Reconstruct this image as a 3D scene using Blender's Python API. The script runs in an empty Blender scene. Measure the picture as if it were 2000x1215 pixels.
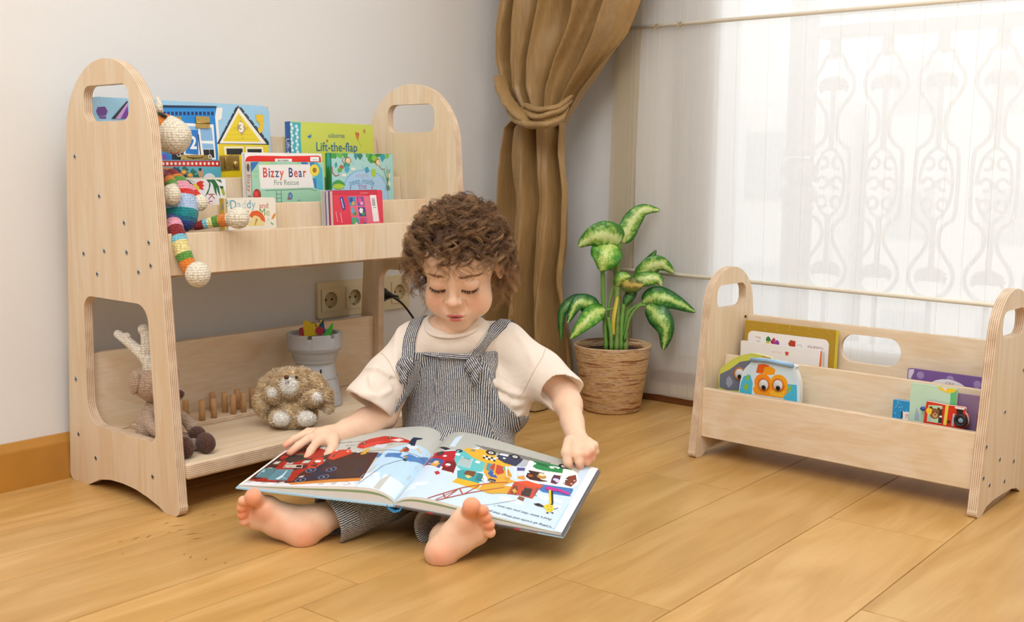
import bpy, bmesh, math, random
import numpy as np
from mathutils import Vector, Matrix, noise as mnoise
from mathutils.geometry import tessellate_polygon
from mathutils.bvhtree import BVHTree
PI = math.pi
def nv(v): return np.array(v, float)
scn = bpy.context.scene
COL = scn.collection
R_ = random.Random(7)

# ------------------------------------------------------------ camera
CF = Vector((0.7741481682799658, 0.615914767903002, -0.14609453182020452))
CR = Vector((0.6235186666376403, -0.781765686142493, 0.00817828371825449))
CU = Vector((0.10917456619191483, 0.09742387104374481, 0.9892368287966531))
CC = Vector((0, 0, 0.6219468192297553))
FPX, CX, CY = 2140.3442, 1042.3435, 636.5736
cam = bpy.data.cameras.new('camera'); camo = bpy.data.objects.new('camera', cam); COL.objects.link(camo)
M = Matrix((CR, CU, -CF)).transposed().to_4x4(); M.translation = CC
camo.matrix_world = M
cam.sensor_width = 36; cam.lens = FPX / 2000 * 36
cam.shift_x = (1000 - CX) / 2000; cam.shift_y = (CY - 607.5) / 2000
cam.clip_start = .05; cam.clip_end = 200
scn.camera = camo

def W(u, v, z):
    """a point measured in the room: sight line (u,v) at depth z"""
    return CC + (CF + CR * ((u - CX) / FPX) - CU * ((v - CY) / FPX)) * z
def WF(u, v, h=0.0):
    d = CF + CR * ((u - CX) / FPX) - CU * ((v - CY) / FPX)
    return CC + d * ((h - CC.z) / d.z)

# ------------------------------------------------------------ colour + materials
def lin(c):
    if isinstance(c, str):
        c = [int(c[i:i + 2], 16) / 255 for i in (0, 2, 4)]
    return tuple([(x / 12.92 if x <= .04045 else ((x + .055) / 1.055) ** 2.4) for x in c[:3]]) + (1,)
MATS = {}
def nt(name):
    m = bpy.data.materials.new(name); m.use_nodes = True
    t = m.node_tree; b = t.nodes['Principled BSDF']
    return m, t, b
def nd(t, typ, **kw):
    n = t.nodes.new(typ)
    for k, v in kw.items():
        if k.startswith('i_'): n.inputs[k[2:].replace('_', ' ')].default_value = v
        else: setattr(n, k, v)
    return n
def lk(t, a, b): t.links.new(a, b)
def mat(col, rough=.5, var=0.0, scale=30, bump=0.0, bscale=200, metal=0, spec=.5, name=None, sss=0):
    key = (col, rough, var, scale, bump, bscale, metal, spec, sss)
    if key in MATS: return MATS[key]
    m, t, b = nt(name or 'paint_%s' % col)
    c = lin(col)
    b.inputs['Base Color'].default_value = c; b.inputs['Roughness'].default_value = rough
    b.inputs['Metallic'].default_value = metal; b.inputs['Specular IOR Level'].default_value = spec
    tc = nd(t, 'ShaderNodeTexCoord')
    if sss:
        b.inputs['Subsurface Weight'].default_value = sss; b.inputs['Subsurface Radius'].default_value = (1, .4, .2); b.inputs['Subsurface Scale'].default_value = .006
    nz = nd(t, 'ShaderNodeTexNoise', i_Scale=scale, i_Detail=4.0); lk(t, tc.outputs['Object'], nz.inputs['Vector'])
    mx = nd(t, 'ShaderNodeMixRGB', blend_type='MULTIPLY'); mx.inputs[0].default_value = 1
    rp = nd(t, 'ShaderNodeMapRange'); rp.inputs[1].default_value = .3; rp.inputs[2].default_value = .7; rp.inputs[3].default_value = 1 - max(var, .015); rp.inputs[4].default_value = 1 + max(var, .015)
    lk(t, nz.outputs['Fac'], rp.inputs[0]); mx.inputs[1].default_value = c; lk(t, rp.outputs[0], mx.inputs[2]); lk(t, mx.outputs[0], b.inputs['Base Color'])
    if bump:
        n2 = nd(t, 'ShaderNodeTexNoise', i_Scale=bscale, i_Detail=3.0); lk(t, tc.outputs['Object'], n2.inputs['Vector'])
        bp = nd(t, 'ShaderNodeBump', i_Strength=bump, i_Distance=.002); lk(t, n2.outputs['Fac'], bp.inputs['Height']); lk(t, bp.outputs[0], b.inputs['Normal'])
    MATS[key] = m
    return m

# ------------------------------------------------------------ objects
def tag(o, label=None, cat=None, group=None, kind=None):
    if label: o['label'] = label
    if cat: o['category'] = cat
    if group: o['group'] = group
    if kind: o['kind'] = kind
    return o
def link(o, parent=None):
    COL.objects.link(o)
    if parent: o.parent = parent
    return o
def empty(name, label, cat, loc=(0, 0, 0), rz=0, group=None, mw=None):
    o = bpy.data.objects.new(name, None); link(o); o.empty_display_size = .02
    if mw is not None: o.matrix_world = mw
    else: o.location = loc; o.rotation_euler = (0, 0, rz)
    return tag(o, label, cat, group)
def smooth(me, on=True):
    me.polygons.foreach_set('use_smooth', [on] * len(me.polygons))
def mesh(name, verts, faces, mats=(), parent=None, sm=False, mi=None):
    me = bpy.data.meshes.new(name); me.from_pydata([tuple(v) for v in verts], [], faces)
    for m in (mats if isinstance(mats, (list, tuple)) else [mats]): me.materials.append(m)
    if mi is not None: me.polygons.foreach_set('material_index', mi)
    smooth(me, sm); me.update()
    return link(bpy.data.objects.new(name, me), parent)
class MB:
    """collects shapes that end up as one mesh object"""
    def __init__(s): s.v = []; s.f = []; s.m = []; s.sm = []
    def add(s, v, f, mi=0, sm=False, M=None):
        b = len(s.v)
        s.v += [tuple(M @ Vector(p)) if M is not None else tuple(p) for p in v]
        s.f += [tuple(i + b for i in q) for q in f]; s.m += [mi] * len(f); s.sm += [sm] * len(f)
    def box(s, lo, hi, mi=0, M=None, bev=0):
        x0, y0, z0 = lo; x1, y1, z1 = hi
        if bev <= 0:
            v = [(x0, y0, z0), (x1, y0, z0), (x1, y1, z0), (x0, y1, z0), (x0, y0, z1), (x1, y0, z1), (x1, y1, z1), (x0, y1, z1)]
            f = [(0, 3, 2, 1), (4, 5, 6, 7), (0, 1, 5, 4), (1, 2, 6, 5), (2, 3, 7, 6), (3, 0, 4, 7)]
            s.add(v, f, mi, M=M)
        else:
            bm = bmesh.new(); bmesh.ops.create_cube(bm, size=1)
            for q in bm.verts: q.co = Vector(((x0 + x1) / 2 + q.co.x * (x1 - x0), (y0 + y1) / 2 + q.co.y * (y1 - y0), (z0 + z1) / 2 + q.co.z * (z1 - z0)))
            bmesh.ops.bevel(bm, geom=bm.edges[:], offset=bev, segments=2, affect='EDGES', profile=.5)
            s.bm(bm, mi, M=M)
    def bm(s, bm, mi=0, sm=False, M=None):
        bm.verts.index_update(); s.add([tuple(v.co) for v in bm.verts], [tuple(v.index for v in f.verts) for f in bm.faces], mi, sm, M); bm.free()
    def lathe(s, prof, n=32, mi=0, M=None, sm=True, cap=True):
        v = []; f = []
        for r, z in prof:
            for k in range(n): a = 2 * PI * k / n; v.append((r * math.cos(a), r * math.sin(a), z))
        for i in range(len(prof) - 1):
            for k in range(n): f.append((i * n + k, i * n + (k + 1) % n, (i + 1) * n + (k + 1) % n, (i + 1) * n + k))
        if cap:
            if prof[0][0] > 1e-6: f.append(tuple(range(n))[::-1])
            if prof[-1][0] > 1e-6: f.append(tuple(range((len(prof) - 1) * n, len(prof) * n)))
        s.add(v, f, mi, sm, M)
    def tube(s, pts, r, n=10, mi=0, M=None, sm=True, cap=True, flat=None):
        """swept tube; r number or list; flat = (a,b) factors across"""
        pts = [Vector(p) for p in pts]; N = len(pts)
        rs = r if isinstance(r, (list, tuple)) else [r] * N
        T = [(pts[min(i + 1, N - 1)] - pts[max(i - 1, 0)]).normalized() for i in range(N)]
        up = Vector((0, 0, 1)) if abs(T[0].z) < .9 else Vector((1, 0, 0))
        nx = T[0].cross(up).normalized(); v = []; f = []
        fa, fb = flat or (1, 1)
        for i in range(N):
            nx = (nx - T[i] * nx.dot(T[i])).normalized(); ny = T[i].cross(nx)
            for k in range(n):
                a = 2 * PI * k / n; v.append(pts[i] + (nx * math.cos(a) * fa + ny * math.sin(a) * fb) * rs[i])
        for i in range(N - 1):
            for k in range(n): f.append((i * n + k, i * n + (k + 1) % n, (i + 1) * n + (k + 1) % n, (i + 1) * n + k))
        if cap:
            f.append(tuple(range(n))[::-1]); f.append(tuple(range((N - 1) * n, N * n)))
        s.add(v, f, mi, sm, M)
    def ell(s, c, r, M=None, mi=0, nu=20, nv=12, R=None):
        if not isinstance(r, (tuple, list)): r = (r, r, r)
        v = []; f = []
        for j in range(nv + 1):
            th = PI * j / nv
            for k in range(nu):
                ph = 2 * PI * k / nu
                p = Vector((r[0] * math.sin(th) * math.cos(ph), r[1] * math.sin(th) * math.sin(ph), r[2] * math.cos(th)))
                if R is not None: p = R @ p
                v.append(p + Vector(c))
        for j in range(nv):
            for k in range(nu): f.append((j * nu + k, (j + 1) * nu + k, (j + 1) * nu + (k + 1) % nu, j * nu + (k + 1) % nu))
        s.add(v, f, mi, True, M)
    def prism(s, poly, z0, z1, mi=0, M=None, holes=(), sm=False):
        loops = [list(poly)] + [list(h) for h in holes]
        flat = [p for l in loops for p in l]; n = len(flat)
        tris = tessellate_polygon([[Vector((p[0], p[1], 0)) for p in l] for l in loops])
        v = [(p[0], p[1], z0) for p in flat] + [(p[0], p[1], z1) for p in flat]
        def area(t): a, b, c = [flat[i] for i in t]; return (b[0] - a[0]) * (c[1] - a[1]) - (b[1] - a[1]) * (c[0] - a[0])
        f = []
        for t in tris:
            if area(t) < 0: t = (t[0], t[2], t[1])
            f.append(tuple(i + n for i in t)); f.append((t[2], t[1], t[0]))
        k = 0
        for li, l in enumerate(loops):
            A = sum(l[i][0] * l[(i + 1) % len(l)][1] - l[(i + 1) % len(l)][0] * l[i][1] for i in range(len(l)))
            for i in range(len(l)):
                a, b = k + i, k + (i + 1) % len(l)
                if (A > 0) != (li > 0): f.append((a, b, b + n, a + n))
                else: f.append((b, a, a + n, b + n))
            k += len(l)
        s.add(v, f, mi, sm, M)
    def build(s, name, mats, parent=None, sm=None, subs=0, bevel=0):
        me = bpy.data.meshes.new(name); me.from_pydata(s.v, [], s.f)
        for m in (mats if isinstance(mats, (list, tuple)) else [mats]): me.materials.append(m)
        me.polygons.foreach_set('material_index', s.m)
        me.polygons.foreach_set('use_smooth', s.sm if sm is None else [sm] * len(s.f)); me.update()
        o = link(bpy.data.objects.new(name, me), parent)
        if bevel:
            md = o.modifiers.new('b', 'BEVEL'); md.width = bevel; md.segments = 2; md.limit_method = 'ANGLE'; md.angle_limit = math.radians(50)
        if subs:
            md = o.modifiers.new('s', 'SUBSURF'); md.levels = md.render_levels = subs
        return o
def rpoly(pts, n=8):
    """polygon with rounded corners: pts = (x, y, r)"""
    out = []; N = len(pts)
    for i in range(N):
        p = Vector(pts[i][:2]); r = pts[i][2] if len(pts[i]) > 2 else 0
        if r <= 0: out.append((p.x, p.y)); continue
        a = (Vector(pts[i - 1][:2]) - p); b = (Vector(pts[(i + 1) % N][:2]) - p)
        la, lb = a.length, b.length; a.normalize(); b.normalize()
        ang = a.angle(b); d = min(r / math.tan(ang / 2), la * .499, lb * .499); r2 = d * math.tan(ang / 2)
        bis = (a + b).normalized(); c = p + bis * (r2 / math.sin(ang / 2))
        s0 = p + a * d - c; s1 = p + b * d - c
        t0 = math.atan2(s0.y, s0.x); dt = math.atan2(s1.y, s1.x) - t0
        while dt > PI: dt -= 2 * PI
        while dt < -PI: dt += 2 * PI
        for k in range(n + 1):
            t = t0 + dt * k / n; out.append((c.x + r2 * math.cos(t), c.y + r2 * math.sin(t)))
    return out
def rrect(x0, y0, x1, y1, r, n=6): return rpoly([(x0, y0, r), (x1, y0, r), (x1, y1, r), (x0, y1, r)], n)
def circ(x, y, r, n=20, ry=None, a0=0): return [(x + r * math.cos(a0 + 2 * PI * k / n), y + (ry or r) * math.sin(a0 + 2 * PI * k / n)) for k in range(n)]
def line_poly(pts, w):
    """stroke a polyline into quads"""
    out = []
    for a, b in zip(pts[:-1], pts[1:]):
        a = Vector(a); b = Vector(b); d = (b - a)
        if d.length < 1e-9: continue
        d.normalize(); n = Vector((-d.y, d.x)) * w / 2; e = d * w * .2
        out.append([tuple(a - e + n), tuple(a - e - n), tuple(b + e - n), tuple(b + e + n)])
    return out
def spline(pts, n=8):
    pts = [Vector(p) for p in pts]; out = []
    for i in range(len(pts) - 1):
        p0 = pts[max(i - 1, 0)]; p1 = pts[i]; p2 = pts[i + 1]; p3 = pts[min(i + 2, len(pts) - 1)]
        for k in range(n):
            t = k / n
            out.append(.5 * ((2 * p1) + (p2 - p0) * t + (2 * p0 - 5 * p1 + 4 * p2 - p3) * t * t + (3 * p1 - p0 - 3 * p2 + p3) * t ** 3))
    out.append(pts[-1]); return out
def blob_poly(x, y, rx, ry, seed=0, rough=.15, n=18):
    rr = random.Random(seed); ph = rr.random() * 6
    return [(x + rx * (1 + rough * math.sin(3 * a + ph) * .6 + rough * math.sin(5 * a + 2 * ph) * .5) * math.cos(a), y + ry * (1 + rough * math.sin(4 * a + ph)) * math.sin(a)) for a in [2 * PI * k / n for k in range(n)]]

_dg = None
def text_tris(s, size, bold=0.0, align='CENTER', cond=1.0, shear=0.0):
    """letters as flat triangles in the xy plane"""
    cu = bpy.data.curves.new('t', 'FONT'); cu.body = s; cu.size = size; cu.align_x = align; cu.align_y = 'CENTER'; cu.offset = bold; cu.shear = shear
    cu.resolution_u = 3
    o = bpy.data.objects.new('t', cu); COL.objects.link(o)
    dg = bpy.context.evaluated_depsgraph_get(); me = o.evaluated_get(dg).to_mesh()
    vs = [(v.co.x * cond, v.co.y) for v in me.vertices]; fs = [tuple(p.vertices) for p in me.polygons]
    o.evaluated_get(dg).to_mesh_clear(); bpy.data.objects.remove(o); bpy.data.curves.remove(cu)
    return vs, fs
class Art:
    """flat printed artwork in page units (metres); each shape lies a hair above the last"""
    def __init__(s, step=.000012): s.items = []; s.L = 0; s.step = step
    def poly(s, pts, col, clip=True):
        s.L += 1
        tr = tessellate_polygon([[Vector((p[0], p[1], 0)) for p in pts]])
        s.items.append(([tuple(p) for p in pts], [tuple(t) for t in tr], col, s.L)); return s
    def polys(s, ps, col):
        s.L += 1
        for pts in ps:
            tr = tessellate_polygon([[Vector((p[0], p[1], 0)) for p in pts]])
            s.items.append(([tuple(p) for p in pts], [tuple(t) for t in tr], col, s.L))
        return s
    def rect(s, x0, y0, x1, y1, col, r=0): return s.poly(rrect(x0, y0, x1, y1, r) if r else [(x0, y0), (x1, y0), (x1, y1), (x0, y1)], col)
    def circle(s, x, y, r, col, ry=None, n=20): return s.poly(circ(x, y, r, n, ry), col)
    def line(s, pts, w, col): return s.polys(line_poly(pts, w), col)
    def text(s, t, x, y, size, col, rot=0, bold=0.0, align='CENTER', cond=1.0, shear=0.0, cols=None, arc=None):
        if cols:
            wd = 0; parts = []
            for ch in t:
                vs, fs = text_tris(ch, size, bold, 'LEFT', cond, shear) if ch != ' ' else ([], [])
                w = (max(p[0] for p in vs) if vs else size * .28) + size * .07
                parts.append((wd, vs, fs)); wd += w
            s.L += 1; c, si = math.cos(rot), math.sin(rot)
            for k, (ox, vs, fs) in enumerate(parts):
                if not vs: continue
                q = [((a + ox - wd / 2), b) for a, b in vs]
                s.items.append(([(x + c * a - si * b, y + si * a + c * b) for a, b in q], fs, cols[k % len(cols)], s.L))
            return s
        vs, fs = text_tris(t, size, bold, align, cond, shear); s.L += 1
        if arc:
            vs = [((arc + b) * math.sin(a / arc), (arc + b) * math.cos(a / arc) - arc) for a, b in vs]
        c, si = math.cos(rot), math.sin(rot)
        s.items.append(([(x + c * a - si * b, y + si * a + c * b) for a, b in vs], fs, col, s.L)); return s
    def build(s, name, fn, parent=None, rough=.35, clip=None, slice_x=None, slice_y=None):
        """fn(x, y, h) -> 3D; clip = (x0,y0,x1,y1); slice_x cuts the shapes so that they can bend"""
        cols = []; V = []; F = []; MI = []
        for pts, tris, col, L in s.items:
            if col not in cols: cols.append(col)
            bm = bmesh.new(); vv = [bm.verts.new((p[0], p[1], 0)) for p in pts]
            for t in tris:
                try: bm.faces.new([vv[i] for i in t])
                except Exception: pass
            if clip:
                for co, no in (((clip[0], 0, 0), (-1, 0, 0)), ((clip[2], 0, 0), (1, 0, 0)), ((0, clip[1], 0), (0, -1, 0)), ((0, clip[3], 0), (0, 1, 0))):
                    bmesh.ops.bisect_plane(bm, geom=bm.verts[:] + bm.edges[:] + bm.faces[:], plane_co=co, plane_no=no, clear_outer=True)
            if slice_x:
                for xx in slice_x:
                    xs = [q.co.x for q in bm.verts]
                    if xs and min(xs) < xx < max(xs):
                        bmesh.ops.bisect_plane(bm, geom=bm.verts[:] + bm.edges[:] + bm.faces[:], plane_co=(xx, 0, 0), plane_no=(1, 0, 0))
            for yy in (slice_y or ()):
                ys_ = [q.co.y for q in bm.verts]
                if ys_ and min(ys_) < yy < max(ys_): bmesh.ops.bisect_plane(bm, geom=bm.verts[:] + bm.edges[:] + bm.faces[:], plane_co=(0, yy, 0), plane_no=(0, 1, 0))
            bm.verts.index_update(); b = len(V)
            V += [fn(q.co.x, q.co.y, .0003 + L * s.step) for q in bm.verts]
            for f in bm.faces:
                ids = [q.index + b for q in f.verts]
                # orient up
                a2 = sum(f.verts[i].co.x * f.verts[(i + 1) % len(f.verts)].co.y - f.verts[(i + 1) % len(f.verts)].co.x * f.verts[i].co.y for i in range(len(f.verts)))
                if a2 < 0: ids = ids[::-1]
                F.append(tuple(ids)); MI.append(cols.index(col))
            bm.free()
        return mesh(name, V, F, [mat(c, rough) for c in cols], parent, mi=MI)

# ------------------------------------------------------------ sculpting with distance fields
import openvdb
class Sdf:
    def __init__(s, lo, hi, vox):
        s.lo = np.array(lo, float); s.vox = vox; s.n = np.ceil((np.array(hi, float) - s.lo) / vox).astype(int) + 1
        s.g = np.full(s.n, 1.0, np.float32)
    def _sub(s, lo, hi):
        a = np.clip(np.floor((np.array(lo) - s.lo) / s.vox).astype(int), 0, s.n); b = np.clip(np.ceil((np.array(hi) - s.lo) / s.vox).astype(int) + 1, 0, s.n)
        if np.any(b <= a): return None, None
        ax = [(s.lo[i] + s.vox * np.arange(a[i], b[i])).astype(np.float32) for i in range(3)]
        X, Y, Z = np.meshgrid(*ax, indexing='ij', sparse=True)
        return tuple(slice(a[i], b[i]) for i in range(3)), (X, Y, Z)
    def _comb(s, sl, d, k, op):
        g = s.g[sl]
        if op == 'sub': d = -d; k_ = max(k, 1e-6); h = np.clip(.5 - .5 * (g - d) / k_, 0, 1); s.g[sl] = g * (1 - h) + d * h + k_ * h * (1 - h); return
        if k <= 0: s.g[sl] = np.minimum(g, d); return
        h = np.clip(.5 + .5 * (g - d) / k, 0, 1); s.g[sl] = g * (1 - h) + d * h - k * h * (1 - h)
    def cone(s, a, b, r1, r2=None, k=.01, op='add'):
        r2 = r1 if r2 is None else r2; a = np.array(a, float); b = np.array(b, float); m = max(r1, r2) + k + .012
        sl, P = s._sub(np.minimum(a, b) - m, np.maximum(a, b) + m)
        if sl is None: return s
        ab = b - a; L2 = max(float(ab @ ab), 1e-12)
        t = np.clip(((P[0] - a[0]) * ab[0] + (P[1] - a[1]) * ab[1] + (P[2] - a[2]) * ab[2]) / L2, 0, 1)
        d = np.sqrt((P[0] - a[0] - t * ab[0]) ** 2 + (P[1] - a[1] - t * ab[1]) ** 2 + (P[2] - a[2] - t * ab[2]) ** 2) - (r1 + (r2 - r1) * t)
        s._comb(sl, d, k, op); return s
    def chain(s, pts, rs, k=.01, op='add'):
        for i in range(len(pts) - 1): s.cone(pts[i], pts[i + 1], rs[i], rs[i + 1], k, op)
        return s
    def ell(s, c, r, R=None, k=.01, op='add'):
        c = np.array(c, float); r = np.array(r if hasattr(r, '__len__') else (r, r, r), float); m = r.max() + k + .012
        sl, P = s._sub(c - m, c + m)
        if sl is None: return s
        Q = [P[i] - c[i] for i in range(3)]
        if R is not None:
            R = np.array(R); Q = [R[0, i] * Q[0] + R[1, i] * Q[1] + R[2, i] * Q[2] for i in range(3)]
        k0 = np.sqrt((Q[0] / r[0]) ** 2 + (Q[1] / r[1]) ** 2 + (Q[2] / r[2]) ** 2)
        k1 = np.sqrt((Q[0] / r[0] ** 2) ** 2 + (Q[1] / r[1] ** 2) ** 2 + (Q[2] / r[2] ** 2) ** 2) + 1e-9
        s._comb(sl, (k0 * (k0 - 1) / k1).astype(np.float32), k, op); return s
    def plane(s, co, no, k=.002):
        """keep the side the normal points away from"""
        no = np.array(no, float); no /= np.linalg.norm(no)
        sl, P = s._sub(s.lo, s.lo + s.vox * s.n)
        d = -((P[0] - co[0]) * no[0] + (P[1] - co[1]) * no[1] + (P[2] - co[2]) * no[2])
        s._comb(sl, d, k, 'sub'); return s
    def out(s, adapt=0.0, iso=0.0):
        g = openvdb.FloatGrid(1.0); g.copyFromArray(np.ascontiguousarray(np.clip(s.g, -1, 1)))
        pts, quad = g.convertToQuads(isovalue=iso)
        P = np.array(pts, np.float64) * s.vox + s.lo
        return P, np.array(quad, np.int64).reshape(-1, 4)
def np_mesh(name, P, Q, mats, parent=None, sm=True, attrs=None, flip=True):
    me = bpy.data.meshes.new(name); n = len(P); m = len(Q)
    if flip: Q = Q[:, ::-1]
    me.vertices.add(n); me.vertices.foreach_set('co', np.asarray(P, np.float32).ravel())
    me.loops.add(m * 4); me.loops.foreach_set('vertex_index', Q.astype(np.int32).ravel())
    me.polygons.add(m); me.polygons.foreach_set('loop_start', np.arange(0, m * 4, 4, dtype=np.int32))
    me.update(calc_edges=True); me.validate()
    for mm in (mats if isinstance(mats, (list, tuple)) else [mats]): me.materials.append(mm)
    smooth(me, sm)
    for k, a in (attrs or {}).items():
        if a.ndim == 1: at = me.attributes.new(k, 'FLOAT', 'POINT'); at.data.foreach_set('value', a.astype(np.float32))
        else:
            at = me.attributes.new(k, 'FLOAT_COLOR', 'POINT'); at.data.foreach_set('color', np.concatenate([a, np.ones((n, 1))], 1).astype(np.float32).ravel())
    return link(bpy.data.objects.new(name, me), parent)
def relax(P, Q, it=2, lam=.5):
    """light smoothing of a quad mesh"""
    E = np.concatenate([Q[:, [0, 1]], Q[:, [1, 2]], Q[:, [2, 3]], Q[:, [3, 0]]]); E = np.concatenate([E, E[:, ::-1]])
    cnt = np.bincount(E[:, 0], minlength=len(P)).astype(float)[:, None]; cnt[cnt == 0] = 1
    for _ in range(it):
        A = np.stack([np.bincount(E[:, 0], weights=P[E[:, 1], i], minlength=len(P)) for i in range(3)], 1) / cnt
        P = P + lam * (A - P)
    return P
YW, XW = 2.039, 2.455
def PX(u, v, X):
    d = CF + CR * ((u - CX) / FPX) - CU * ((v - CY) / FPX); return CC + d * (X / d.x)
# ---- wood floor
def floor_mat():
    m, t, b = nt('oiled_beech_floor')
    tc = nd(t, 'ShaderNodeTexCoord'); at = nd(t, 'ShaderNodeAttribute', attribute_name='tone'); 
    mp = nd(t, 'ShaderNodeMapping'); mp.inputs['Scale'].default_value = (1.0, 6, 1); ad = nd(t, 'ShaderNodeVectorMath', operation='ADD')
    cb = nd(t, 'ShaderNodeCombineXYZ'); ml = nd(t, 'ShaderNodeMath', operation='MULTIPLY'); ml.inputs[1].default_value = 37.0
    lk(t, at.outputs['Fac'], ml.inputs[0]); lk(t, ml.outputs[0], cb.inputs['X']); lk(t, ml.outputs[0], cb.inputs['Y'])
    lk(t, tc.outputs['Object'], ad.inputs[0]); lk(t, cb.outputs[0], ad.inputs[1]); lk(t, ad.outputs[0], mp.inputs['Vector'])
    n1 = nd(t, 'ShaderNodeTexNoise', i_Scale=2.2, i_Detail=6.0, i_Distortion=1.4); lk(t, mp.outputs[0], n1.inputs['Vector'])
    mp2 = nd(t, 'ShaderNodeMapping'); mp2.inputs['Scale'].default_value = (5, 120, 1); lk(t, ad.outputs[0], mp2.inputs['Vector'])
    n2 = nd(t, 'ShaderNodeTexNoise', i_Scale=1.0, i_Detail=3.0); lk(t, mp2.outputs[0], n2.inputs['Vector'])
    r1 = nd(t, 'ShaderNodeValToRGB'); e = r1.color_ramp.elements
    e[0].position = .3; e[0].color = lin('b98d4e'); e[1].position = .68; e[1].color = lin('d2a96c')
    x = r1.color_ramp.elements.new(.5); x.color = lin('c79b5c')
    lk(t, n1.outputs['Fac'], r1.inputs[0])
    r2 = nd(t, 'ShaderNodeMapRange'); r2.inputs[1].default_value = .3; r2.inputs[2].default_value = .7; r2.inputs[3].default_value = .965; r2.inputs[4].default_value = 1.03; lk(t, n2.outputs['Fac'], r2.inputs[0])
    r3 = nd(t, 'ShaderNodeMapRange'); r3.inputs[3].default_value = .90; r3.inputs[4].default_value = 1.08; lk(t, at.outputs['Fac'], r3.inputs[0])
    mm = nd(t, 'ShaderNodeMath', operation='MULTIPLY'); lk(t, r2.outputs[0], mm.inputs[0]); lk(t, r3.outputs[0], mm.inputs[1])
    mx = nd(t, 'ShaderNodeMixRGB', blend_type='MULTIPLY'); mx.inputs[0].default_value = 1; lk(t, r1.outputs[0], mx.inputs[1]); lk(t, mm.outputs[0], mx.inputs[2])
    lk(t, mx.outputs[0], b.inputs['Base Color']); b.inputs['Roughness'].default_value = .3; b.inputs['Specular IOR Level'].default_value = .42
    n3 = nd(t, 'ShaderNodeTexNoise', i_Scale=5.0, i_Detail=2.0); lk(t, tc.outputs['Object'], n3.inputs['Vector'])
    bp = nd(t, 'ShaderNodeBump', i_Strength=.12, i_Distance=.004); lk(t, n3.outputs['Fac'], bp.inputs['Height']); lk(t, bp.outputs[0], b.inputs['Normal'])
    return m
fb = MB(); tones = []
fb.box((-2.6, -2.6, -.05), (XW, YW, -.0016), 1)
P0 = .5560; PW = .2055; rr = random.Random(5)
rows = {}
JO = {0: [1.812], 1: [1.2725, 2.30], 2: [1.846, .95], 3: [1.06, 2.2], 4: [.52, 1.9], 5: [1.171, 2.38], 6: [.6, 1.7], -1: [1.45], -2: [1.1, 2.2], -3: [1.6]}
def plank(x0, x1, y0, y1):
    n0 = len(fb.f); g = .0006
    fb.add([(x0 + g, y0 + g, -.0016), (x1 - g, y0 + g, -.0016), (x1 - g, y1 - g, -.0016), (x0 + g, y1 - g, -.0016), (x0 + 2 * g, y0 + 2 * g, 0), (x1 - 2 * g, y0 + 2 * g, 0), (x1 - 2 * g, y1 - 2 * g, 0), (x0 + 2 * g, y1 - 2 * g, 0)],
           [(4, 5, 6, 7), (0, 1, 5, 4), (1, 2, 6, 5), (2, 3, 7, 6), (3, 0, 4, 7)], 0)
    tn = rr.random(); tones.extend([tn] * (len(fb.f) - n0))
tones += [.5] * len(fb.f)
for k in range(-13, 8):
    y0 = P0 + k * PW; y1 = min(y0 + PW, YW)
    if y1 <= y0 + .01: continue
    js = JO.get(k, [rr.uniform(.2, 1.2), rr.uniform(1.5, 2.3)])
    xs = sorted([-1.5] + js + ([js[0] - 1.3] if js[0] - 1.3 > -1.4 else []) + [XW])
    for a, b_ in zip(xs[:-1], xs[1:]):
        if k in (3, 5) and True:
            ym = (y0 + y1) / 2; plank(a, b_, ym, y1) if k == 5 else plank(a, b_, y0, ym)
        else: plank(a, b_, y0, y1)
    if k in (3, 5):
        ym = (y0 + y1) / 2; o = (ym, y1) if k == 3 else (y0, ym)
        for a, b_ in ((-1.5, .2), (.2, 1.55), (1.55, XW)): plank(a, b_, *o)
fl_o = fb.build('floor', [floor_mat(), mat('5a3a1a', .7)]); tag(fl_o, kind='structure')
at = fl_o.data.attributes.new('tone', 'FLOAT', 'FACE'); at.data.foreach_set('value', tones)

# dark dents and scratches worn into the boards by the bookshelf
sc_ = MB(); rs = random.Random(3)
for u, v, l, a in ((345, 1027, .03, -25), (325, 1022, .012, 10), (375, 1043, .03, -20), (385, 1052, .02, -22), (308, 1015, .006, 0), (352, 1035, .012, -15), (330, 1040, .01, 8), (290, 1048, .016, 20), (265, 1052, .02, 12), (235, 1058, .01, 0), (360, 1083, .006, 10), (372, 1089, .012, 35), (402, 1093, .012, 30), (440, 1100, .008, 25), (418, 1006, .01, 0), (400, 1005, .008, 5), (240, 1082, .005, 4)):
    p = WF(u, v); M_ = Matrix.Translation(p) @ Matrix.Rotation(math.radians(a), 4, 'Z')
    sc_.add([(-l / 2, -.0002, .0004), (0, -.0011, .0004), (l / 2, 0, .0004), (0, .0009, .0004)], [(0, 1, 2, 3)], 0, M=M_)
sc_.build('floor_scratches', mat('7c5a3a', .8), fl_o)

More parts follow.
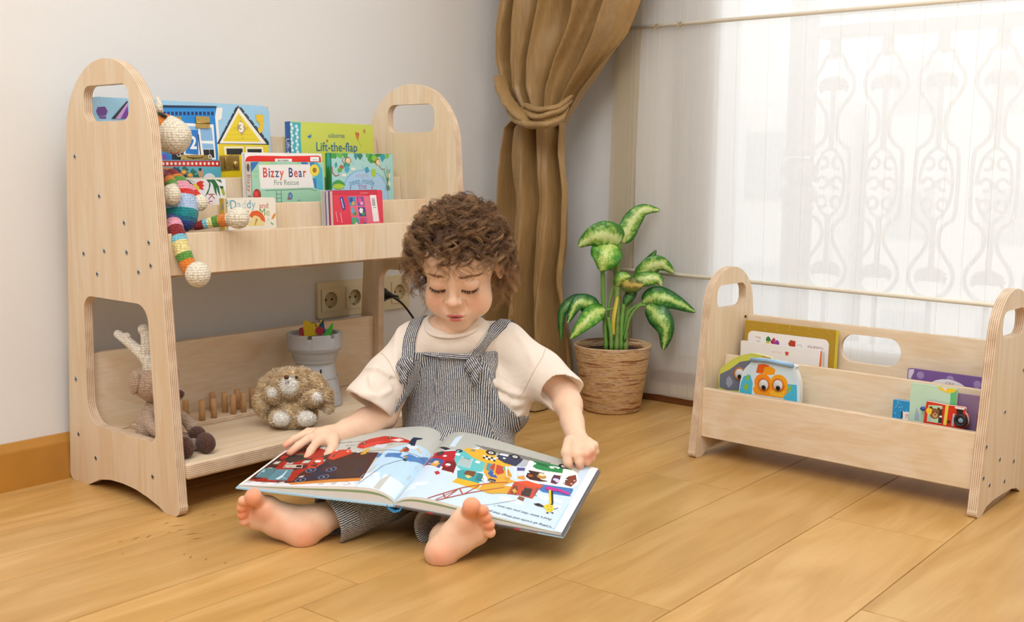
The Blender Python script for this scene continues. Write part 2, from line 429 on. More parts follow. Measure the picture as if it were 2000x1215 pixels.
# ---- walls
wm = mat('e4e3e1', .85, .012, 3, .15, 500, name='wall_paint')
def struct(name, mb, m, parent=None, **k):
    o = mb.build(name, m, parent, **k)
    if not parent: tag(o, kind='structure')
    return o
w = MB(); w.box((-2.72, YW, -.02), (XW + .2, YW + .12, 2.4)); struct('wall_left', w, wm)
w = MB(); w.box((XW, 1.50, .084), (XW + .2, YW + .12, 2.4)); w.box((XW, -2.2, 2.1), (XW + .2, 1.50, 2.4)); w.box((XW, -2.2, 0), (XW + .2, -1.3, 2.1)); w.box((XW, 1.56, 0), (XW + .2, YW, .084)); struct('wall_right', w, wm)
w = MB(); w.box((-2.6, -2.6, 2.4), (XW + .2, YW + .12, 2.5)); struct('ceiling', w, mat('f0eeea', .9))
w = MB(); w.box((-2.72, -2.6, 0), (-2.6, YW, 2.4)); struct('wall_back', w, wm)
w = MB(); w.box((-2.72, -2.72, 0), (XW + .2, -2.6, 2.4)); struct('wall_front', w, wm)
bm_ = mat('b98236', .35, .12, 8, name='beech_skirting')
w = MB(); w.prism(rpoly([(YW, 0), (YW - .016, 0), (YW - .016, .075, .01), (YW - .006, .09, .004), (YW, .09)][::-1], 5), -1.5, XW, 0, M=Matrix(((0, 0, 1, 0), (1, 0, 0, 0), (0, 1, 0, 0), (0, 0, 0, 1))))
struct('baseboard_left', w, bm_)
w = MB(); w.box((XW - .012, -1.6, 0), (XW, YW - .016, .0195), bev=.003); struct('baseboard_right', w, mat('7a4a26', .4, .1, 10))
# threshold, sill and white frame of the balcony window
w = MB(); w.box((XW - .008, -1.3, .0195), (XW + .15, 1.58, .050), bev=.003); struct('trim_1', w, mat('ded2ba', .6))
w = MB(); w.box((XW + .012, -1.3, .05), (XW + .15, 1.56, .084)); struct('trim_2', w, mat('9d7a5c', .6))
fm = mat('d9dadb', .4, name='white_frame')
w = MB()
w.box((XW - .004, -1.3, .084), (XW + .10, 1.50, .20), bev=.004)           # bottom rail
w.box((XW - .004, 1.365, .20), (XW + .10, 1.50, 2.1), bev=.004)          # side stile
w.box((XW - .004, -1.3, 1.98), (XW + .10, 1.365, 2.1), bev=.004)
w.box((XW - .004, -1.3, .20), (XW + .10, -1.2, 1.98), bev=.004)
w.box((XW - .012, 1.40, .130), (XW - .004, 1.478, .142), bev=.002)         # raised bead round the lower panel
w.box((XW - .012, 1.448, .142), (XW - .004, 1.460, 2.0), bev=.002)
w.box((XW - .012, 1.376, .142), (XW - .004, 1.384, 2.0), bev=.002)
win = struct('window_1', w, fm)
gm, t, b = nt('clear_glass'); b.inputs['Base Color'].default_value = (1, 1, 1, 1); b.inputs['Roughness'].default_value = 0; b.inputs['Alpha'].default_value = .08; b.inputs['Specular IOR Level'].default_value = .3
w = MB(); w.box((XW + .045, -1.2, .20), (XW + .051, 1.365, 1.98)); g_ = w.build('window_glass', gm, win)

# ---- sheer blind in front of the window, with two rod pockets
def sheer_mat(name, base, opa, warm):
    m, t, b = nt(name); out = t.nodes['Material Output']
    tc = nd(t, 'ShaderNodeTexCoord'); mp = nd(t, 'ShaderNodeMapping'); mp.inputs['Scale'].default_value = (1, 260, 1.2); lk(t, tc.outputs['Object'], mp.inputs['Vector'])
    n = nd(t, 'ShaderNodeTexNoise', i_Scale=1.0, i_Detail=4.0); lk(t, mp.outputs[0], n.inputs['Vector'])
    mr = nd(t, 'ShaderNodeMapRange'); mr.inputs[1].default_value = .3; mr.inputs[2].default_value = .7; mr.inputs[3].default_value = 1 - opa - .02; mr.inputs[4].default_value = 1 - opa + .02; lk(t, n.outputs['Fac'], mr.inputs[0])
    tr = nd(t, 'ShaderNodeBsdfTransparent'); tl = nd(t, 'ShaderNodeBsdfTranslucent'); df = nd(t, 'ShaderNodeBsdfDiffuse')
    tl.inputs[0].default_value = lin(base); df.inputs[0].default_value = lin(base)
    m1 = nd(t, 'ShaderNodeMixShader'); m1.inputs[0].default_value = .45; lk(t, tl.outputs[0], m1.inputs[1]); lk(t, df.outputs[0], m1.inputs[2])
    m2 = nd(t, 'ShaderNodeMixShader'); lk(t, mr.outputs[0], m2.inputs[0]); lk(t, m1.outputs[0], m2.inputs[1]); lk(t, tr.outputs[0], m2.inputs[2]); lk(t, m2.outputs[0], out.inputs['Surface'])
    return m
SX = 2.425
sb = empty('sheer_blind', 'sheer off-white blind with thin vertical threads covering the bright balcony window', 'blind', (SX, .5, .02))
def sheet(y0, y1, z0, z1, amp, ny, nz, ph, name, m, dx=0, edge=0):
    V = []; F = []
    for j in range(nz + 1):
        z = z0 + (z1 - z0) * j / nz
        for i in range(ny + 1):
            y = y0 + (y1 - y0) * i / ny
            zz = min(abs(z - .355 + .012), abs(z - .969)); a = amp * min(1, .35 + zz * 3)
            y_ = y + (edge * math.sin(z * 3.1 + .6) if i in (0, ny) else 0)
            V.append((dx + a * math.sin(y * 43 + ph + .5 * math.sin(z * 2)) + a * .5 * math.sin(y * 97 + z * 1.3), y_ - .5, z - .02))
    for j in range(nz):
        for i in range(ny): k = j * (ny + 1) + i; F.append((k, k + 1, k + ny + 2, k + ny + 1))
    return mesh(name, V, F, m, sb, sm=True)
shm = sheer_mat('sheer_voile', 'f4f2ee', .69, 0)
sheet(-1.25, 1.655, .022, 2.15, .003, 400, 24, 0, 'fabric', shm, 0, .012)
ip = sheet(-1.2, 1.366, .19, 2.15, .0016, 300, 8, 2.0, 'inner_panel', sheer_mat('inner_net', 'f3f6f8', .50, 0), .018, 0); ip['label'] = 'plain white net panel hanging close to the glass'
o = sheet(1.585, 1.662, .022, 2.15, .004, 14, 24, 1.0, 'side_hem', sheer_mat('gold_hem', 'd6c49c', .5, 0), -.006, .01); o['label'] = 'gold-toned doubled side hem of the blind'
# gold threads drawn through the cloth
th = MB(); rt = random.Random(11)
ys = [1.60, 1.612, 1.566, 1.545, 1.528, 1.468, 1.447, 1.415, 1.40, 1.376, 1.30, 1.22, 1.13, 1.05, .985, .93, .86, .79, .74, .69, .55, .4, .2, 0]
for y in ys:
    q = [(-.006, y - .5 + .006 * math.sin(z * 2.6 + y * 9) + rt.uniform(-.0006, .0006), z) for z in np.linspace(.005, 2.1, 22)]
    th.tube(q, .00024, 4)
th.build('thread', mat('f0e8d4', .5), sb)
for z in (.969, .345):
    r_ = MB(); r_.tube([(-.010, 1.685 - .5, z - .02 + (.003 if z < .5 else 0)), (-.010, .5 - .5, z - .02 - (.014 if z < .5 else -.001)), (-.010, -1.25 - .5, z - .02 - (.04 if z < .5 else 0))], .0052, 12, flat=(1, 1))
    r_.build('rod_pocket', mat('f4eddb', .5), sb)
# bows that tie thread ends at the rods
for y in (1.528, 1.46):
    kn = MB()
    for s_ in (-1, 1): kn.tube([(-.018, y - .5, .949), (-.022, y - .5 + s_ * .006, .955), (-.02, y - .5 + s_ * .004, .940), (-.018, y - .5, .949)], .0012, 5)
    kn.build('thread_knot', mat('cdb991', .6), sb)

# ---- balcony outside: wrought iron railing with palmette panels, corner post, slab, buildings
BX = 3.25
iron = mat('8e8c8a', .6, name='grey_iron')
def BP(u, v): p = PX(u, v, BX); return Vector((p.y, p.z))
rail = empty('balcony_railing', 'ornate grey wrought iron balcony railing with palmette panels behind the sheer blind', 'railing', (BX, .5, 0))
def oriented(mb, name): 
    return mb.build(name, iron, rail)
ztop = BP(1700, 57).y; ybase = 0
tr_ = MB(); tr_.box((-.03, -1.6 - .5, ztop - .02), (.03, BP(1606, 66).x - .5, ztop + .016), bev=.004); tr_.box((-.015, -1.6 - .5, ztop + .05), (.015, BP(1606, 66).x - .5, ztop + .068), bev=.003); oriented(tr_, 'top_rail')
tr_ = MB(); tr_.box((-.02, -1.6 - .5, .02), (.02, BP(1606, 66).x - .5, .05), bev=.004); oriented(tr_, 'bottom_rail')
pA = BP(1721, 160); pB = BP(1829, 160); pitch = pA.x - pB.x
zc1 = BP(1721, 163).y; zc2 = BP(1706, 532).y; zm0 = BP(1715, 290).y; zm1 = BP(1706, 425).y
def panel(y):
    mb = MB(); r = pitch * .40; T = .0065; w_ = pitch * .37; nw = pitch * .12
    def L(pts, rad=T): mb.tube([(0, y - .5 + a, b) for a, b in pts], rad, 6)
    for s_ in (-1, 1):
        pts = [(s_ * .012, ztop)] + [(s_ * .014, zc1 + r * 1.45), (s_ * .03, zc1 + r * 1.25)] + [(s_ * r * math.sin(a), zc1 + r * math.cos(a)) for a in np.linspace(.7, 2.35, 8)] + [(s_ * nw, zc1 - r * 1.35), (s_ * nw, zm0 + r * .55), (s_ * w_ * .7, zm0 + r * .12), (s_ * w_, zm0 - r * .3), (s_ * w_, zm1 + r * .3), (s_ * w_ * .6, zm1 - r * .15), (s_ * nw, zm1 - r * .55), (s_ * nw, zc2 + r * 1.35)] + [(s_ * r * math.sin(a), zc2 + r * math.cos(a)) for a in np.linspace(.8, 3.14, 9)]
        L([(p[0], p[1]) for p in spline([(a, b, 0) for a, b in pts], 3)])
    L([(0, ztop), (0, zc1 + r * 1.2)], .011); L([(0, zc1), (0, zm0)], .009); L([(0, zm1), (0, zc2)], .009); L([(0, zc2 - r), (0, .04)], .009)
    L([(p[0] * w_ * .8, (zm0 + zm1) / 2 + p[1] * (zm0 - zm1) * .5) for p in circ(0, 0, 1, 18)] , .0055)
    for s_ in (-1, 1):
        for k in (-1, 0, 1):
            cz = (zm0 + zm1) / 2 + k * .06
            L([(s_ * (w_ * .38 + w_ * .26 * math.cos(a)), cz + w_ * .26 * math.sin(a) * 1.1) for a in np.linspace(0, 5.2, 12)], .0055)
    mb.ell((0, y - .5, (zm0 + zm1) / 2), (.012, .012, .012), nu=10, nv=6)
    for cz in (zc1, zc2):
        for k in range(11):
            a = PI * (k / 10) * 1.25 - .4
            L([(0, cz - .01), (.6 * r * math.cos(a), cz + .42 * r * math.sin(a)), (.72 * r * math.cos(a), cz + .5 * r * math.sin(a) - .008)], .006)
    oriented(mb, 'palmette_panel')
y = BP(1629, 160).x
for k in range(11): panel(y - k * pitch)
post = empty('balcony_post', 'thick grey iron corner post with turned balls beside the railing', 'post', (BX, BP(1562, 300).x, 0))
pb = MB(); pw = abs(BP(1535, 300).x - BP(1590, 300).x) / 2
zt = BP(1562, 0).y
pb.lathe([(pw, 0), (pw, BP(1562, 410).y), (pw * 1.15, BP(1562, 405).y), (pw * .9, BP(1562, 398).y)], 20)
pb.lathe([(pw * .9, BP(1562, 305).y), (pw * 1.15, BP(1562, 300).y), (pw * .95, BP(1562, 294).y), (pw * .95, zt + .5)], 20)
for v_ in (333, 380): pb.ell((0, 0, BP(1562, v_).y), (pw * 1.3, pw * 1.3, pw * .85))
pb.build('post_shaft', iron, post)
w = MB(); w.box((XW + .2, -3, -.12), (BX + .15, 3.0, .0)); o = w.build('balcony_slab', mat('cfcdc9', .8)); tag(o, kind='structure')
def facade(name, label, x, y0, y1, z0, z1, nw, nh, col, wy, wz, winc):
    f_ = empty(name, label, 'building', (x, (y0 + y1) / 2, z0)); mb = MB(); mb.box((0, -(y1 - y0) / 2, 0), (4, (y1 - y0) / 2, z1 - z0)); mb.build('facade_wall', mat(col, .9), f_)
    for i in range(nw):
        for j in range(nh):
            q = MB(); cy_ = -(y1 - y0) / 2 + (i + .5) * (y1 - y0) / nw; cz_ = (j + .5) * (z1 - z0) / nh
            q.box((-.03, cy_ - wy / 2, cz_ - wz / 2), (.02, cy_ + wy / 2, cz_ + wz / 2)); q.build('building_window', mat(winc, .3), f_)
facade('apartment_building', 'pale block of flats with rows of small windows across the street', 13, -1.5, 5.2, -8, 5.2, 6, 9, 'f2f2f2', .55, .6, 'b4bac2')
facade('house', 'low pale building with few windows across the street, left of the flats', 12, 5.4, 9.0, -8, 1.4, 3, 6, 'e9ecef', .6, .8, 'aab4be')

# ---- light
wd = bpy.data.worlds.new('sky'); scn.world = wd; wd.use_nodes = True
bg = wd.node_tree.nodes['Background']; bg.inputs[0].default_value = (1.0, .992, .985, 1); bg.inputs[1].default_value = 1.24
def area(name, loc, to, size, power, col, sy=None):
    l = bpy.data.lights.new(name, 'AREA'); l.shape = 'RECTANGLE'; l.size = size; l.size_y = sy or size; l.energy = power; l.color = col
    o = bpy.data.objects.new(name, l); COL.objects.link(o); o.location = loc
    o.rotation_euler = (Vector(to) - Vector(loc)).to_track_quat('-Z', 'Y').to_euler(); return o
area('window_daylight', (4.6, .4, 3.7), (2.2, .4, .5), 2.4, 150, (.90, .96, 1.0), 2.2)
area('ceiling_light', (.75, .55, 2.36), (.85, .65, 0), 2.0, 38, (.985, .992, 1))
area('room_softbox', (-.45, .35, 2.2), (1.6, 1.5, .3), 1.2, 31, (.99, .992, 1))
area('room_fill_light', (-.2, -2.0, 1.9), (1.6, 1.4, .3), 1.4, 13, (.97, .98, 1.0))  # added fill lamp, out of view; this wall has no window
vs = scn.view_settings; vs.view_transform = 'Standard'; vs.look = 'None'; vs.gamma = 1; vs.exposure = .10; vs.use_curve_mapping = False
# ------------------------------------------------------------ birch plywood
def ply_mat(axis, name, dense=0.0):
    """axis = index of the local thickness axis; grain runs up the board"""
    m, t, b = nt(name); tc = nd(t, 'ShaderNodeTexCoord'); sp = nd(t, 'ShaderNodeSeparateXYZ'); lk(t, tc.outputs['Object'], sp.inputs[0])
    mp = nd(t, 'ShaderNodeMapping'); sc = {0: (9, 9, .9), 1: (9, 9, .9), 2: (.9, 9, 9)}[axis]
    if dense: sc = (2.2, 3, 5)
    mp.inputs['Scale'].default_value = sc; lk(t, tc.outputs['Object'], mp.inputs['Vector'])
    n = nd(t, 'ShaderNodeTexNoise', i_Scale=1.6, i_Detail=5.0, i_Distortion=1.2); lk(t, mp.outputs[0], n.inputs['Vector'])
    wv = nd(t, 'ShaderNodeMath', operation='MULTIPLY'); wv.inputs[1].default_value = 26; lk(t, n.outputs['Fac'], wv.inputs[0])
    sn = nd(t, 'ShaderNodeMath', operation='SINE'); lk(t, wv.outputs[0], sn.inputs[0])
    mr = nd(t, 'ShaderNodeMapRange'); mr.inputs[1].default_value = -1; mr.inputs[2].default_value = 1; mr.inputs[3].default_value = 0; mr.inputs[4].default_value = 1; lk(t, sn.outputs[0], mr.inputs[0])
    fine = nd(t, 'ShaderNodeTexNoise', i_Scale=1.0, i_Detail=3.0); mp2 = nd(t, 'ShaderNodeMapping'); mp2.inputs['Scale'].default_value = tuple(x * 38 if x > 2.5 else x * 10 for x in sc); lk(t, tc.outputs['Object'], mp2.inputs['Vector']); lk(t, mp2.outputs[0], fine.inputs['Vector'])
    ad = nd(t, 'ShaderNodeMath', operation='MULTIPLY_ADD'); ad.inputs[1].default_value = .38; lk(t, mr.outputs[0], ad.inputs[0]); lk(t, fine.outputs['Fac'], ad.inputs[2])
    face = nd(t, 'ShaderNodeValToRGB'); e = face.color_ramp.elements; e[0].position = .3; e[0].color = lin('ecdbc2'); e[1].position = 1.0; e[1].color = lin('e2c8a4'); lk(t, ad.outputs[0], face.inputs[0])
    # plies on the cut edge
    ax = ['X', 'Y', 'Z'][axis]
    k = nd(t, 'ShaderNodeMath', operation='MULTIPLY'); k.inputs[1].default_value = 2 * PI / .0036; lk(t, sp.outputs[ax], k.inputs[0])
    s2 = nd(t, 'ShaderNodeMath', operation='SINE'); lk(t, k.outputs[0], s2.inputs[0])
    n4 = nd(t, 'ShaderNodeTexNoise', i_Scale=35.0); lk(t, tc.outputs['Object'], n4.inputs['Vector'])
    a2 = nd(t, 'ShaderNodeMath', operation='MULTIPLY_ADD'); a2.inputs[1].default_value = .35; lk(t, s2.outputs[0], a2.inputs[0]); lk(t, n4.outputs['Fac'], a2.inputs[2])
    edge = nd(t, 'ShaderNodeValToRGB'); e = edge.color_ramp.elements; e[0].position = .2; e[0].color = lin('b7967a'); e[1].position = .6; e[1].color = lin('e6d0b4'); lk(t, a2.outputs[0], edge.inputs[0])
    ge = nd(t, 'ShaderNodeTexCoord'); s3 = nd(t, 'ShaderNodeSeparateXYZ'); lk(t, ge.outputs['Normal'], s3.inputs[0])
    ab = nd(t, 'ShaderNodeMath', operation='ABSOLUTE'); lk(t, s3.outputs[ax], ab.inputs[0])
    gt = nd(t, 'ShaderNodeMath', operation='LESS_THAN'); gt.inputs[1].default_value = .6; lk(t, ab.outputs[0], gt.inputs[0])
    mx = nd(t, 'ShaderNodeMixRGB'); lk(t, gt.outputs[0], mx.inputs[0]); lk(t, face.outputs[0], mx.inputs[1]); lk(t, edge.outputs[0], mx.inputs[2])
    lk(t, mx.outputs[0], b.inputs['Base Color']); b.inputs['Roughness'].default_value = .5; b.inputs['Specular IOR Level'].default_value = .3
    return m
PLX = ply_mat(0, 'birch_ply_side'); PLY = ply_mat(1, 'birch_ply_board'); PLYB = ply_mat(1, 'birch_ply_wavy', 1); PLZ = ply_mat(2, 'birch_ply_shelf', 0)
steel = mat('b9bec4', .3, metal=.8, name='zinc'); hole = mat('2b2622', .6)
MYZ = Matrix(((0, 0, 1, 0), (1, 0, 0, 0), (0, 1, 0, 0), (0, 0, 0, 1)))      # (y, z, x) prism -> x is thickness
def edge_bevel(o, wdt=.0022, seg=3):
    md = o.modifiers.new('bevel', 'BEVEL'); md.width = wdt; md.segments = seg; md.limit_method = 'ANGLE'; md.angle_limit = math.radians(60); md.harden_normals = False
def screw(parent, x, y, z, sx):
    """countersunk cross-head set in the outer face, axis x"""
    s = MB(); Rm = Matrix.Translation((x, y, z)) @ Matrix.Rotation(PI / 2 * sx, 4, 'Y')
    s.lathe([(.0048, -.0004), (.0050, .0005), (.0034, .0009), (.0022, .0003), (0, .0002)], 14, 0, M=Rm)
    s.box((-.0022, -.0006, .0004), (.0022, .0006, .0011), 1, M=Rm); s.box((-.0006, -.0022, .0004), (.0006, .0022, .0011), 1, M=Rm)
    s.build('screw', [steel, hole], parent)

# ------------------------------------------------------------ tall two-level bookshelf
LX, LY, LYAW, LL = 1.0711, 1.8255, -.0175, .7647
LR, LH = .14374, .8
lu = empty('bookshelf', 'tall birch plywood toddler bookshelf with arched end panels against the left wall', 'bookshelf', (LX, LY, 0), LYAW)
def hf(z): return LR + .07595 * (LH - LR - z)
def hb(z): return LR + .08245 * (LH - LR - z)
out = [(-hf(0), 0, .016), (-.135, 0, .02), (-.117, .008, .02), (-.083, .017, .03), (-.042, .0245, .05), (.0, .027, .05), (.045, .0255, .05), (.085, .0185, .03), (.105, .010, .02), (.128, .0, .02), (hb(0), 0, .014), (hb(LH - LR), LH - LR)]
arc = [(LR * math.cos(a), LH - LR + LR * math.sin(a)) for a in np.linspace(.05, PI - .05, 40)]
side = rpoly(out, 5) + arc + [(-hf(LH - LR), LH - LR)]
slot = rrect(-.078, .691, .075, .7545, .022, 8)
wind = rpoly([(.119, .124, .045), (.1115, .3715, .03), (-.108, .3715, .035), (-.1185, .124, .02)], 8)
for x0, x1, sx in ((0, .018, -1), (LL - .018, LL, 1)):
    mb = MB(); mb.prism(side, x0, x1, 0, M=MYZ, holes=[slot, wind]); o = mb.build('side_panel', PLX, lu); edge_bevel(o)
    for y, z in ((.115, .629), (.035, .558), (-.045, .513), (-.122, .482), (.101, .45), (.027, .459), (-.049, .461), (.056, .415), (-.085, .428), (-.125, .442), (.155, .205), (.156, .096), (.095, .059), (-.102, .06)):
        screw(o, x0 if sx < 0 else x1, y, z, sx)
A, B = .0181, LL - .0181
def board(name, y0, y1, z0, z1, th, m=PLY, parent=lu, a=A, b=B, skew=0):
    mb = MB(); mb.box((a, y0, z0), (b, y0 + th, z1), 0, bev=.0015)
    if skew:   # lean: top moves by skew
        mb.v = [(p[0], p[1] + skew * (p[2] - z0) / (z1 - z0), p[2]) for p in mb.v]
    return mb.build(name, m, parent)
board('front_rail', -.150, 0, .424, .4975, .018)
board('divider', -.052, 0, .431, .5415, .012, skew=.004)
board('divider', .026, 0, .431, .5905, .012, skew=.008)
board('back_board', .100, 0, .431, .6765, .012, skew=.014)
mb = MB(); mb.box((A, -.1319, .419), (B, .112, .431), bev=.001); mb.build('shelf_floor', PLZ, lu)
mb = MB(); mb.box((A, -.1835, .064), (B, .152, .094), bev=.0)
o = mb.build('bottom_shelf', PLZ, lu); edge_bevel(o, .006, 4)
board('lower_back_board', .135, 0, .0945, .255, .015, PLYB, skew=-.004)

# ------------------------------------------------------------ low bookshelf
RX, RY, RYAW, RL = 2.1351, 1.1611, -.05356, .61436
ru = empty('bookshelf', 'low birch plywood toddler bookshelf with arched end panels in front of the window', 'bookshelf', (RX, RY, 0), -PI / 2 + RYAW)
# its local x runs along the unit, y towards the window
RR, RH = .08905, .40414
def h2(z): return RR + .15427 * (RH - RR - z)
out2 = [(-h2(0), 0, .014), (-.103, 0, .015), (-.082, .012, .02), (-.05, .0165, .04), (.0, .0175, .05), (.05, .0165, .04), (.08, .012, .02), (.102, 0, .015), (h2(0), 0, .014), (h2(RH - RR), RH - RR)]
arc2 = [(RR * math.cos(a), RH - RR + RR * math.sin(a)) for a in np.linspace(.06, PI - .06, 32)]
side2 = rpoly(out2, 5) + arc2 + [(-h2(RH - RR), RH - RR)]
slot2 = rrect(-.061, .316, .056, .367, .02, 8)
for x0, x1, sx in ((0, .018, -1), (RL - .018, RL, 1)):
    mb = MB(); mb.prism(side2, x0, x1, 0, M=MYZ, holes=[slot2]); o = mb.build('side_panel', PLX, ru); edge_bevel(o)
    for y, z in ((-.019, .178), (-.104, .128), (-.028, .09), (.051, .071), (-.108, .071), (-.074, .051), (.006, .041), (.069, .245)): screw(o, x0 if sx < 0 else x1, y, z, sx)
A2, B2 = .0181, RL - .0181
board('front_rail', -.108, 0, .045, .151, .015, PLYB, ru, A2, B2)
board('divider', -.031, 0, .060, .213, .012, PLYB, ru, A2, B2, skew=.010)
mb = MB(); mb.prism(rrect(A2, .060, B2, .293, .003, 3), 0, .012, 0, M=Matrix(((1, 0, 0, 0), (0, 0, 1, .056), (0, 1, 0, 0), (0, 0, 0, 1))), holes=[rrect(.245, .217, .376, .2755, .028, 8)])
mb.v = [(p[0], p[1] + .012 * (p[2] - .06) / .233, p[2]) for p in mb.v]
o = mb.build('back_board', PLYB, ru); edge_bevel(o, .0015, 2)
mb = MB(); mb.box((A2, -.0929, .048), (B2, .072, .060), bev=.001); mb.build('shelf_floor', PLZ, ru)
for x, y, z in ((A2 + .0006, .063, .2935), (B2 - .0006, .066, .262)):
    mb = MB(); mb.ell((x, y - .006, z - .004), (.003, .003, .003), nu=8, nv=6); mb.build('dowel_hole', hole, ru)
# ------------------------------------------------------------ books standing in the shelves
MLU = Matrix.Translation((LX, LY, 0)) @ Matrix.Rotation(LYAW, 4, 'Z')
MRU = Matrix.Translation((RX, RY, 0)) @ Matrix.Rotation(-PI / 2 + RYAW, 4, 'Z')
def onplane(Mx, u, v, y):
    """measured spot on an upright cover at depth y in the bookshelf frame -> (x, z)"""
    Mi = Mx.inverted(); o = Mi @ CC; d = Mi.to_3x3() @ (CF + CR * ((u - CX) / FPX) - CU * ((v - CY) / FPX)); q = o + d * ((y - o.y) / d.y); return q.x, q.z
def book(Mx, name, label, x0, x1, z0, z1, yv, th, cov, lean=.03, group=None, cat='book', r=.002, spine=None, pages='e9e5dc', outline=None, hard=True, rot=0):
    """front cover faces -y; yv is the depth of the cover at mid height"""
    H_ = z1 - z0; y0 = yv - lean * H_ * .5
    rt = empty(name, label, cat, group=group, mw=Mx @ Matrix.Translation((x0, y0, z0)) @ Matrix.Rotation(-lean, 4, 'X') @ Matrix.Rotation(rot, 4, 'Y'))
    w = x1 - x0; XZ = Matrix(((1, 0, 0, 0), (0, 0, 1, 0), (0, 1, 0, 0), (0, 0, 0, 1)))
    ol = outline or rpoly([(0, 0, r), (w, 0, r), (w, H_, r), (0, H_, r)], 4)
    c = .0018 if hard else .0012; ms = mat(cov, .35)
    mb = MB(); mb.prism(ol, 0, c, 0, M=XZ); mb.prism(ol, th - c, th, 0, M=XZ)
    if spine is not None and not outline: mb.box((0, 0, 0), (c, th, H_), 1)
    mb.build('cover', [ms, mat(spine or cov, .35)], rt)
    mb = MB(); ins = .0012
    if outline:
        cx_ = sum(p[0] for p in ol) / len(ol); cz_ = sum(p[1] for p in ol) / len(ol); f = .985
        mb.prism([(cx_ + (p[0] - cx_) * f, cz_ + (p[1] - cz_) * f) for p in ol], c, th - c, 0, M=XZ)
    else: mb.box((c if spine is not None else ins, c, ins), (w - ins, th - c, H_ - ins))
    mb.build('pages', mat(pages, .7), rt)
    def m_(u, v): x, z = onplane(Mx, u, v, yv); return (x - x0, z - z0)
    return rt, m_, w, H_
def fr(x, y, h): return (x, -h, y)
CLIP = True
def sd_(th): return lambda x, y, h: (-h, th - x, y)       # artwork on the left edge: x runs to the front
def P_m(m, *pts): return [m(u, v) for u, v in pts]

# activity board with little doors
rt, m, w, H_ = book(MLU, 'activity_board', 'wide light blue latch board with a blue house 2 and a yellow house 3', .0215, .423, .4315, .7385, .0885, .0095, '9fcfec', .02, cat='toy', r=.016, pages='d9b98c')
a = Art()
a.poly(P_m(m, (310, 207), (424, 209), (426, 300), (424, 345), (310, 345)), '1b86d6'); a.poly(P_m(m, (310, 205), (425, 207), (424, 211), (310, 210)), '1c2c4c'); a.poly(P_m(m, (310, 212), (424, 214), (422, 226), (310, 225)), '2a8fd8')
for k in range(13): u = 320 + 7.8 * k; a.poly(P_m(m, (u, 218), (u + 5, 218), (u + 5, 225), (u, 225)), '16306a')
a.poly(P_m(m, (358, 240), (418, 243), (422, 312), (360, 312)), 'f2f5f6'); a.poly(P_m(m, (363, 247), (388, 248), (388, 302), (363, 300)), '1779cc'); a.poly(P_m(m, (363, 246), (387, 247), (388, 254), (363, 253)), '8ec0ea')
a.poly(P_m(m, (391, 248), (414, 249), (417, 275), (394, 275)), '8fbce6'); a.poly(P_m(m, (395, 280), (417, 281), (418, 291), (396, 291)), '8fbce6'); a.poly(P_m(m, (397, 292), (418, 292), (419, 308), (399, 308)), '1d1d20'); a.poly(P_m(m, (387, 262), (389, 262), (393, 302), (391, 302)), '1d1d20'); a.poly(P_m(m, (336, 300), (357, 295), (359, 314), (336, 314)), '1d1d20')
for k in range(8): u = 392 + 3 * k; a.line(P_m(m, (u, 249), (u + 1.5, 274)), .0005, '6fa4d6')
x, y = m(378, 280); a.text('2', x, y, .034, 'f4f6f7', bold=.0012, cond=.9)
a.poly(P_m(m, (424, 211), (436, 210), (434, 232), (427, 236), (432, 312), (427, 312), (421, 228)), 'f3f0ea')
# yellow gabled house
a.poly(P_m(m, (427, 280), (525, 282), (526, 348), (428, 347)), 'ecd21c'); a.poly(P_m(m, (466, 206), (527, 283), (424, 281)), '22303c'); a.poly(P_m(m, (467, 210), (521, 281), (429, 280)), 'f3efe6'); a.poly(P_m(m, (467, 220), (510, 277), (436, 276)), 'edd424')
for k in range(4): v = 245 + 9 * k; a.line(P_m(m, (459 - 8 * k, v), (477 + 8 * k, v)), .0006, 'cdb41c')
for k in range(6):
    u = 464 - 6.4 * k; v = 210 + 12 * k; a.poly(P_m(m, (u, v), (u - 5, v + 10), (u - 6.5, v + 8.5), (u - 2, v - 1)), '22303c'); u = 470 + 9.4 * k; a.poly(P_m(m, (u, v), (u + 8, v + 10), (u + 9.2, v + 8.5), (u + 2, v - 1)), '22303c')
a.poly(P_m(m, (471, 234), (482, 251), (473, 265), (462, 250)), 'b9a06a'); x, y = m(472, 249.5); a.text('3', x, y, .026, 'f6f2ec', bold=.0012)
for u, v in ((470, 229), (484, 250), (458, 250), (474, 270)): x, y = m(u, v); a.circle(x, y, .001, '6a5a2a')
a.poly(P_m(m, (434, 284), (516, 285), (516, 300), (520, 347), (436, 346)), 'e8c91a'); a.poly(P_m(m, (437, 286), (476, 286), (476, 302), (439, 302)), 'f5f0c8'); a.poly(P_m(m, (480, 286), (514, 287), (515, 302), (480, 302)), 'f5f0c8'); a.poly(P_m(m, (442, 290), (474, 290), (474, 302), (443, 302)), '1d1d20'); a.poly(P_m(m, (483, 291), (511, 291), (511, 302), (484, 302)), '1d1d20')
a.poly(P_m(m, (500, 224), (516, 224), (516, 246), (513, 258), (507, 260), (504, 252), (509, 243), (502, 236)), 'e7c631'); a.line(P_m(m, (501, 236), (516, 237)), .0006, 'b9991c')
a.line(P_m(m, (502, 207), (503, 218), (508, 221), (511, 217), (506, 214)), .0008, 'dceef8')
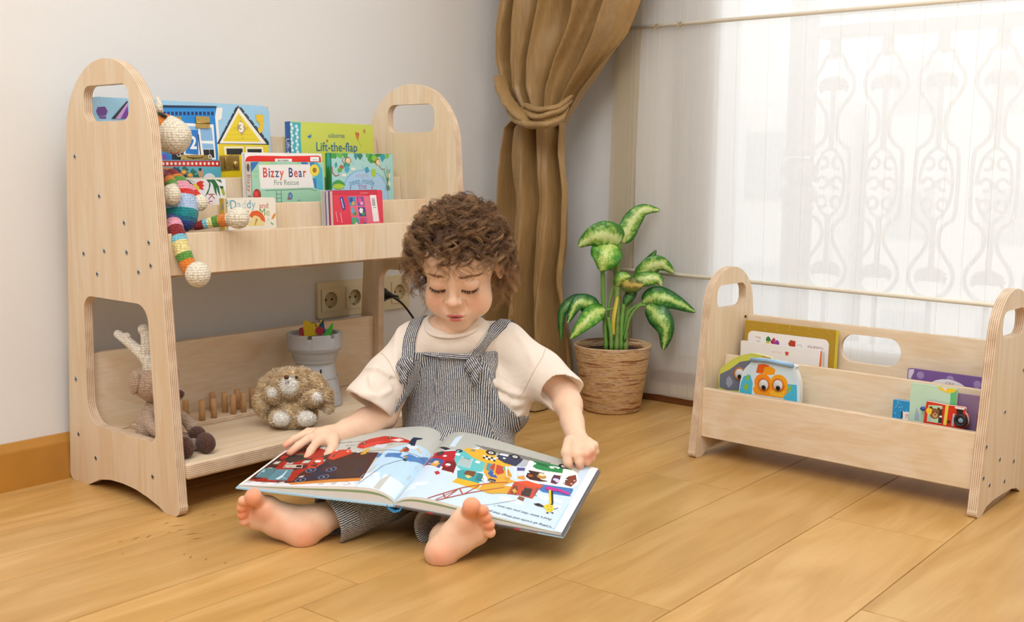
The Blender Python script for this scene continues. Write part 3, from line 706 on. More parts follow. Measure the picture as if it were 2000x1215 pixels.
# purple house and lamp at the left, seen through the slot
a.poly(P_m(m, (250, 196), (218, 232), (252, 232)), '2c2a36'); a.poly(P_m(m, (250, 200), (226, 232), (252, 232)), 'd0a4dc'); a.poly(P_m(m, (250, 206), (236, 232), (252, 232)), '7a3fa6'); a.poly(P_m(m, (192, 209), (206, 208), (211, 217), (208, 225), (193, 226), (189, 217)), '6b3f8f'); a.rect(*(m(195, 231) + m(208, 227)), '7d4fa0')
a.line(P_m(m, (199, 188), (198, 197), (192, 199), (191, 204), (196, 204)), .0009, 'dceef8')
a.poly(P_m(m, (252, 230), (310, 230), (318, 345), (252, 345)), '8a4fb4')
a.poly(P_m(m, (312, 303), (322, 300), (327, 313), (312, 313)), '7a4fb0'); a.poly(P_m(m, (322, 301), (330, 303), (330, 313), (326, 313)), '3f6fc0')
a.build('board_print', fr, rt, clip=(.0004, .0004, w - .0004, H_ - .0004))
brass = mat('b79a5c', .3, metal=.9, name='brass')
def plate(u0, v0, u1, v1, riv, nm='hinge', th_=.0016, knob=None):
    x0, z0 = m(u0, v1); x1, z1 = m(u1, v0); mb = MB(); mb.prism(rrect(x0, z0, x1, z1, .0015, 3), 0, th_, 0, M=Matrix(((1, 0, 0, 0), (0, 0, -1, -.0012), (0, 1, 0, 0), (0, 0, 0, 1))))
    for u, v in riv: x, z = m(u, v); mb.ell((x, -.0012 - th_, z), (.0014, .0011, .0014), nu=8, nv=6)
    if knob: (kx, kz) = m(*knob[:2]); mb.ell((kx, -.004, kz), (knob[2], .004, knob[3]), nu=14, nv=8)
    mb.build(nm, brass, rt, sm=None)
plate(383, 228, 409, 250, ((387, 232), (403, 232), (388, 247), (404, 247))); plate(338, 228, 354, 236, ((350, 230),)); mb = MB(); x0, z0 = m(384, 240); x1, z1 = m(409, 239); mb.tube([(x0, -.003, z0), (x1, -.003, z0)], .0018, 8); mb.build('hinge_pin', brass, rt)
plate(429, 304, 448, 333, ((433, 308), (443, 307), (444, 328)), 'latch', knob=(438, 318, .0018, .014)); plate(448, 303, 466, 332, ((456, 307), (459, 327)), 'latch', knob=(459, 322, .006, .009)); plate(352, 303, 412, 316, ((358, 311), (376, 311), (400, 311)), 'slide_bolt', knob=(380, 306, .019, .004))
for u, v in ((348, 302), (409, 306)):
    x, z = m(u, v); mb = MB(); mb.tube([(x + .0038 * math.cos(k / 10 * 2 * PI), -.0025, z + .0038 * math.sin(k / 10 * 2 * PI)) for k in range(11)], .0009, 6, cap=False); mb.tube([(x, -.0022, z + .004), (x - .001, -.0020, z + .018)], .0003, 4); mb.build('pull_ring', mat('eceae6', .4), rt)

# undersea book with a red polka-dot band
rt, m, w, H_ = book(MLU, 'board_book', 'blue undersea picture book with a red band of white dots along the top', .125, .2845, .4315, .6245, .069, .010, '3f9fb8', .03, r=.003, hard=False)
a = Art(); a.rect(.001, .001, w - .001, H_ - .001, '5bb0c6'); a.poly(P_m(m, (314, 314), (431, 314), (431.5, 325.5), (314, 325)), 'c5231c')
for k in range(14): x, y = m(320 + 8.1 * k, 319.5); a.circle(x, y, .0028, 'f3e8d8')
a.poly(P_m(m, (314, 327), (338, 327), (345, 340), (342, 349), (314, 349)), 'c88a4c'); a.poly(P_m(m, (314, 330), (326, 330), (332, 349), (314, 349)), '8a4a6c')
for i, (u, v, r1, c) in enumerate(((345, 332, .008, '1f4f6c'), (352, 341, .011, '14384c'), (368, 343, .010, '1f5f68'), (362, 331, .007, '216a5c'), (378, 336, .007, '1f6f5c'), (385, 346, .008, '1f6a58'), (356, 350, .012, '101f3a'))): x, y = m(u, v); a.poly(blob_poly(x, y, r1, r1 * .8, i, .3), c)
for u, v in ((360, 336), (372, 342)): x, y = m(u, v); a.circle(x, y, .0065, 'dc9a2c', ry=.0045); a.circle(x, y, .003, 'f0c860', ry=.002)
x, y = m(393, 338); a.circle(x, y, .006, 'c8a070', ry=.009); a.circle(x - .001, y + .007, .0035, '23303c'); x, y = m(410, 350); a.circle(x, y, .014, 'e6e8ee', ry=.012)
a.build('cover_print', fr, rt, clip=(.0004, .0004, w - .0004, H_ - .0004))

# lift-the-flap book
rt, m, w, H_ = book(MLU, 'lift_flap_book', 'lime green lift-the-flap book with a blue spine and flowered strip, back row', .470, .708, .4315, .7085, .081, .017, 'cfd95a', .02, r=.004, spine='2f6db8')
a = Art(); a.poly(P_m(m, (567, 238), (589, 239.5), (588, 268), (590, 300), (567, 300)), '3fb4c4')
for k in range(16): x, y = m(570 + (k % 2) * 9 + (k * 5 % 4), 243 + 3.6 * k); a.poly([(x + .0035 * (1 + .35 * math.cos(5 * t)) * math.cos(t), y + .0035 * (1 + .35 * math.cos(5 * t)) * math.sin(t)) for t in np.linspace(0, 2 * PI, 22)[:-1]], 'eaf5f6')
x, y = m(658, 265); a.text('usborne', x, y, .0155, '5a7f88', cond=.95); x, y = m(659, 288); a.text('Lift-the-flap', x, y, .028, '2b6f96', bold=.0002, cond=.93)
x, y = m(605, 266); a.poly([(x - .006, y), (x + .001, y - .005), (x + .006, y - .001), (x + .005, y + .006), (x + .002, y + .002)], '2f7fb8'); x, y = m(640, 275); a.poly(blob_poly(x, y, .0024, .0028, 3), 'c85030')
x, y = m(699, 265); a.poly([(x - .007, y + .008), (x + .005, y + .006), (x + .004, y - .004), (x + .001, y - .012), (x - .004, y - .001)], 'd87a2c'); a.poly([(x, y + .006), (x + .005, y + .006), (x + .004, y - .003)], 'b8403c'); x, y = m(713, 256); a.poly(blob_poly(x, y, .003, .005, 5), 'c0904c')
for k in range(4): x, y = m(702 + 1.5 * k, 277 + 3 * k); a.circle(x, y, .0007, '6a6a40')
a.build('cover_print', fr, rt, clip=(.0004, .0004, w - .0004, H_ - .0004))
s_ = Art(); s_.rect(0, 0, .017, H_, '2b62ac'); s_.text('Lift-the-flap', .0085, H_ - .075, .017, 'e8f0f6', rot=-PI / 2); s_.build('spine_print', sd_(.017), rt)

# white and red book
rt, m, w, H_ = book(MLU, 'board_book', 'white book with a broad red banner, behind the fire rescue book', .302, .4985, .4315, .6405, .0125, .011, 'f0ede8', .02, r=.003, hard=False)
a = Art(); a.poly(P_m(m, (480, 314), (482, 308), (487, 305), (500, 304), (560, 305), (622, 304), (627, 306), (629, 330), (480, 330)), 'e2200f'); a.poly(P_m(m, (538, 310), (571, 310), (571, 316), (538, 316)), 'f3f0ec'); x, y = m(554, 313.6); a.text('DAY AT SCHOOL', x, y, .0048, '23233a', bold=.0002, cond=.75); a.poly(P_m(m, (607, 306.5), (624, 306.5), (624, 315), (607, 315)), 'f3f0ec'); x, y = m(616, 312); a.text('READING', x, y, .0036, '3a3a4a', cond=.8)
a.build('cover_print', fr, rt, clip=(.0004, .0004, w - .0004, H_ - .0004))

# fire rescue book
rt, m, w, H_ = book(MLU, 'board_book', 'pale green board book about a bear and a fire rescue, front of the middle row', .3005, .487, .4315, .6225, -.008, .016, '9fd0b4', .02, r=.004, spine='e9e0d6', hard=False)
a = Art(); m2 = m
a.rect(.001, .001, w - .001, H_ - .001, 'a3d2b6', .003); a.poly(P_m(m, (488, 317), (507, 316), (498, 328), (488.5, 340)), '2a70bd'); a.poly(P_m(m, (585, 315.5), (600, 316), (604, 322), (592, 322)), '2a6fb8'); a.poly(P_m(m, (606, 316), (621, 317), (630, 330), (632, 371), (622, 370), (610, 330)), '48b3cf'); a.poly(P_m(m, (606, 316), (615, 316), (616, 330), (607, 330)), '2d7fc4'); a.poly(P_m(m, (611, 348), (617, 348), (620, 370), (614, 366)), '2d7fc4')
x, y = m(521, 318); a.circle(x, y, .007, 'a9d98c', ry=.005)
for i, (u, v) in enumerate(((532, 317), (499, 335), (585, 319), (500, 345), (537, 320))): x, y = m(u, v); a.poly(blob_poly(x, y, .006, .003, i), '8fcf9f')
a.poly(P_m(m, (506, 322), (606, 321), (614, 366), (509, 369)), 'efece8'); a.line(P_m(m, (518, 372), (560, 371), (605, 369), (618, 373)), .001, '4a5f54')
x, y = m(557.5, 338); a.text('Bizzy Bear', x, y, .0270, None, bold=.0005, cond=.80, cols=['d23a2a', '2b3f7f', 'd23a2a', '2b5f8f', 'd84a2a', 'x', '2b3f7f', 'd8402a', '2b4f86', 'd23a2a'])
x, y = m(560, 357); a.text('Fire Rescue', x, y, .0150, '4b7a68', cond=.9)
x, y = m(615, 332.5); a.circle(x, y, .0125, 'ecd832'); a.circle(x, y, .0112, 'd9c02a'); a.circle(x, y, .0105, 'f0dc3c'); a.circle(x, y, .0055, '7a7a30'); a.circle(x, y - .0008, .0035, 'c8602c')
x, y = m(502, 381); a.circle(x, y, .0095, '3a1c1c', ry=.012); a.circle(x - .0005, y, .0085, 'c81f1f', ry=.011); a.circle(x - .002, y + .002, .004, 'e0483c', ry=.005)
for s2 in (-.006, .006): x, y = m(545, 385); a.line([(x + s2, y + .012), (x + s2, y - .012)], .0018, '5f9480')
for k in range(3): a.line([(x - .006, y + .006 - .008 * k), (x + .006, y + .006 - .008 * k)], .0016, '5f9480')
x, y = m(567, 383); a.circle(x, y, .006, '5f7fa6', ry=.008); a.circle(x, y, .003, '7f9fc0'); x, y = m(563, 388); a.circle(x, y, .0022, 'b0583c'); x, y = m(584, 392); a.line([(x - .004, y - .002), (x, y + .002), (x + .004, y)], .0012, '6f9a86')
a.build('cover_print', fr, rt, clip=(.0004, .0004, w - .0004, H_ - .0004))
s_ = Art(); s_.rect(0, 0, .016, H_, 'ece2d8'); s_.circle(.008, H_ - .012, .005, '6a6a60', ry=.008); s_.text('Bizzy Bear', .008, H_ - .062, .0155, None, rot=-PI / 2, cols=['c8502f', '3a4a86', 'c8502f', '7a3a5a', 'c8502f', 'x', '2b3f5f', 'c8502f', '2b3f5f', 'c8502f']); s_.build('spine_print', sd_(.016), rt)

# white floral book
rt, m, w, H_ = book(MLU, 'picture_book', 'white book with red and yellow tulips and a green plant, beside the striped crochet doll', .095, .2465, .4315, .5885, .001, .010, 'eeedee', .02, r=.002)
a = Art(); a.rect(.001, .001, w - .001, H_ - .001, 'f0eff0')
a.poly(P_m(m, (362, 350), (368, 351), (380, 362), (386, 373), (384, 373), (372, 360)), '2f4a30'); a.poly(P_m(m, (384, 357), (392, 353), (399, 355), (396, 360), (400, 362), (396, 366), (399, 372), (392, 370), (386, 366)), 'dc2c18'); a.poly(P_m(m, (379, 358), (385, 361), (390, 366), (388, 374), (382, 371), (377, 365)), 'edcf30'); a.line(P_m(m, (371, 351), (382, 357)), .0008, '333c33')
a.poly(P_m(m, (403, 350.5), (420, 350.5), (428, 364), (431, 385), (426, 376), (423, 366), (424, 384), (420, 376), (416, 360), (411, 354), (412, 362), (407, 378), (400, 385), (408, 368), (409, 358)), '1f6a35'); a.poly(P_m(m, (421, 350.5), (432, 351), (434, 358)), '1f6a35')
a.poly(P_m(m, (431, 366), (436, 364), (440, 378), (438, 384), (434, 378)), 'a3b52a'); a.poly(P_m(m, (429, 363), (437, 364), (436, 369), (431, 368)), '2a4a24'); a.poly(P_m(m, (386, 384), (393, 384), (396, 392), (392, 396), (386, 390)), '3a3a20'); a.poly(P_m(m, (387, 387), (393, 388), (395, 394), (389, 392)), 'e0d03c'); a.poly(blob_poly(*m(366, 366), .004, .003, 2), 'dcdc90')
x, y = m(413, 394); a.text('Kuc', x, y, .021, 'b8485a', rot=-PI / 2); a.build('cover_print', fr, rt, clip=(.0004, .0004, w - .0004, H_ - .0004))

# peep inside book
rt, m, w, H_ = book(MLU, 'flap_book', 'blue and green peep inside book with monkeys and leaves round a pale arch', .5085, .689, .4315, .6420, -.005, .018, '7fbfc0', .02, r=.004, spine='2f8f46')
a = Art(); a.rect(.001, .001, w - .001, H_ - .001, 'a9d8d6', .003)
for i, (u, v, rx_, ry_, c) in enumerate(((652, 303, .010, .008, '3f9f4a'), (665, 302, .012, .007, '66b84a'), (676, 302, .007, .010, '3f9f56'), (696, 303, .006, .009, '3a8f8f'), (704, 304, .007, .008, '2f7f6a'), (722, 303, .010, .006, '5fae4a'), (730, 310, .015, .011, '3f9a48'), (748, 306, .008, .010, '3aa0b0'), (740, 302, .008, .005, '2f8a4a'), (757, 302, .006, .009, '7fc04a'), (657, 322, .004, .006, '4fa0a0'))): x, y = m(u, v); a.poly(blob_poly(x, y, rx_, ry_, i, .22), c)
for i, (u, v) in enumerate(((648, 318), (690, 318), (710, 312), (712, 330), (758, 330), (760, 345), (752, 350), (645, 335))):
    x, y = m(u, v)
    for k in range(4): a.line([(x + .003 * math.cos(k), y - .006 + .003 * k), (x + .006 * math.cos(k + 1), y - .004 + .004 * k)], .0006, '5f9a98')
a.circle(*m(680, 314), .0085, 'a6583a'); a.circle(*m(680.5, 314), .0062, 'f2dca6'); a.circle(*m(681, 315), .0011, '2a2020'); a.poly(blob_poly(*m(677, 323), .009, .006, 3), '2f9a70'); a.poly(blob_poly(*m(678, 330), .007, .008, 4), '48a9c8'); a.poly(blob_poly(*m(667, 327), .006, .005, 7), 'b8583c'); a.poly(blob_poly(*m(664, 332), .006, .005, 9), '5fae3a')
for u, v, c in ((690, 330, 'f0e8e0'), (672, 342, 'f0e8e0')): x, y = m(u, v); a.rect(x - .006, y - .003, x + .006, y + .003, c)
a.line(P_m(m, (649, 326), (650, 338), (656, 344), (663, 341)), .0022, 'b0604a'); a.line(P_m(m, (671, 308), (669, 315), (675, 320)), .0016, 'b0604a')
a.circle(*m(738, 316), .0075, 'b8683c'); a.circle(*m(739, 317), .0055, 'f0dca8'); a.circle(*m(740, 316), .001, '2a2020'); a.poly(blob_poly(*m(731, 309), .008, .006, 13), '8fc83c'); a.line(P_m(m, (741, 324), (746, 331), (752, 330)), .0016, 'b0604a')
a.poly([m(*p) for p in ((668, 395), (672, 358), (680, 344), (694, 334), (712, 331), (730, 334), (744, 343), (754, 360), (760, 395))], '7fb0d8'); a.poly([m(*p) for p in ((669, 395), (673, 359), (681, 345.5), (694, 335.5), (712, 332.5), (729, 335.5), (743, 344.5), (753, 361), (759, 395))], 'a9cfee')
a.poly(blob_poly(*m(717, 332), .006, .007, 5), '3a9ac0'); a.poly(blob_poly(*m(730, 338), .0065, .010, 6), 'a6cf3c'); a.poly(blob_poly(*m(661, 361), .0175, .010, 8, .08), '3f9f46'); a.poly(blob_poly(*m(661, 364), .0165, .0055, 8, .08), 'b4d23a')
x, y = m(707, 342.5); a.text('usborne', x, y, .0120, 'b3a3b8', cond=.95); x, y = m(707, 353.5); a.text('peep inside', x, y, .0190, '4f86a6', cond=.86, arc=.12); x, y = m(708, 364); a.text('the', x, y, .0185, '9a5f8a'); a.line(P_m(m, (684, 366), (684, 372)), .002, '6a4a7a'); a.line(P_m(m, (726, 363), (726, 372)), .002, 'a03a3a')
for i in range(5): a.poly(blob_poly(*m(757 + (i % 2) * 3, 335 + 8 * i), .004, .006, i), ['8fc0a8', 'e8e2b0', '6f9a80', 'efe8c0', '5a8a70'][i])
a.line(P_m(m, (750, 332), (762, 372)), .001, '4a6a58'); a.line(P_m(m, (762, 330), (752, 372)), .001, '4a6a58')
a.build('cover_print', fr, rt, clip=(.0004, .0004, w - .0004, H_ - .0004))
s_ = Art(); s_.rect(0, 0, .018, H_, '2f8f46'); s_.poly(blob_poly(.010, H_ - .02, .006, .02, 3), '3fb0b0'); s_.poly(blob_poly(.009, H_ - .06, .006, .03, 4), '1f7a38'); s_.build('spine_print', sd_(.018), rt)

# daddy book
rt, m, w, H_ = book(MLU, 'board_book', 'small cream board book reading Daddy and Me, half behind a crochet foot', .1915, .3045, .4315, .5535, -.0785, .022, 'ece4d2', .02, r=.006, spine='c9a83a', hard=False)
a = Art(); a.rect(.001, .001, w - .001, H_ - .001, 'efe8d8', .005)
x, y = m(475, 400); a.text('Daddy', x, y, .0235, None, cond=.9, cols=['2f93a8', '8fb8c8', 'b9d3da', '3a9cb0', '7fb0c4']); x, y = m(515.5, 402); a.text('and', x, y, .0155, 'b8452c'); x, y = m(517, 415); a.text('Me', x, y, .0205, None, cols=['5f9440', '9fb85a'])
x, y = m(444.5, 397.5); a.circle(x, y, .0058, '6fa6c0'); a.circle(x, y, .0045, 'efe8d8'); a.circle(x, y + .001, .0022, '5f9ac0')
a.poly([m(*p) for p in ((487, 420), (492, 413), (502, 411), (512, 416), (517, 425), (518, 434), (511, 431), (507, 425), (500, 421), (492, 426), (488, 423))], 'e2601f'); a.poly(P_m(m, (484, 438), (496, 421), (501, 422), (517, 436), (516, 441), (484, 442)), 'ecd690'); a.poly(P_m(m, (497, 440), (500, 426), (504, 428), (498, 441)), 'c09440')
a.poly(P_m(m, (530, 428), (533, 420), (538, 415), (538, 421), (534, 428)), 'e08f24'); a.poly(P_m(m, (528, 433), (534, 437), (533, 440), (529, 437)), '7fae6a'); a.poly(P_m(m, (522, 424), (526, 430), (524, 432)), 'b8cfc0'); a.circle(*m(485, 413), .002, 'd8b45a')
a.build('cover_print', fr, rt, clip=(.0004, .0004, w - .0004, H_ - .0004))
s_ = Art(); s_.rect(0, 0, .009, H_, 'e6cf7a'); s_.rect(.003, 0, .006, H_, 'f0ead8'); s_.rect(.009, 0, .022, H_, 'c9a632'); s_.circle(.013, H_ - .016, .0035, '8a8a8a', ry=.006); s_.build('spine_print', lambda x, y, h: (-h, x, y), rt)

# three board books, the front one red
for nm, lb, dx, y_, th_, cv, pg, z1_ in (('board_book', 'grey-backed board book, last of the three behind the red cover', -.002, -.0655, .011, 'cfcbc6', 'bfbab2', .5655), ('board_book', 'board book with a purple cover, second of the three', -.001, -.0775, .011, '5f4a96', 'd6d1c8', .5650), ('picture_book', 'red picture book showing its back cover with small pictures and a barcode', 0, -.0895, .011, 'e0304a', 'd9d4cc', .5645)):
    rt, m, w, H_ = book(MLU, nm, lb, .4405 + dx, .5775 + dx, .4315, z1_, y_, th_, cv, .035, r=.004, hard=False, pages=pg)
a = Art(); a.rect(.001, .001, w - .001, H_ - .001, 'e2344e', .003); a.poly(P_m(m, (648, 372), (737, 372), (739, 380), (649, 381)), 'd1203c'); a.poly(P_m(m, (683, 383), (735, 383), (743, 436), (688, 436)), 'ee6f88'); a.rect(.001, .001, .002, .002, 'e2344e')
for k in range(20): a.line(P_m(m, (651 + 4 * k, 374), (651.5 + 4 * k, 378)), .0004, 'ef7088')
x, y = m(712, 377); a.text('1 2 3 4 5 6 7', x, y, .0045, 'f6c8d0')
for j, row in enumerate(((('4f8fc0', '2f4f9a', 'e0a840'), ('7a4fa0', 'e04a8f', 'f0a0c0')), (('e06a70', '5fb0d0', '3f8f50'), ('4a3f8a', 'f0f0f0', '3f9a50')), (('3f9fa0', '5fb04a', 'f0d0d0'), ('c05a90', 'e0405a', '504a90')))):
    for i, (c1, c2, c3) in enumerate(row):
        u0 = 680.5 + 16.5 * i + 2.6 * j; v0 = 384 + 20.5 * j; a.poly(P_m(m, (u0, v0), (u0 + 14, v0), (u0 + 15.5, v0 + 18), (u0 + 2, v0 + 18)), c1); a.poly(blob_poly(*m(u0 + 6, v0 + 7), .005, .006, i + j), c2); a.poly(blob_poly(*m(u0 + 10, v0 + 13), .0045, .004, i + j + 5), c3)
a.poly(P_m(m, (664, 386), (670, 384), (674, 398), (675, 409), (670, 411), (667, 398)), '2f3f96'); a.line(P_m(m, (667, 388), (671, 406)), .002, 'd9dff0')
a.poly(P_m(m, (723, 381), (735, 381), (740, 432), (729, 433)), 'f2eeec')
for k in range(12): a.line(P_m(m, (726.5 + .08 * k, 388 + 1.25 * k), (732.5 + .08 * k, 388 + 1.25 * k)), .0005 + .0004 * (k % 3 == 0), '2a2a2c')
a.line(P_m(m, (729, 405), (735, 405)), .001, '2a2a2c')
for k in range(7): a.line(P_m(m, (715 + 1.3 * k, 384), (719.5 + 1.3 * k, 432)), .0003, 'e89aaa')
for u, v, l in ((656, 413, 20), (665, 415, 20)): a.line(P_m(m, (u, v), (u + 2.5, v + l)), .0011, 'f6dbe0')
a.build('cover_print', fr, rt, clip=(.0004, .0004, w - .0004, H_ - .0004))

# ---- low bookshelf
rt, m, w, H_ = book(MRU, 'picture_book', 'gold-bordered book with fruit pictures upside down, in the back row', .029, .2455, .0605, .2835, .0365, .011, 'b5912c', .03, r=.002, spine='c79f2c')
mb = MB(); mb.box((.2166, .0005, .0), (.2180, .0105, H_ - .0005)); mb.build('page_edges', mat('e8d322', .5), rt)
a = Art(); a.rect(.0005, .0005, w - .0005, H_ - .0005, 'b58f2a')
rg = random.Random(2)
for k in range(90): x, y = rg.uniform(.004, w - .004), rg.uniform(H_ - .10, H_ - .003); a.poly(blob_poly(x, y, .0014, .0014, k), 'cbaa4c')
x0_, y1_ = m(1461, 645); x1_, _ = m(1619, 668); a.rect(x0_, .02, x1_, y1_, 'efecea', .012)
x, y = m(1480, 659); a.text('Plum', x, y, .0075, 'b04a5a', rot=PI, cond=.9); x, y = m(1481, 667); a.text('Cat', x, y, .006, '4a4a5a', rot=PI); x, y = m(1592, 679); a.text('Football Ball', x, y, .0085, 'a83a5a', rot=PI, cond=.85)
for u, v, r1, c in ((1500, 663, .006, '2f7f4a'), (1499, 671, .005, 'd0c83c'), (1509, 668, .005, 'b01f4a'), (1517, 670, .006, '8f3fa0'), (1511, 664, .004, 'c0305a'), (1547, 672, .0085, 'b8401f')): a.poly(blob_poly(*m(u, v), r1, r1, u), c)
a.line(P_m(m, (1556, 674), (1565, 674), (1565, 679), (1558, 680)), .0012, 'c9bfa0'); a.build('cover_print', fr, rt, clip=(.0004, .0004, w - .0004, H_ - .0004))
rt, m, w, H_ = book(MRU, 'picture_book', 'white book with a red cup emblem and orange bar, in front of the gold book', .029, .2245, .0605, .240, .0215, .007, 'efebe8', .03, r=.002, pages='e6e2dc')
a = Art(); a.rect(.0006, .0006, w - .0006, H_ - .0006, 'efebe8'); x, y = m(1536, 691); a.poly([(x - .0045, y + .004), (x + .0045, y + .004), (x + .003, y - .004), (x - .003, y - .004)], 'd8493a'); x, y = m(1517, 688); a.text('YAYINLARI', x, y, .0065, 'eeb8b4', rot=PI, cond=.8); a.poly(P_m(m, (1602, 685), (1609, 686), (1607, 717), (1599, 716)), 'ea6a2a'); a.build('cover_print', fr, rt, clip=(.0004, .0004, w - .0004, H_ - .0004))
# elephant-shaped googly book
def shaped(label, pts, yv, th, cov, z0=.0605):
    q = [onplane(MRU, u, v, yv) for u, v in pts]; x0 = min(p[0] for p in q); x1 = max(p[0] for p in q); z1 = max(p[1] for p in q)
    ol = [(p[0] - x0, p[1] - z0) for p in q]; ol = [tuple(p)[:2] for p in spline([(a_, b_, 0) for a_, b_ in ol], 5)]; ol = [(ol[0][0], 0)] + ol + [(ol[-1][0], 0)]
    return book(MRU, 'shaped_book', label, x0, x1, z0, z1, yv, th, cov, 0.02, hard=False, outline=ol, cat='book')
def googly(rt, m, u, v, r):
    x, y = m(u, v); mb = MB(); mb.tube([(x + r * math.cos(k / 20 * 2 * PI), -.0015, y + r * math.sin(k / 20 * 2 * PI)) for k in range(21)], .0016, 8, cap=False); mb.build('eye_rim', mat('c9701c' if r > .009 else '7c7c84', .4), rt)
    mb = MB(); mb.ell((x, -.0006, y), (r * .95, .0035, r * .95), nu=24, nv=10); e_ = mb.build('googly_eye', mat('d6d8dc', .2), rt)
    mb = MB(); mb.ell((x + r * .12, -.0040, y - r * .48), (r * .42, .0016, r * .42), nu=16, nv=8); mb.build('pupil', mat('141416', .15), e_)
rt, m, w, H_ = shaped('grey and yellow animal-shaped board book with a googly eye, left of the fish bowl book', [(1403.5, 757), (1405, 725), (1420, 709), (1440, 697), (1462, 691), (1480, 692), (1498, 697), (1508, 705), (1510, 760)], -.062, .010, 'c9cf5a')
a = Art(); a.poly(P_m(m, (1405, 756), (1406, 731), (1425, 722), (1445, 707), (1470, 703), (1490, 712), (1490, 765), (1420, 762)), '6d7486'); a.poly(P_m(m, (1407, 729), (1425, 710), (1450, 697), (1470, 695), (1482, 700), (1445, 707), (1424, 722)), 'd0d25a'); a.poly(P_m(m, (1486, 700), (1490, 694), (1502, 698), (1506, 706)), 'd0a050'); a.poly(blob_poly(*m(1424, 746), .008, .011, 3), '9a9fb4'); a.build('cover_print', fr, rt, clip=(.0004, .0004, w - .0004, H_ - .0004)); googly(rt, m, 1445, 730, .0125)
# fish bowl book
rt, m, w, H_ = shaped('fish bowl shaped board book with an orange fish and two googly eyes', [(1443, 769), (1446, 742), (1453, 722), (1465, 709), (1470, 700), (1510, 704), (1552, 714), (1553, 722), (1560, 742), (1562, 765), (1561, 785)], -.084, .012, 'd6e8f4')
a = Art(); a.poly(P_m(m, (1444, 768), (1448, 741), (1456, 722), (1470, 710), (1545, 719), (1555, 742), (1557, 785), (1500, 777)), 'cfe4f0'); a.poly(P_m(m, (1444, 768), (1447, 748), (1452, 735), (1465, 732), (1470, 748), (1468, 772)), '48b8dc'); a.poly(P_m(m, (1530, 765), (1535, 750), (1556, 752), (1557, 785), (1530, 780)), '48b8dc')
a.poly(P_m(m, (1476, 728), (1480, 712), (1492, 711), (1502, 714), (1500, 724), (1488, 730)), 'e0601c'); a.poly(P_m(m, (1490, 728), (1493, 717), (1505, 716), (1514, 722), (1512, 732), (1496, 733)), 'f0a01c'); a.circle(*m(1490, 749), .0205, 'f0901c'); a.circle(*m(1521, 751), .0205, 'f0a81c'); a.poly(P_m(m, (1470, 760), (1478, 748), (1535, 752), (1537, 768), (1528, 778), (1475, 770)), 'f09a1c'); a.poly(P_m(m, (1503, 765), (1512, 760), (1534, 764), (1530, 776), (1505, 772)), 'f0b82c')
for pts in (((1460, 730), (1464, 736), (1460, 746), (1456, 740)), ((1456, 748), (1462, 752), (1458, 764), (1452, 758)), ((1540, 755), (1546, 752), (1544, 764), (1538, 768))): a.poly(P_m(m, *pts), '8fb83c')
a.build('cover_print', fr, rt, clip=(.0004, .0004, w - .0004, H_ - .0004)); googly(rt, m, 1492, 751, .0122); googly(rt, m, 1520, 752, .0122)
mb = MB(); q = [m(1467, 702), (m(1500, 704)), m(1550, 714)]; mb.tube([(p[0], -.003, p[1]) for p in q], .0042, 10); mb.build('bowl_rim', mat('8fb8dc', .3), rt)
# purple dotted book, lavender book, mint book, blue dotted book, fire truck book
rt, m, w, H_ = book(MRU, 'picture_book', 'purple book with pale dots, back row at the right end', .408, .594, .0605, .2265, .026, .010, '6f4f96', .03, r=.003)
a = Art(); a.rect(.0005, .0005, w - .0005, H_ - .0005, '7a5a9c')
for u, v in ((1797, 733), (1855, 741), (1908, 751)): a.circle(*m(u, v), .0072, 'a48fc4')
x, y = m(1850, 767); a.circle(x, y, .042, 'eceaf0', ry=.026); x, y = m(1854, 749.5); a.text('INDI', x, y, .0085, 'a07078', rot=PI); a.poly(P_m(m, (1774, 722), (1785, 720), (1784, 728), (1780, 735), (1778, 741), (1773, 738)), 'd9d2e2'); a.build('cover_print', fr, rt, clip=(.0004, .0004, w - .0004, H_ - .0004))
rt, m, w, H_ = book(MRU, 'picture_book', 'plain lavender book in the front row, right behind the toy truck book', .530, .5835, .0605, .2085, -.0625, .008, '8c7394', .02, r=.002, pages='c8c0c8')
rt, m, w, H_ = book(MRU, 'picture_book', 'pale mint book with a yellow and green corner, front row of the low bookshelf', .457, .5435, .0605, .2185, -.0725, .008, 'bfe0c8', .02, r=.002)
a = Art(); a.poly(P_m(m, (1857, 758), (1870, 761), (1868, 793), (1855, 791)), '5fbf7c'); a.poly(P_m(m, (1829, 755), (1870, 761), (1862, 767), (1850, 768), (1838, 763)), 'eed02c'); a.poly(P_m(m, (1838, 756), (1850, 757), (1847, 765)), 'eed8dc'); a.poly(P_m(m, (1786, 812), (1790, 796), (1795, 812), (1794, 822), (1786, 820)), 'a8b8cc'); a.build('cover_print', fr, rt, clip=(.0004, .0004, w - .0004, H_ - .0004))
rt, m, w, H_ = book(MRU, 'board_book', 'small bright blue dotted board book at the left of the mint book', .4235, .4565, .0605, .181, -.071, .011, '2293cf', .02, r=.002, hard=False)
a = Art(); rg = random.Random(8)
for k in range(22): a.circle(rg.uniform(.004, w - .003), rg.uniform(H_ - .034, H_ - .003), .0008, 'a8d8ec')
a.poly(P_m(m, (1763, 804), (1777, 805), (1776, 821), (1762, 819)), 'f0eeea'); a.poly(P_m(m, (1760, 804), (1763, 804), (1763, 817), (1760, 816)), '20242c'); x, y = m(1771, 813); a.text('82', x, y, .0085, 'd85a3a', rot=-PI / 2); a.build('cover_print', fr, rt, clip=(.0004, .0004, w - .0004, H_ - .0004))
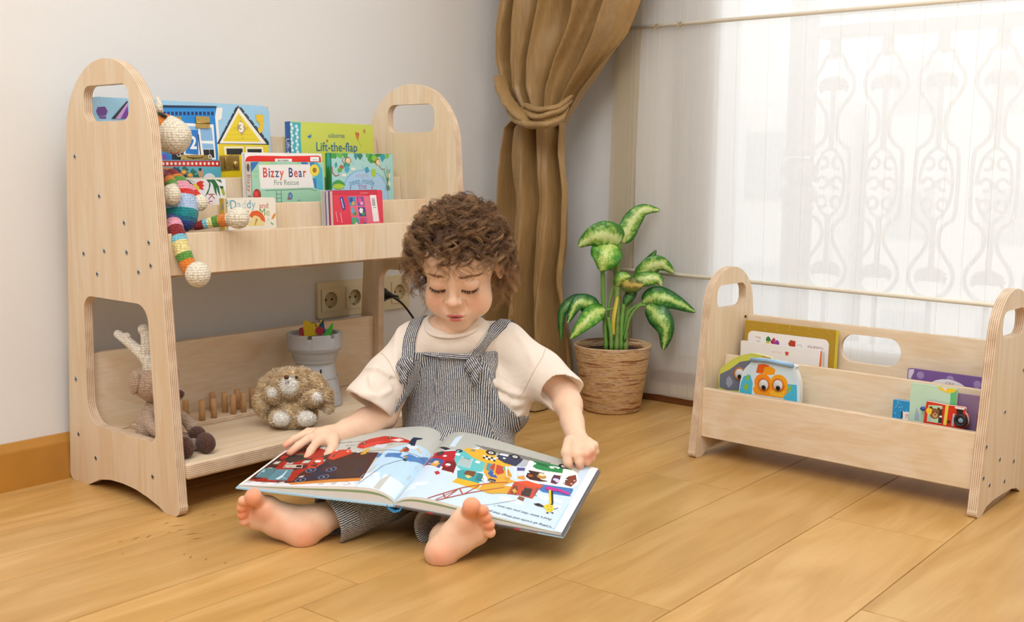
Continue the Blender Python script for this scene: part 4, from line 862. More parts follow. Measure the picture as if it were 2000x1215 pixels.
rt, m, w, H_ = shaped('fire truck shaped board book with a brown bear driver and a black wheel', [(1803, 826), (1805, 812), (1809, 787), (1814, 785), (1845, 791), (1868, 794), (1884, 797), (1884, 806), (1888, 812), (1890, 826), (1884, 835), (1872, 840)], -.0865, .009, 'd2301a', )
a = Art(); a.poly(P_m(m, (1810, 823), (1813, 791), (1840, 793), (1839, 828)), 'b9d8b8'); a.poly(P_m(m, (1812, 812), (1820, 813), (1818, 823), (1811, 822)), 'a8c8b8'); x, y = m(1825, 808); a.circle(x, y, .0100, '8a5a32'); a.circle(*m(1818, 797), .0032, '5a3820'); a.circle(*m(1833, 799), .0028, '5a3820'); a.circle(*m(1826, 811), .0048, 'c89a68'); a.circle(*m(1826, 810), .0014, '1c1412'); a.circle(*m(1823, 806), .0011, '1c1412'); a.circle(*m(1829, 806), .0011, '1c1412'); a.poly(blob_poly(*m(1814.5, 803), .0055, .0065, 2), 'ecc83c'); a.poly(P_m(m, (1834, 800), (1840, 799), (1840, 827), (1832, 826)), '33302c'); a.poly(P_m(m, (1835, 812), (1840, 812), (1839, 816), (1834, 815)), 'e8ecec')
a.poly(P_m(m, (1847, 790), (1853, 791), (1848, 831), (1842, 830)), 'e4cf50'); a.poly(P_m(m, (1864, 794), (1884, 797), (1883, 801), (1866, 798)), 'f0eeec'); a.poly(P_m(m, (1868, 799), (1881, 801), (1880, 808), (1868, 808)), '1c1c1c'); x, y = m(1853, 824); a.circle(x, y, .0028, '3a1c1c'); a.poly(P_m(m, (1861, 808), (1865, 808), (1862, 833), (1858, 832)), 'b8b8c4'); a.build('cover_print', fr, rt, clip=(.0004, .0004, w - .0004, H_ - .0004))
x, y = m(1877, 821); mb = MB(); mb.tube([(x + .0095 * math.cos(k / 24 * 2 * PI), -.002, y + .0095 * math.sin(k / 24 * 2 * PI)) for k in range(25)], .0052, 10, cap=False, flat=(1, .6)); wh = mb.build('wheel', mat('1c1c1e', .5), rt); mb = MB(); mb.ell((x, -.0015, y), (.0055, .0035, .0055)); mb.build('hubcap', mat('7f9fb0', .3), wh)
x, z = m(1800, 799); mb = MB(); mb.ell((x + .001, .004, z), (.006, .004, .0042)); mb.build('siren', mat('2f4f9f', .4), rt)
rt, m, w, H_ = book(MRU, 'picture_book', 'dark red book, a sliver of its edge showing beside the lavender book', .585, .5955, .0605, .178, -.078, .012, '7a1c22', .0, r=.001)
# ------------------------------------------------------------ toys
def yarn(col, name=None, sc=180, dark=.66, st=1.0):
    key = ('yarn', col, sc)
    if key in MATS: return MATS[key]
    m, t, b = nt(name or 'yarn_' + col); tc = nd(t, 'ShaderNodeTexCoord'); v = nd(t, 'ShaderNodeTexVoronoi', i_Scale=float(sc), i_Randomness=.35); mp = nd(t, 'ShaderNodeMapping'); mp.inputs['Scale'].default_value = (1, 1, 1.25); lk(t, tc.outputs['Object'], mp.inputs['Vector']); lk(t, mp.outputs[0], v.inputs['Vector'])
    rp = nd(t, 'ShaderNodeMapRange'); rp.inputs[1].default_value = .25; rp.inputs[2].default_value = .75; rp.inputs[3].default_value = 1.0; rp.inputs[4].default_value = dark; lk(t, v.outputs['Distance'], rp.inputs[0])  # gaps between stitches darkened in the colour, shade painted in
    mx = nd(t, 'ShaderNodeMixRGB', blend_type='MULTIPLY'); mx.inputs[0].default_value = 1; mx.inputs[1].default_value = lin(col); lk(t, rp.outputs[0], mx.inputs[2]); lk(t, mx.outputs[0], b.inputs['Base Color'])
    inv = nd(t, 'ShaderNodeMath', operation='SUBTRACT'); inv.inputs[0].default_value = 1; lk(t, v.outputs['Distance'], inv.inputs[1]); bp = nd(t, 'ShaderNodeBump', i_Strength=st, i_Distance=.0022); lk(t, inv.outputs[0], bp.inputs['Height']); lk(t, bp.outputs[0], b.inputs['Normal']); b.inputs['Roughness'].default_value = .9; b.inputs['Sheen Weight'].default_value = .2
    MATS[key] = m; return m
CRM = 'f0e6cf'
def stripes(mb, pts, rs, bands, n=24, seg=5):
    """tube through pts with radius rs, its bands = list of colour indexes spread along the length"""
    P = spline(pts, seg); R2 = [v.x for v in spline([(r, 0, 0) for r in rs], seg)]; N = len(P); f0 = len(mb.f)
    mb.tube(P, R2, n)
    L = [0]
    for a, b_ in zip(P[:-1], P[1:]): L.append(L[-1] + (b_ - a).length)
    for i in range(N - 1):
        c = bands[min(len(bands) - 1, int((L[i] + L[i + 1]) / 2 / L[-1] * len(bands)))]
        for k in range(n): mb.m[f0 + i * n + k] = c
def part(nm, cols, root, fn, subs=0):
    mb = MB(); fn(mb); o = mb.build(nm, [yarn(c) for c in cols], root, sm=True)
    return o
def egg(n=9, r=1.0, sq=.0): return [math.sin(PI * k / (n - 1)) ** .55 * r for k in range(n)]
# rainbow striped doll hanging over the front rail
DC = ['f0e6cf', 'e8852a', '5f9a3c', 'f0e098', '7fc8dc', '8a1f24', 'ee9fb4', '26408f', '0f8f94', 'b4cdee', 'd8261c', '7a1f3a', '1a6f8f', '2a2a2a']
dl = empty('crochet_doll', 'rainbow striped crochet doll with cream ball feet hanging over the shelf rail', 'doll', W(350, 440, 1.96))
dlo = W(350, 440, 1.96)
def dp(u, v, z): return W(u, v, z) - dlo
def f(mb):
    stripes(mb, [dp(352, 452, 1.965), dp(352, 440, 1.965), dp(351, 415, 1.968), dp(349, 385, 1.975), dp(340, 355, 1.98), dp(330, 338, 1.985)], [.012, .026, .0325, .030, .021, .012], [7, 7, 12, 8, 8, 9, 9, 9, 10, 10, 6, 6, 2, 1, 5, 5], seg=6)
part('body', DC, dl, f)
def f(mb):
    c = dp(330, 262, 1.972); ax = (CR * .86 - CU * .45).normalized()
    N = 15; P = [c + ax * (.039 * math.cos(PI * (1 - k / (N - 1)))) for k in range(N)]; Rr = [max(.0005, .0330 * math.sin(PI * k / (N - 1)) ** .62) for k in range(N)]
    b0 = len(mb.f); mb.tube(P, Rr, 28)
    for i in range(N - 1):
        for k in range(28): mb.m[b0 + i * 28 + k] = 2 if i < 4 else (1 if i < 6 else 0)
h_ = part('head', DC, dl, f)
mb = MB(); mb.tube([dp(333, 297, 1.935), dp(339, 301, 1.932), dp(346, 300, 1.934), dp(350, 296, 1.938)], .0009, 6); mb.build('mouth', mat('8a2a2a', .8), h_)
mb = MB(); mb.tube([dp(312, 222, 1.955), dp(318, 225, 1.945), dp(325, 228, 1.945)], .003, 8); mb.build('eye', mat('1c1a1a', .6), h_)
mb = MB(); mb.tube([dp(308, 190, 1.975), dp(311, 205, 1.97), dp(311, 220, 1.965)], [.003, .006, .008], 10); o = mb.build('ear', yarn(CRM), h_, sm=True)
part('arm', DC, dl, lambda mb: (stripes(mb, [dp(326, 345, 1.955), dp(334, 356, 1.94), dp(338, 366, 1.93)], [.009, .0095, .0095], [5, 1, 2], 18), mb.ell(dp(335, 380, 1.925), (.0165, .0165, .0185), nu=28, nv=18)))
part('arm', DC, dl, lambda mb: (stripes(mb, [dp(368, 365, 1.99), dp(380, 378, 1.99), dp(388, 388, 1.99)], [.008, .008, .008], [6, 10], 16), mb.ell(dp(391, 396, 1.985), (.0135, .0135, .0150), nu=24, nv=16)))
part('leg', DC, dl, lambda mb: (stripes(mb, [dp(336, 432, 1.945), dp(341, 446, 1.920), dp(347, 464, 1.912), dp(356, 490, 1.908), dp(368, 520, 1.906), dp(373, 530, 1.905)], [.0155, .0155, .0150, .0145, .0135, .0130], [7, 7, 6, 6, 5, 5, 4, 3, 3, 2, 2, 1, 1], 20), mb.ell(dp(386.5, 536, 1.902), (.0215, .0215, .0225), nu=32, nv=20)))
part('leg', DC, dl, lambda mb: (stripes(mb, [dp(372, 440, 1.975), dp(384, 441, 1.975), dp(402, 437, 1.975), dp(425, 432, 1.975), dp(446, 429, 1.97)], [.0085, .0080, .0088, .0108, .0125], [6, 5, 5, 4, 3, 2, 2, 1, 1], 20), mb.ell(dp(465, 426, 1.955), (.0205, .0195, .0195), nu=32, nv=20)))
# crochet deer behind the near end panel
DM = MLU; 
dr = empty('crochet_deer', 'taupe crochet reindeer with cream antlers and dark brown feet, behind the near end panel', 'doll', MLU @ Vector((.062, -.03, .0945)))
dro = MLU @ Vector((.062, -.03, .0945))
def lp(x, y, z): return (MLU @ Vector((x, y, z))) - dro
BR = ['c2a68e', '5a382c', 'f6eedc']
part('body', BR, dr, lambda mb: stripes(mb, [lp(.062, -.022, .095), lp(.062, -.022, .105), lp(.062, -.02, .130), lp(.062, -.02, .155), lp(.062, -.022, .178)], [.024, .036, .038, .030, .016], [0], 28))
def f(mb):
    c = lp(.062, -.022, .213); mb.ell(c, (.040, .046, .038), nu=36, nv=24, R=Matrix.Rotation(LYAW, 3, 'Z')); 
    mb.ell(lp(.062, -.073, .201), (.021, .030, .019), nu=24, nv=16)
hd = part('head', BR, dr, f)
part('nose', BR, hd, lambda mb: mb.ell(lp(.062, -.099, .201), (.0095, .008, .008), nu=16, nv=10, mi=1))
for s_ in (-1, 1):
    mb = MB(); mb.ell(lp(.062 + s_ * .017, -.062, .229), (.0032, .0032, .0032), nu=10, nv=8); mb.build('eye', mat('141212', .2), hd)
    part('ear', BR, hd, lambda mb: mb.ell(lp(.062 + s_ * .041, -.018, .218), (.007, .0135, .024), nu=20, nv=14, R=Matrix.Rotation(.25, 3, 'X')))
part('antler', BR, hd, lambda mb: (stripes(mb, [lp(.046, -.03, .240), lp(.042, -.024, .262), lp(.034, .010, .285), lp(.030, .045, .300)], [.0115, .0112, .0095, .0078], [2], 18), mb.ell(lp(.030, .046, .3005), .0080, mi=2), mb.ell(lp(.033, .022, .297), .0085, mi=2), stripes(mb, [lp(.042, -.022, .264), lp(.044, -.026, .292), lp(.045, -.020, .312)], [.0105, .0095, .0085], [2], 16), mb.ell(lp(.045, -.0175, .314), .0105, mi=2)))
part('antler', BR, hd, lambda mb: (stripes(mb, [lp(.078, -.032, .240), lp(.082, -.035, .270), lp(.084, -.034, .318)], [.0115, .0108, .009], [2], 18), mb.ell(lp(.084, -.034, .320), .0095, mi=2)))
for s_ in (-1, 1):
    part('arm', BR, dr, lambda mb: (stripes(mb, [lp(.062 + s_ * .026, -.035, .160), lp(.062 + s_ * .036, -.062, .140), lp(.062 + s_ * .028, -.098, .128)], [.009, .0105, .011], [0], 16), mb.ell(lp(.062 + s_ * .026, -.112, .124), (.0145, .0165, .0145), mi=1)))
    part('leg', BR, dr, lambda mb: (stripes(mb, [lp(.062 + s_ * .020, -.030, .108), lp(.062 + s_ * .022, -.080, .108), lp(.062 + s_ * .022, -.122, .109)], [.014, .0135, .0135], [0], 18), mb.ell(lp(.062 + s_ * .022, -.144, .1135), (.0150, .0225, .0190), nu=24, nv=16, mi=1)))
# plush rabbit
rbt = empty('plush_rabbit', 'fluffy tan lop-eared plush rabbit with white muzzle and paws on the bottom shelf', 'soft toy', W(573, 828, 2.22))
ro = W(573, 828, 2.22); Z0 = .0945
RS = Sdf(ro + Vector((-.13, -.13, -.02)), ro + Vector((.13, .13, .17)), .0017)
Cm = np.array([CR, -CF, CU]).T
def rp(u, v, dz=0): return nv(W(u, v, 2.215 + dz))
RS.ell(rp(573, 800), (.044, .036, .036), Cm, .008); RS.ell(rp(570, 815), (.045, .04, .026), Cm, .012); RS.ell(rp(567, 752, -.012), (.041, .037, .033), Cm, .006)
RS.cone(rp(566, 742, -.03), rp(565, 757, -.045), .018, .015, .01)
for pts, rs_ in (([rp(540, 736, -.005), rp(522, 756, -.012), rp(514, 786, -.018), rp(513, 803, -.02)], [.013, .0155, .0165, .010]), ([rp(590, 732, 0), rp(616, 748, -.005), rp(632, 775, -.01), rp(640, 797, -.012)], [.013, .0155, .0165, .010])): RS.chain(pts, rs_, .006)
RS.chain([rp(548, 780, -.02), rp(535, 772, -.035), rp(531, 768, -.045)], [.013, .013, .0115], .006); RS.chain([rp(598, 782, -.02), rp(612, 778, -.035), rp(617, 776, -.045)], [.013, .013, .0115], .006)
for u in (548, 598): RS.ell(rp(u, 818, -.045), (.0185, .016, .013), Cm, .006)
Pr, Qr = RS.out(); Pr = relax(Pr, Qr, 2); Pr[:, 2] = np.maximum(Pr[:, 2], Z0 + .0005)
wsp = [(rp(562, 753, -.062), .0185), (rp(529, 767, -.06), .0105), (rp(619, 776, -.06), .0105), (rp(547, 820, -.062), .0165), (rp(598, 820, -.062), .0185), (rp(522, 800, -.01), .007), (rp(632, 805, -.02), .008)]
wt = np.zeros(len(Pr))
for c, r in wsp:
    q = (Pr - c); q2 = np.sqrt((q @ nv(CR)) ** 2 + (q @ nv(CU)) ** 2 + (.45 * (q @ nv(CF))) ** 2); wt = np.maximum(wt, np.clip((r - q2) / .004 + .5, 0, 1))
# fur tufts
bv = BVHTree.FromPolygons([Vector(p) for p in Pr], [tuple(q) for q in Qr]) if False else None
Pc_ = Pr[Qr].mean(1); Nn = np.cross(Pr[Qr[:, 2]] - Pr[Qr[:, 0]], Pr[Qr[:, 3]] - Pr[Qr[:, 1]]); Nn /= np.linalg.norm(Nn, axis=1)[:, None] + 1e-12
if np.median(((Pc_ - Pr.mean(0)) * Nn).sum(1)) < 0: Nn = -Nn
rg_ = np.random.default_rng(5); vis = np.where((Nn @ nv(CF)) < .45)[0]; pick = rg_.choice(vis, min(9000, len(vis)), replace=False)
fv = []; ff = []; fw = []; nP = len(Pr); wf = wt[Qr].mean(1)
for i in pick:
    c = Pc_[i]; n_ = Nn[i]; wv = wf[i]; l = (.0045 + .004 * rg_.random()) * (.55 if wv > .5 else 1)
    swirl = np.array([math.sin(c[0] * 300 + c[2] * 240), math.sin(c[1] * 260 + 2), math.sin(c[2] * 310 + c[0] * 150) - .6])
    d = n_ + swirl * .42 + rg_.normal(0, .22, 3); d /= np.linalg.norm(d); s1 = np.cross(d, [.3, .2, .9]); s1 /= np.linalg.norm(s1) + 1e-9; s2 = np.cross(d, s1); r = .0008
    b0 = nP + len(fv); m_ = c + n_ * l * .45 + d * l * .15; tp = c + d * l
    for a in (0, 2.09, 4.19): fv.append(c - n_ * .0006 + (s1 * math.cos(a) + s2 * math.sin(a)) * r)
    for a in (0, 2.09, 4.19): fv.append(m_ + (s1 * math.cos(a) + s2 * math.sin(a)) * r * .75)
    fv.append(tp); fv.append(tp)
    for k in range(3): k2 = (k + 1) % 3; ff.append((b0 + k, b0 + k2, b0 + 3 + k2, b0 + 3 + k)); ff.append((b0 + 3 + k, b0 + 3 + k2, b0 + 6, b0 + 7))
    fw += [wv] * 8
fv = np.array(fv); fv[:, 2] = np.maximum(fv[:, 2], Z0 + .0003)
m, t, b = nt('plush_fur'); at = nd(t, 'ShaderNodeAttribute', attribute_name='white'); tc = nd(t, 'ShaderNodeTexCoord'); nz = nd(t, 'ShaderNodeTexNoise', i_Scale=90.0, i_Detail=3.0); lk(t, tc.outputs['Object'], nz.inputs['Vector'])
rpp = nd(t, 'ShaderNodeValToRGB'); e = rpp.color_ramp.elements; e[0].position = .3; e[0].color = lin('cda878'); e[1].position = .7; e[1].color = lin('f0dab2'); lk(t, nz.outputs['Fac'], rpp.inputs[0]); mx = nd(t, 'ShaderNodeMixRGB'); lk(t, at.outputs['Fac'], mx.inputs[0]); lk(t, rpp.outputs[0], mx.inputs[1]); mx.inputs[2].default_value = lin('f4efe6'); lk(t, mx.outputs[0], b.inputs['Base Color']); b.inputs['Roughness'].default_value = .9; b.inputs['Sheen Weight'].default_value = .3
Pall = np.concatenate([Pr, fv]) - nv(ro); Qall = np.concatenate([Qr, np.array(ff)]); np_mesh('fur_body', Pall, Qall, m, rbt, True, {'white': np.concatenate([wt, np.array(fw)])}, flip=False)
for nm, u, v, dz, r, c in (('nose', 559.5, 737, -.066, (.0052, .004, .0045), '5a2f1c'), ('eye', 579, 737, -.050, (.003, .003, .0026), '1a1614'), ('eye', 547, 741, -.046, (.0026, .0026, .0024), '1a1614')):
    mb = MB(); mb.ell(Vector(rp(u, v, dz)) - ro, r, R=Matrix((CR, CF, CU)).transposed(), nu=14, nv=10); mb.build(nm, mat(c, .3), rbt)
mb = MB(); mb.tube([Vector(rp(a_, b_, -.069)) - ro for a_, b_ in ((557, 747), (559.5, 749.5), (561, 747.5), (563, 749.5), (565, 746))], .0007, 5); mb.build('mouth', mat('3a2a2a', .8), rbt)
# grey castle tower with magnetic letters
cp = MLU @ Vector((.481, .030, .0945)); ct = empty('castle_tower', 'grey plastic castle tower cup with battlements behind the plush rabbit', 'toy', cp)
gp = mat('b2b3b5', .35, name='grey_plastic'); mb = MB()
mb.lathe([(.058, 0), (.0585, .004), (.054, .03), (.0475, .06), (.0425, .088), (.0415, .094), (.0445, .096), (.0465, .100), (.0465, .104), (.049, .106), (.0505, .116), (.0535, .121), (.0585, .124), (.0595, .130), (.0595, .150), (.0590, .152), (.0500, .152), (.0495, .125), (.0, .122)], 48)
for z in (.03, .062): mb.lathe([(.0545 - (z - .03) * .2, z - .0012), (.0552 - (z - .03) * .2, z), (.0545 - (z - .03) * .2, z + .0012)], 48, cap=False)
mb.build('tower_body', gp, ct)
for k in range(7):
    a0 = 2 * PI * k / 7 + .32; mb = MB(); V = []; F = []; n = 8
    for j in range(n + 1):
        a_ = a0 + .74 * j / n; 
        for r, z in ((.0502, .150), (.0606,   .128), (.0606, .160), (.0502, .160)): V.append((r * math.cos(a_), r * math.sin(a_), z))
    for j in range(n):
        for i in range(4): F.append((j * 4 + i, j * 4 + (i + 1) % 4, (j + 1) * 4 + (i + 1) % 4, (j + 1) * 4 + i))
    F.append((3, 2, 1, 0)); F.append((n * 4, n * 4 + 1, n * 4 + 2, n * 4 + 3)); mb.add(V, F); o = mb.build('merlon', gp, ct, bevel=.0016)
def slit(u, v, z_):
    d = (CC - cp); a_ = math.atan2(d.y, d.x) + (u - 618) / 60.0; r = .0440 + max(0, (.088 - z_)) * .17
    mb = MB(); mb.box((-.0012, -.0016, -.006), (.0012, .0016, .006), M=Matrix.Translation((r * math.cos(a_), r * math.sin(a_), z_)) @ Matrix.Rotation(a_, 4, 'Z')); mb.build('arrow_slit', mat('1c1c1e', .6), ct)
slit(634, 733, .079); slit(651, 766, .047)
for nm, lb, (u, v, dz), col, pts, rz in (('magnet_letter', 'yellow plastic letter sticking out of the castle tower', (605, 639, .0), 'f0cf1c', [(-.015, -.02), (-.012, .014), (-.004, .016), (.006, .006), (.012, .010), (.014, -.02)], .15), ('magnet_letter', 'thin yellow stick leaning in the castle tower', (622, 635, .01), 'e8c62c', [(-.0016, -.02), (-.0016, .014), (.0016, .014), (.0016, -.02)], -.6), ('magnet_letter', 'red rounded plastic letter in the castle tower', (624, 646, -.01), 'b01c34', circ(0, 0, .009, 14), 0), ('magnet_letter', 'green plastic letter at the right of the castle tower', (642, 643, -.005), '3fbf3a', [(-.012, -.016), (-.003, -.002), (.006, .014), (.009, .014), (.008, -.004), (.004, -.018)], -.1), ('magnet_letter', 'blue plastic letter at the back of the castle tower', (629, 634, .02), '1f5f9f', [(-.006, -.018), (-.007, .008), (.004, .010), (.006, -.018)], .05), ('magnet_letter', 'dark green plastic letter behind the yellow one', (612, 636, .025), '1f6f3f', [(-.008, -.015), (-.004, .006), (.006, .008), (.008, -.015)], .3), ('magnet_letter', 'small red plastic letter at the left of the castle tower', (589, 645, .0), 'b0242c', [(-.004, -.014), (-.005, .004), (.003, .007), (.004, -.014)], 0)):
    c = W(u, v, (cp - CC).dot(CF) + dz - .012); o = empty(nm, lb, 'toy letter', c, group=None); Rm = Matrix((CR, CU, -CF)).transposed().to_4x4() @ Matrix.Rotation(rz, 4, 'Z')
    bpy.data.objects.remove(o); mb = MB(); mb.prism(pts, -.002, .002, 0, M=Rm); o = mb.build(nm, mat(col, .3), bevel=.0008); o.location = c; tag(o, lb, 'toy letter')
# peg board
pb_ = empty('peg_board', 'pale wooden board with rows of upright round pegs on the bottom shelf', 'toy', MLU @ Vector((.30, .085, .0945)), LYAW)
mb = MB(); mb.box((-.205, -.046, 0), (.12, .046, .0085), bev=.001); mb.build('board', PLZ, pb_)
pm = mat('c79a6a', .5, .12, 60, name='dowel')
for x, y, h, r in ((.190, .082, .040, .0062), (.206, .050, .042, .0065), (.235, .052, .041, .0062), (.268, .105, .040, .0062), (.281, .080, .042, .0066), (.282, .052, .042, .0062), (.307, .052, .042, .0060), (.314, .083, .043, .0062), (.342, .070, .043, .0062), (.366, .050, .043, .0062), (.181, .105, .036, .006)):
    mb = MB(); mb.lathe([(r, 0), (r, h - .001), (r * .85, h), (0, h)], 16, M=Matrix.Translation((x - .30, y - .085, .0085))); mb.build('peg', pm, pb_)
# things half hidden behind the child
mb = MB(); mb.tube(spline([MLU @ Vector(q) for q in ((.66, .02, .102), (.672, .03, .135), (.69, .04, .162), (.715, .05, .170), (.735, .05, .150), (.735, .05, .104))], 5), .0085, 14); o = mb.build('toy_ring', mat('c01c1c', .3)); tag(o, 'red plastic toy peeking out behind the cream sleeve of the toddler', 'toy')
q = MLU @ Vector((.555, -.135, .0945)); mb = MB(); mb.box((-.022, -.020, 0), (.022, .020, .026), bev=.007); o = mb.build('toy_case', mat('1c1c20', .45)); o.location = q; o.rotation_euler = (0, 0, .3); tag(o, 'small black case on the bottom shelf edge beside the toddler', 'case')
# ---- sockets on the wall
so = empty('power_outlet', 'cream four-gang wall socket strip seen under the shelf of the tall bookshelf', 'socket', (1.87, YW, .292))
cr_ = mat('e6d8b4', .4, name='cream_plastic'); x0 = PX(617, 590, 1.7)
def YP(u, v):
    d = CF + CR * ((u - CX) / FPX) - CU * ((v - CY) / FPX); q = CC + d * (YW / d.y); return q.x - 1.87, q.z - .292
xa = YP(616, 590)[0]; xb = YP(795, 570)[0]; gw = (xb - xa) / 4; hh = .0435
mb = MB(); mb.prism(rrect(xa, -hh, xb, hh, .005), -.0, .009, 0, M=Matrix(((1, 0, 0, 0), (0, 0, -1, 0), (0, 1, 0, 0), (0, 0, 0, 1))), holes=[circ(xa + gw * (k + .5), 0, .0195, 28) for k in range(4)]); o = mb.build('frame', cr_, so, bevel=.002)
for k in range(4):
    cx_ = xa + gw * (k + .5); s2 = gw * .36
    mb = MB(); YM = Matrix(((1, 0, 0, cx_), (0, 0, -1, -.0095), (0, 1, 0, 0), (0, 0, 0, 1)))
    mb.prism(rrect(-s2, -s2, s2, s2, .003), -.002, .003, 0, M=YM, holes=[circ(0, 0, .0195, 28)]); f_ = mb.build('socket', cr_, so, bevel=.0008)
    mb = MB(); RM = Matrix.Translation((cx_, -.013, 0)) @ Matrix.Rotation(PI / 2, 4, 'X'); mb.lathe([(.0195, 0), (.0192, -.010), (0, -.0102)], 28, M=RM, cap=False); f2 = mb.build('socket_well', mat('c9b98f', .5), f_)
    mb = MB()
    for s_ in (-1, 1): mb.lathe([(.0028, 0), (.0028, .0006), (0, .0006)], 10, M=Matrix.Translation((cx_ + s_ * .0095, -.0036, 0)) @ Matrix.Rotation(PI / 2, 4, 'X'))
    mb.build('socket_hole', hole, f2)
    mb = MB()
    for s_ in (-1, 1): mb.box((cx_ - .0015, -.012, s_ * .018 - .0015), (cx_ + .0015, -.004, s_ * .018 + .0015))
    mb.build('earth_clip', mat('8f8a80', .3, metal=.8), f2)
px3 = 1.87 + xa + gw * 2.55
pg = empty('plugged_cable', 'black plug with a thin cable in the third socket', 'cable', (px3, YW - .02, .292))
mb = MB(); mb.lathe([(.0175, 0), (.0175, .012), (.013, .018), (.010, .030), (.0065, .036), (.0045, .046)], 20, M=Matrix.Rotation(PI / 2, 4, 'X') @ Matrix.Translation((0, 0, -.002))); mb.build('plug', mat('141416', .4), pg)
def yq(u, v, y):
    d = CF + CR * ((u - CX) / FPX) - CU * ((v - CY) / FPX); return CC + d * (y / d.y)
pgo = Vector((px3, YW - .02, .292)); P_ = [Vector((0, -.042, 0)), Vector((.004, -.056, -.001))] + [yq(u, v, y) - pgo for u, v, y in ((764, 578, 1.965), (782, 590, 1.962), (800, 611, 1.96), (815, 640, 1.96), (835, 720, 1.965))] + [Vector((.12, -.05, -.288))]
mb = MB(); mb.tube(spline(P_, 6), .0028, 8); mb.build('cable', mat('141416', .5), pg)
# ------------------------------------------------------------ the child
# torso frame: faces the camera, turned a little to the left of the picture
view = Vector((CF.x, CF.y, 0)).normalized()
Ty = (Matrix.Rotation(math.radians(-16), 3, 'Z') @ (-view)).normalized(); Tx = Vector((0, 0, 1)).cross(Ty) * -1; Tz = Vector((0, 0, 1))
TR = np.array([Tx, Ty, Tz]).T          # columns = axes
pelvis = W(897, 902, 2.075); chest = W(878, 745, 2.055); neck = W(890, 648, 2.015)
ShA = W(812, 668, 2.02); ElA = W(748, 812, 1.995); WrA = W(662, 848, 1.955)
ShB = W(986, 672, 2.065); ElB = W(1103, 764, 2.05); WrB = W(1122, 842, 1.965)
HipA = W(858, 905, 2.0); KnA = W(742, 962, 1.885); AnA = W(618, 1018, 1.815)
HipB = W(945, 915, 2.04); KnB = W(925, 966, 1.88); AnB = W(872, 1054, 1.765)
# head frame
hy = (Matrix.Rotation(math.radians(-7), 3, 'Z') @ (-view)); hx0 = hy.cross(Vector((0, 0, 1))).normalized() * 1.0
pt = math.radians(22)
hfw = (hy * math.cos(pt) + Vector((0, 0, -1)) * math.sin(pt)).normalized(); hx = hfw.cross(Vector((0, 0, 1))).normalized(); hup = hx.cross(hfw)
HX = -hx if hx.dot(CR) < 0 else hx
HRm = Matrix((HX, hfw, hup)).transposed(); HR = np.array(HRm); HS = 1.08
eyeW = W(884, 561, 1.895)
HO = eyeW - HRm @ Vector((0, .0735 * HS, -.012 * HS))
def hp(x, y, z): return HO + HRm @ (Vector((x, y, z)) * (.001 * HS))
def hr(*r): return [q * .001 * HS for q in r]

SK = Sdf((.86, .96, -.002), (1.62, 1.72, .60), .00135)
def head(s):
    s.ell(hp(0, -10, 20), hr(66, 79, 66), HR, .002)
    s.ell(hp(0, 30, 18), hr(52, 41, 42), HR, .02)
    s.ell(hp(0, 22, -38), hr(49, 48, 50), HR, .025)
    s.ell(hp(0, 22, -70), hr(40, 38, 26), HR, .018)
    for q in (-1, 1):
        s.ell(hp(q * 32, 38, -52), hr(23, 23, 27), HR, .018)
        s.cone(hp(q * 12, 64, 4), hp(q * 38, 53, 3), .0045, .0045, .014)
    s.ell(hp(0, 46, -94), hr(16, 14, 11), HR, .016)
    s.ell(hp(0, 57, -68), hr(22, 14, 15), HR, .012)
    for q in (-1, 1):
        s.ell(hp(q * 25.5, 79, -9), hr(16, 9, 9), HR, .010, 'sub')
        s.ell(hp(q * 26, 59, -13), hr(15, 13.5, 12), HR, .003)
        s.ell(hp(q * 26, 71, -5), hr(14, 3, .9), HR, .002, 'sub')
    s.cone(hp(0, 68, -6), hp(0, 80, -33), .0058, .0075, .009)
    s.ell(hp(0, 82.5, -36), hr(8.8, 8, 7.2), HR, .006)
    for q in (-1, 1):
        s.ell(hp(q * 9.2, 76, -38.5), hr(5.4, 6.5, 5.0), HR, .004)
        s.ell(hp(q * 4.8, 82, -44.5), hr(2.6, 4, 2.0), HR, .002, 'sub')
        s.ell(hp(q * 17, 71, -48), hr(3, 7, 9), HR, .006, 'sub')
    s.ell(hp(0, 74.5, -50), hr(2.6, 3, 4), HR, .003, 'sub')
    for q in (-1, 1): s.ell(hp(q * 6.5, 71, -64.0), hr(9.5, 6, 3.8), HR, .003)
    s.ell(hp(0, 70, -72.0), hr(13, 6.8, 5.2), HR, .004)
    s.ell(hp(0, 76.5, -67.2), hr(17, 6.5, 1.2), HR, .0012, 'sub')
    s.ell(hp(0, 72, -81.5), hr(11, 5, 3), HR, .006, 'sub')
    for q in (-1, 1):
        Re = np.array(HRm @ Matrix.Rotation(q * math.radians(20), 3, 'Z') @ Matrix.Rotation(math.radians(8), 3, 'X'))
        s.ell(hp(q * 64.5, -14, -15), hr(5.5, 14, 21), Re, .007)
        s.ell(hp(q * 69, -11, -13), hr(4.5, 8.5, 14), Re, .003, 'sub')
        s.ell(hp(q * 65, -9, -31), hr(3.6, 6, 7), Re, .004)
        s.ell(hp(q * 64.5, -5, -15), hr(3.5, 4, 5), Re, .004)
def hand(s, wr, palm, fing, thumb, rw=.0165):
    """wr: wrist; palm: list of ((x,y,z), r); fing: list of joint lists"""
    s.chain([nv(wr)] + [nv(p) for p, r in palm], [rw] + [r for p, r in palm], .008)
    for pts, r0, r1 in fing + [thumb]:
        n = len(pts); s.chain([nv(p) for p in pts], [r0 + (r1 - r0) * i / (n - 1) for i in range(n)], .0026)
head(SK)
s = SK
s.cone(nv(hp(0, -18, -45)), nv(neck), .036, .036, .02)
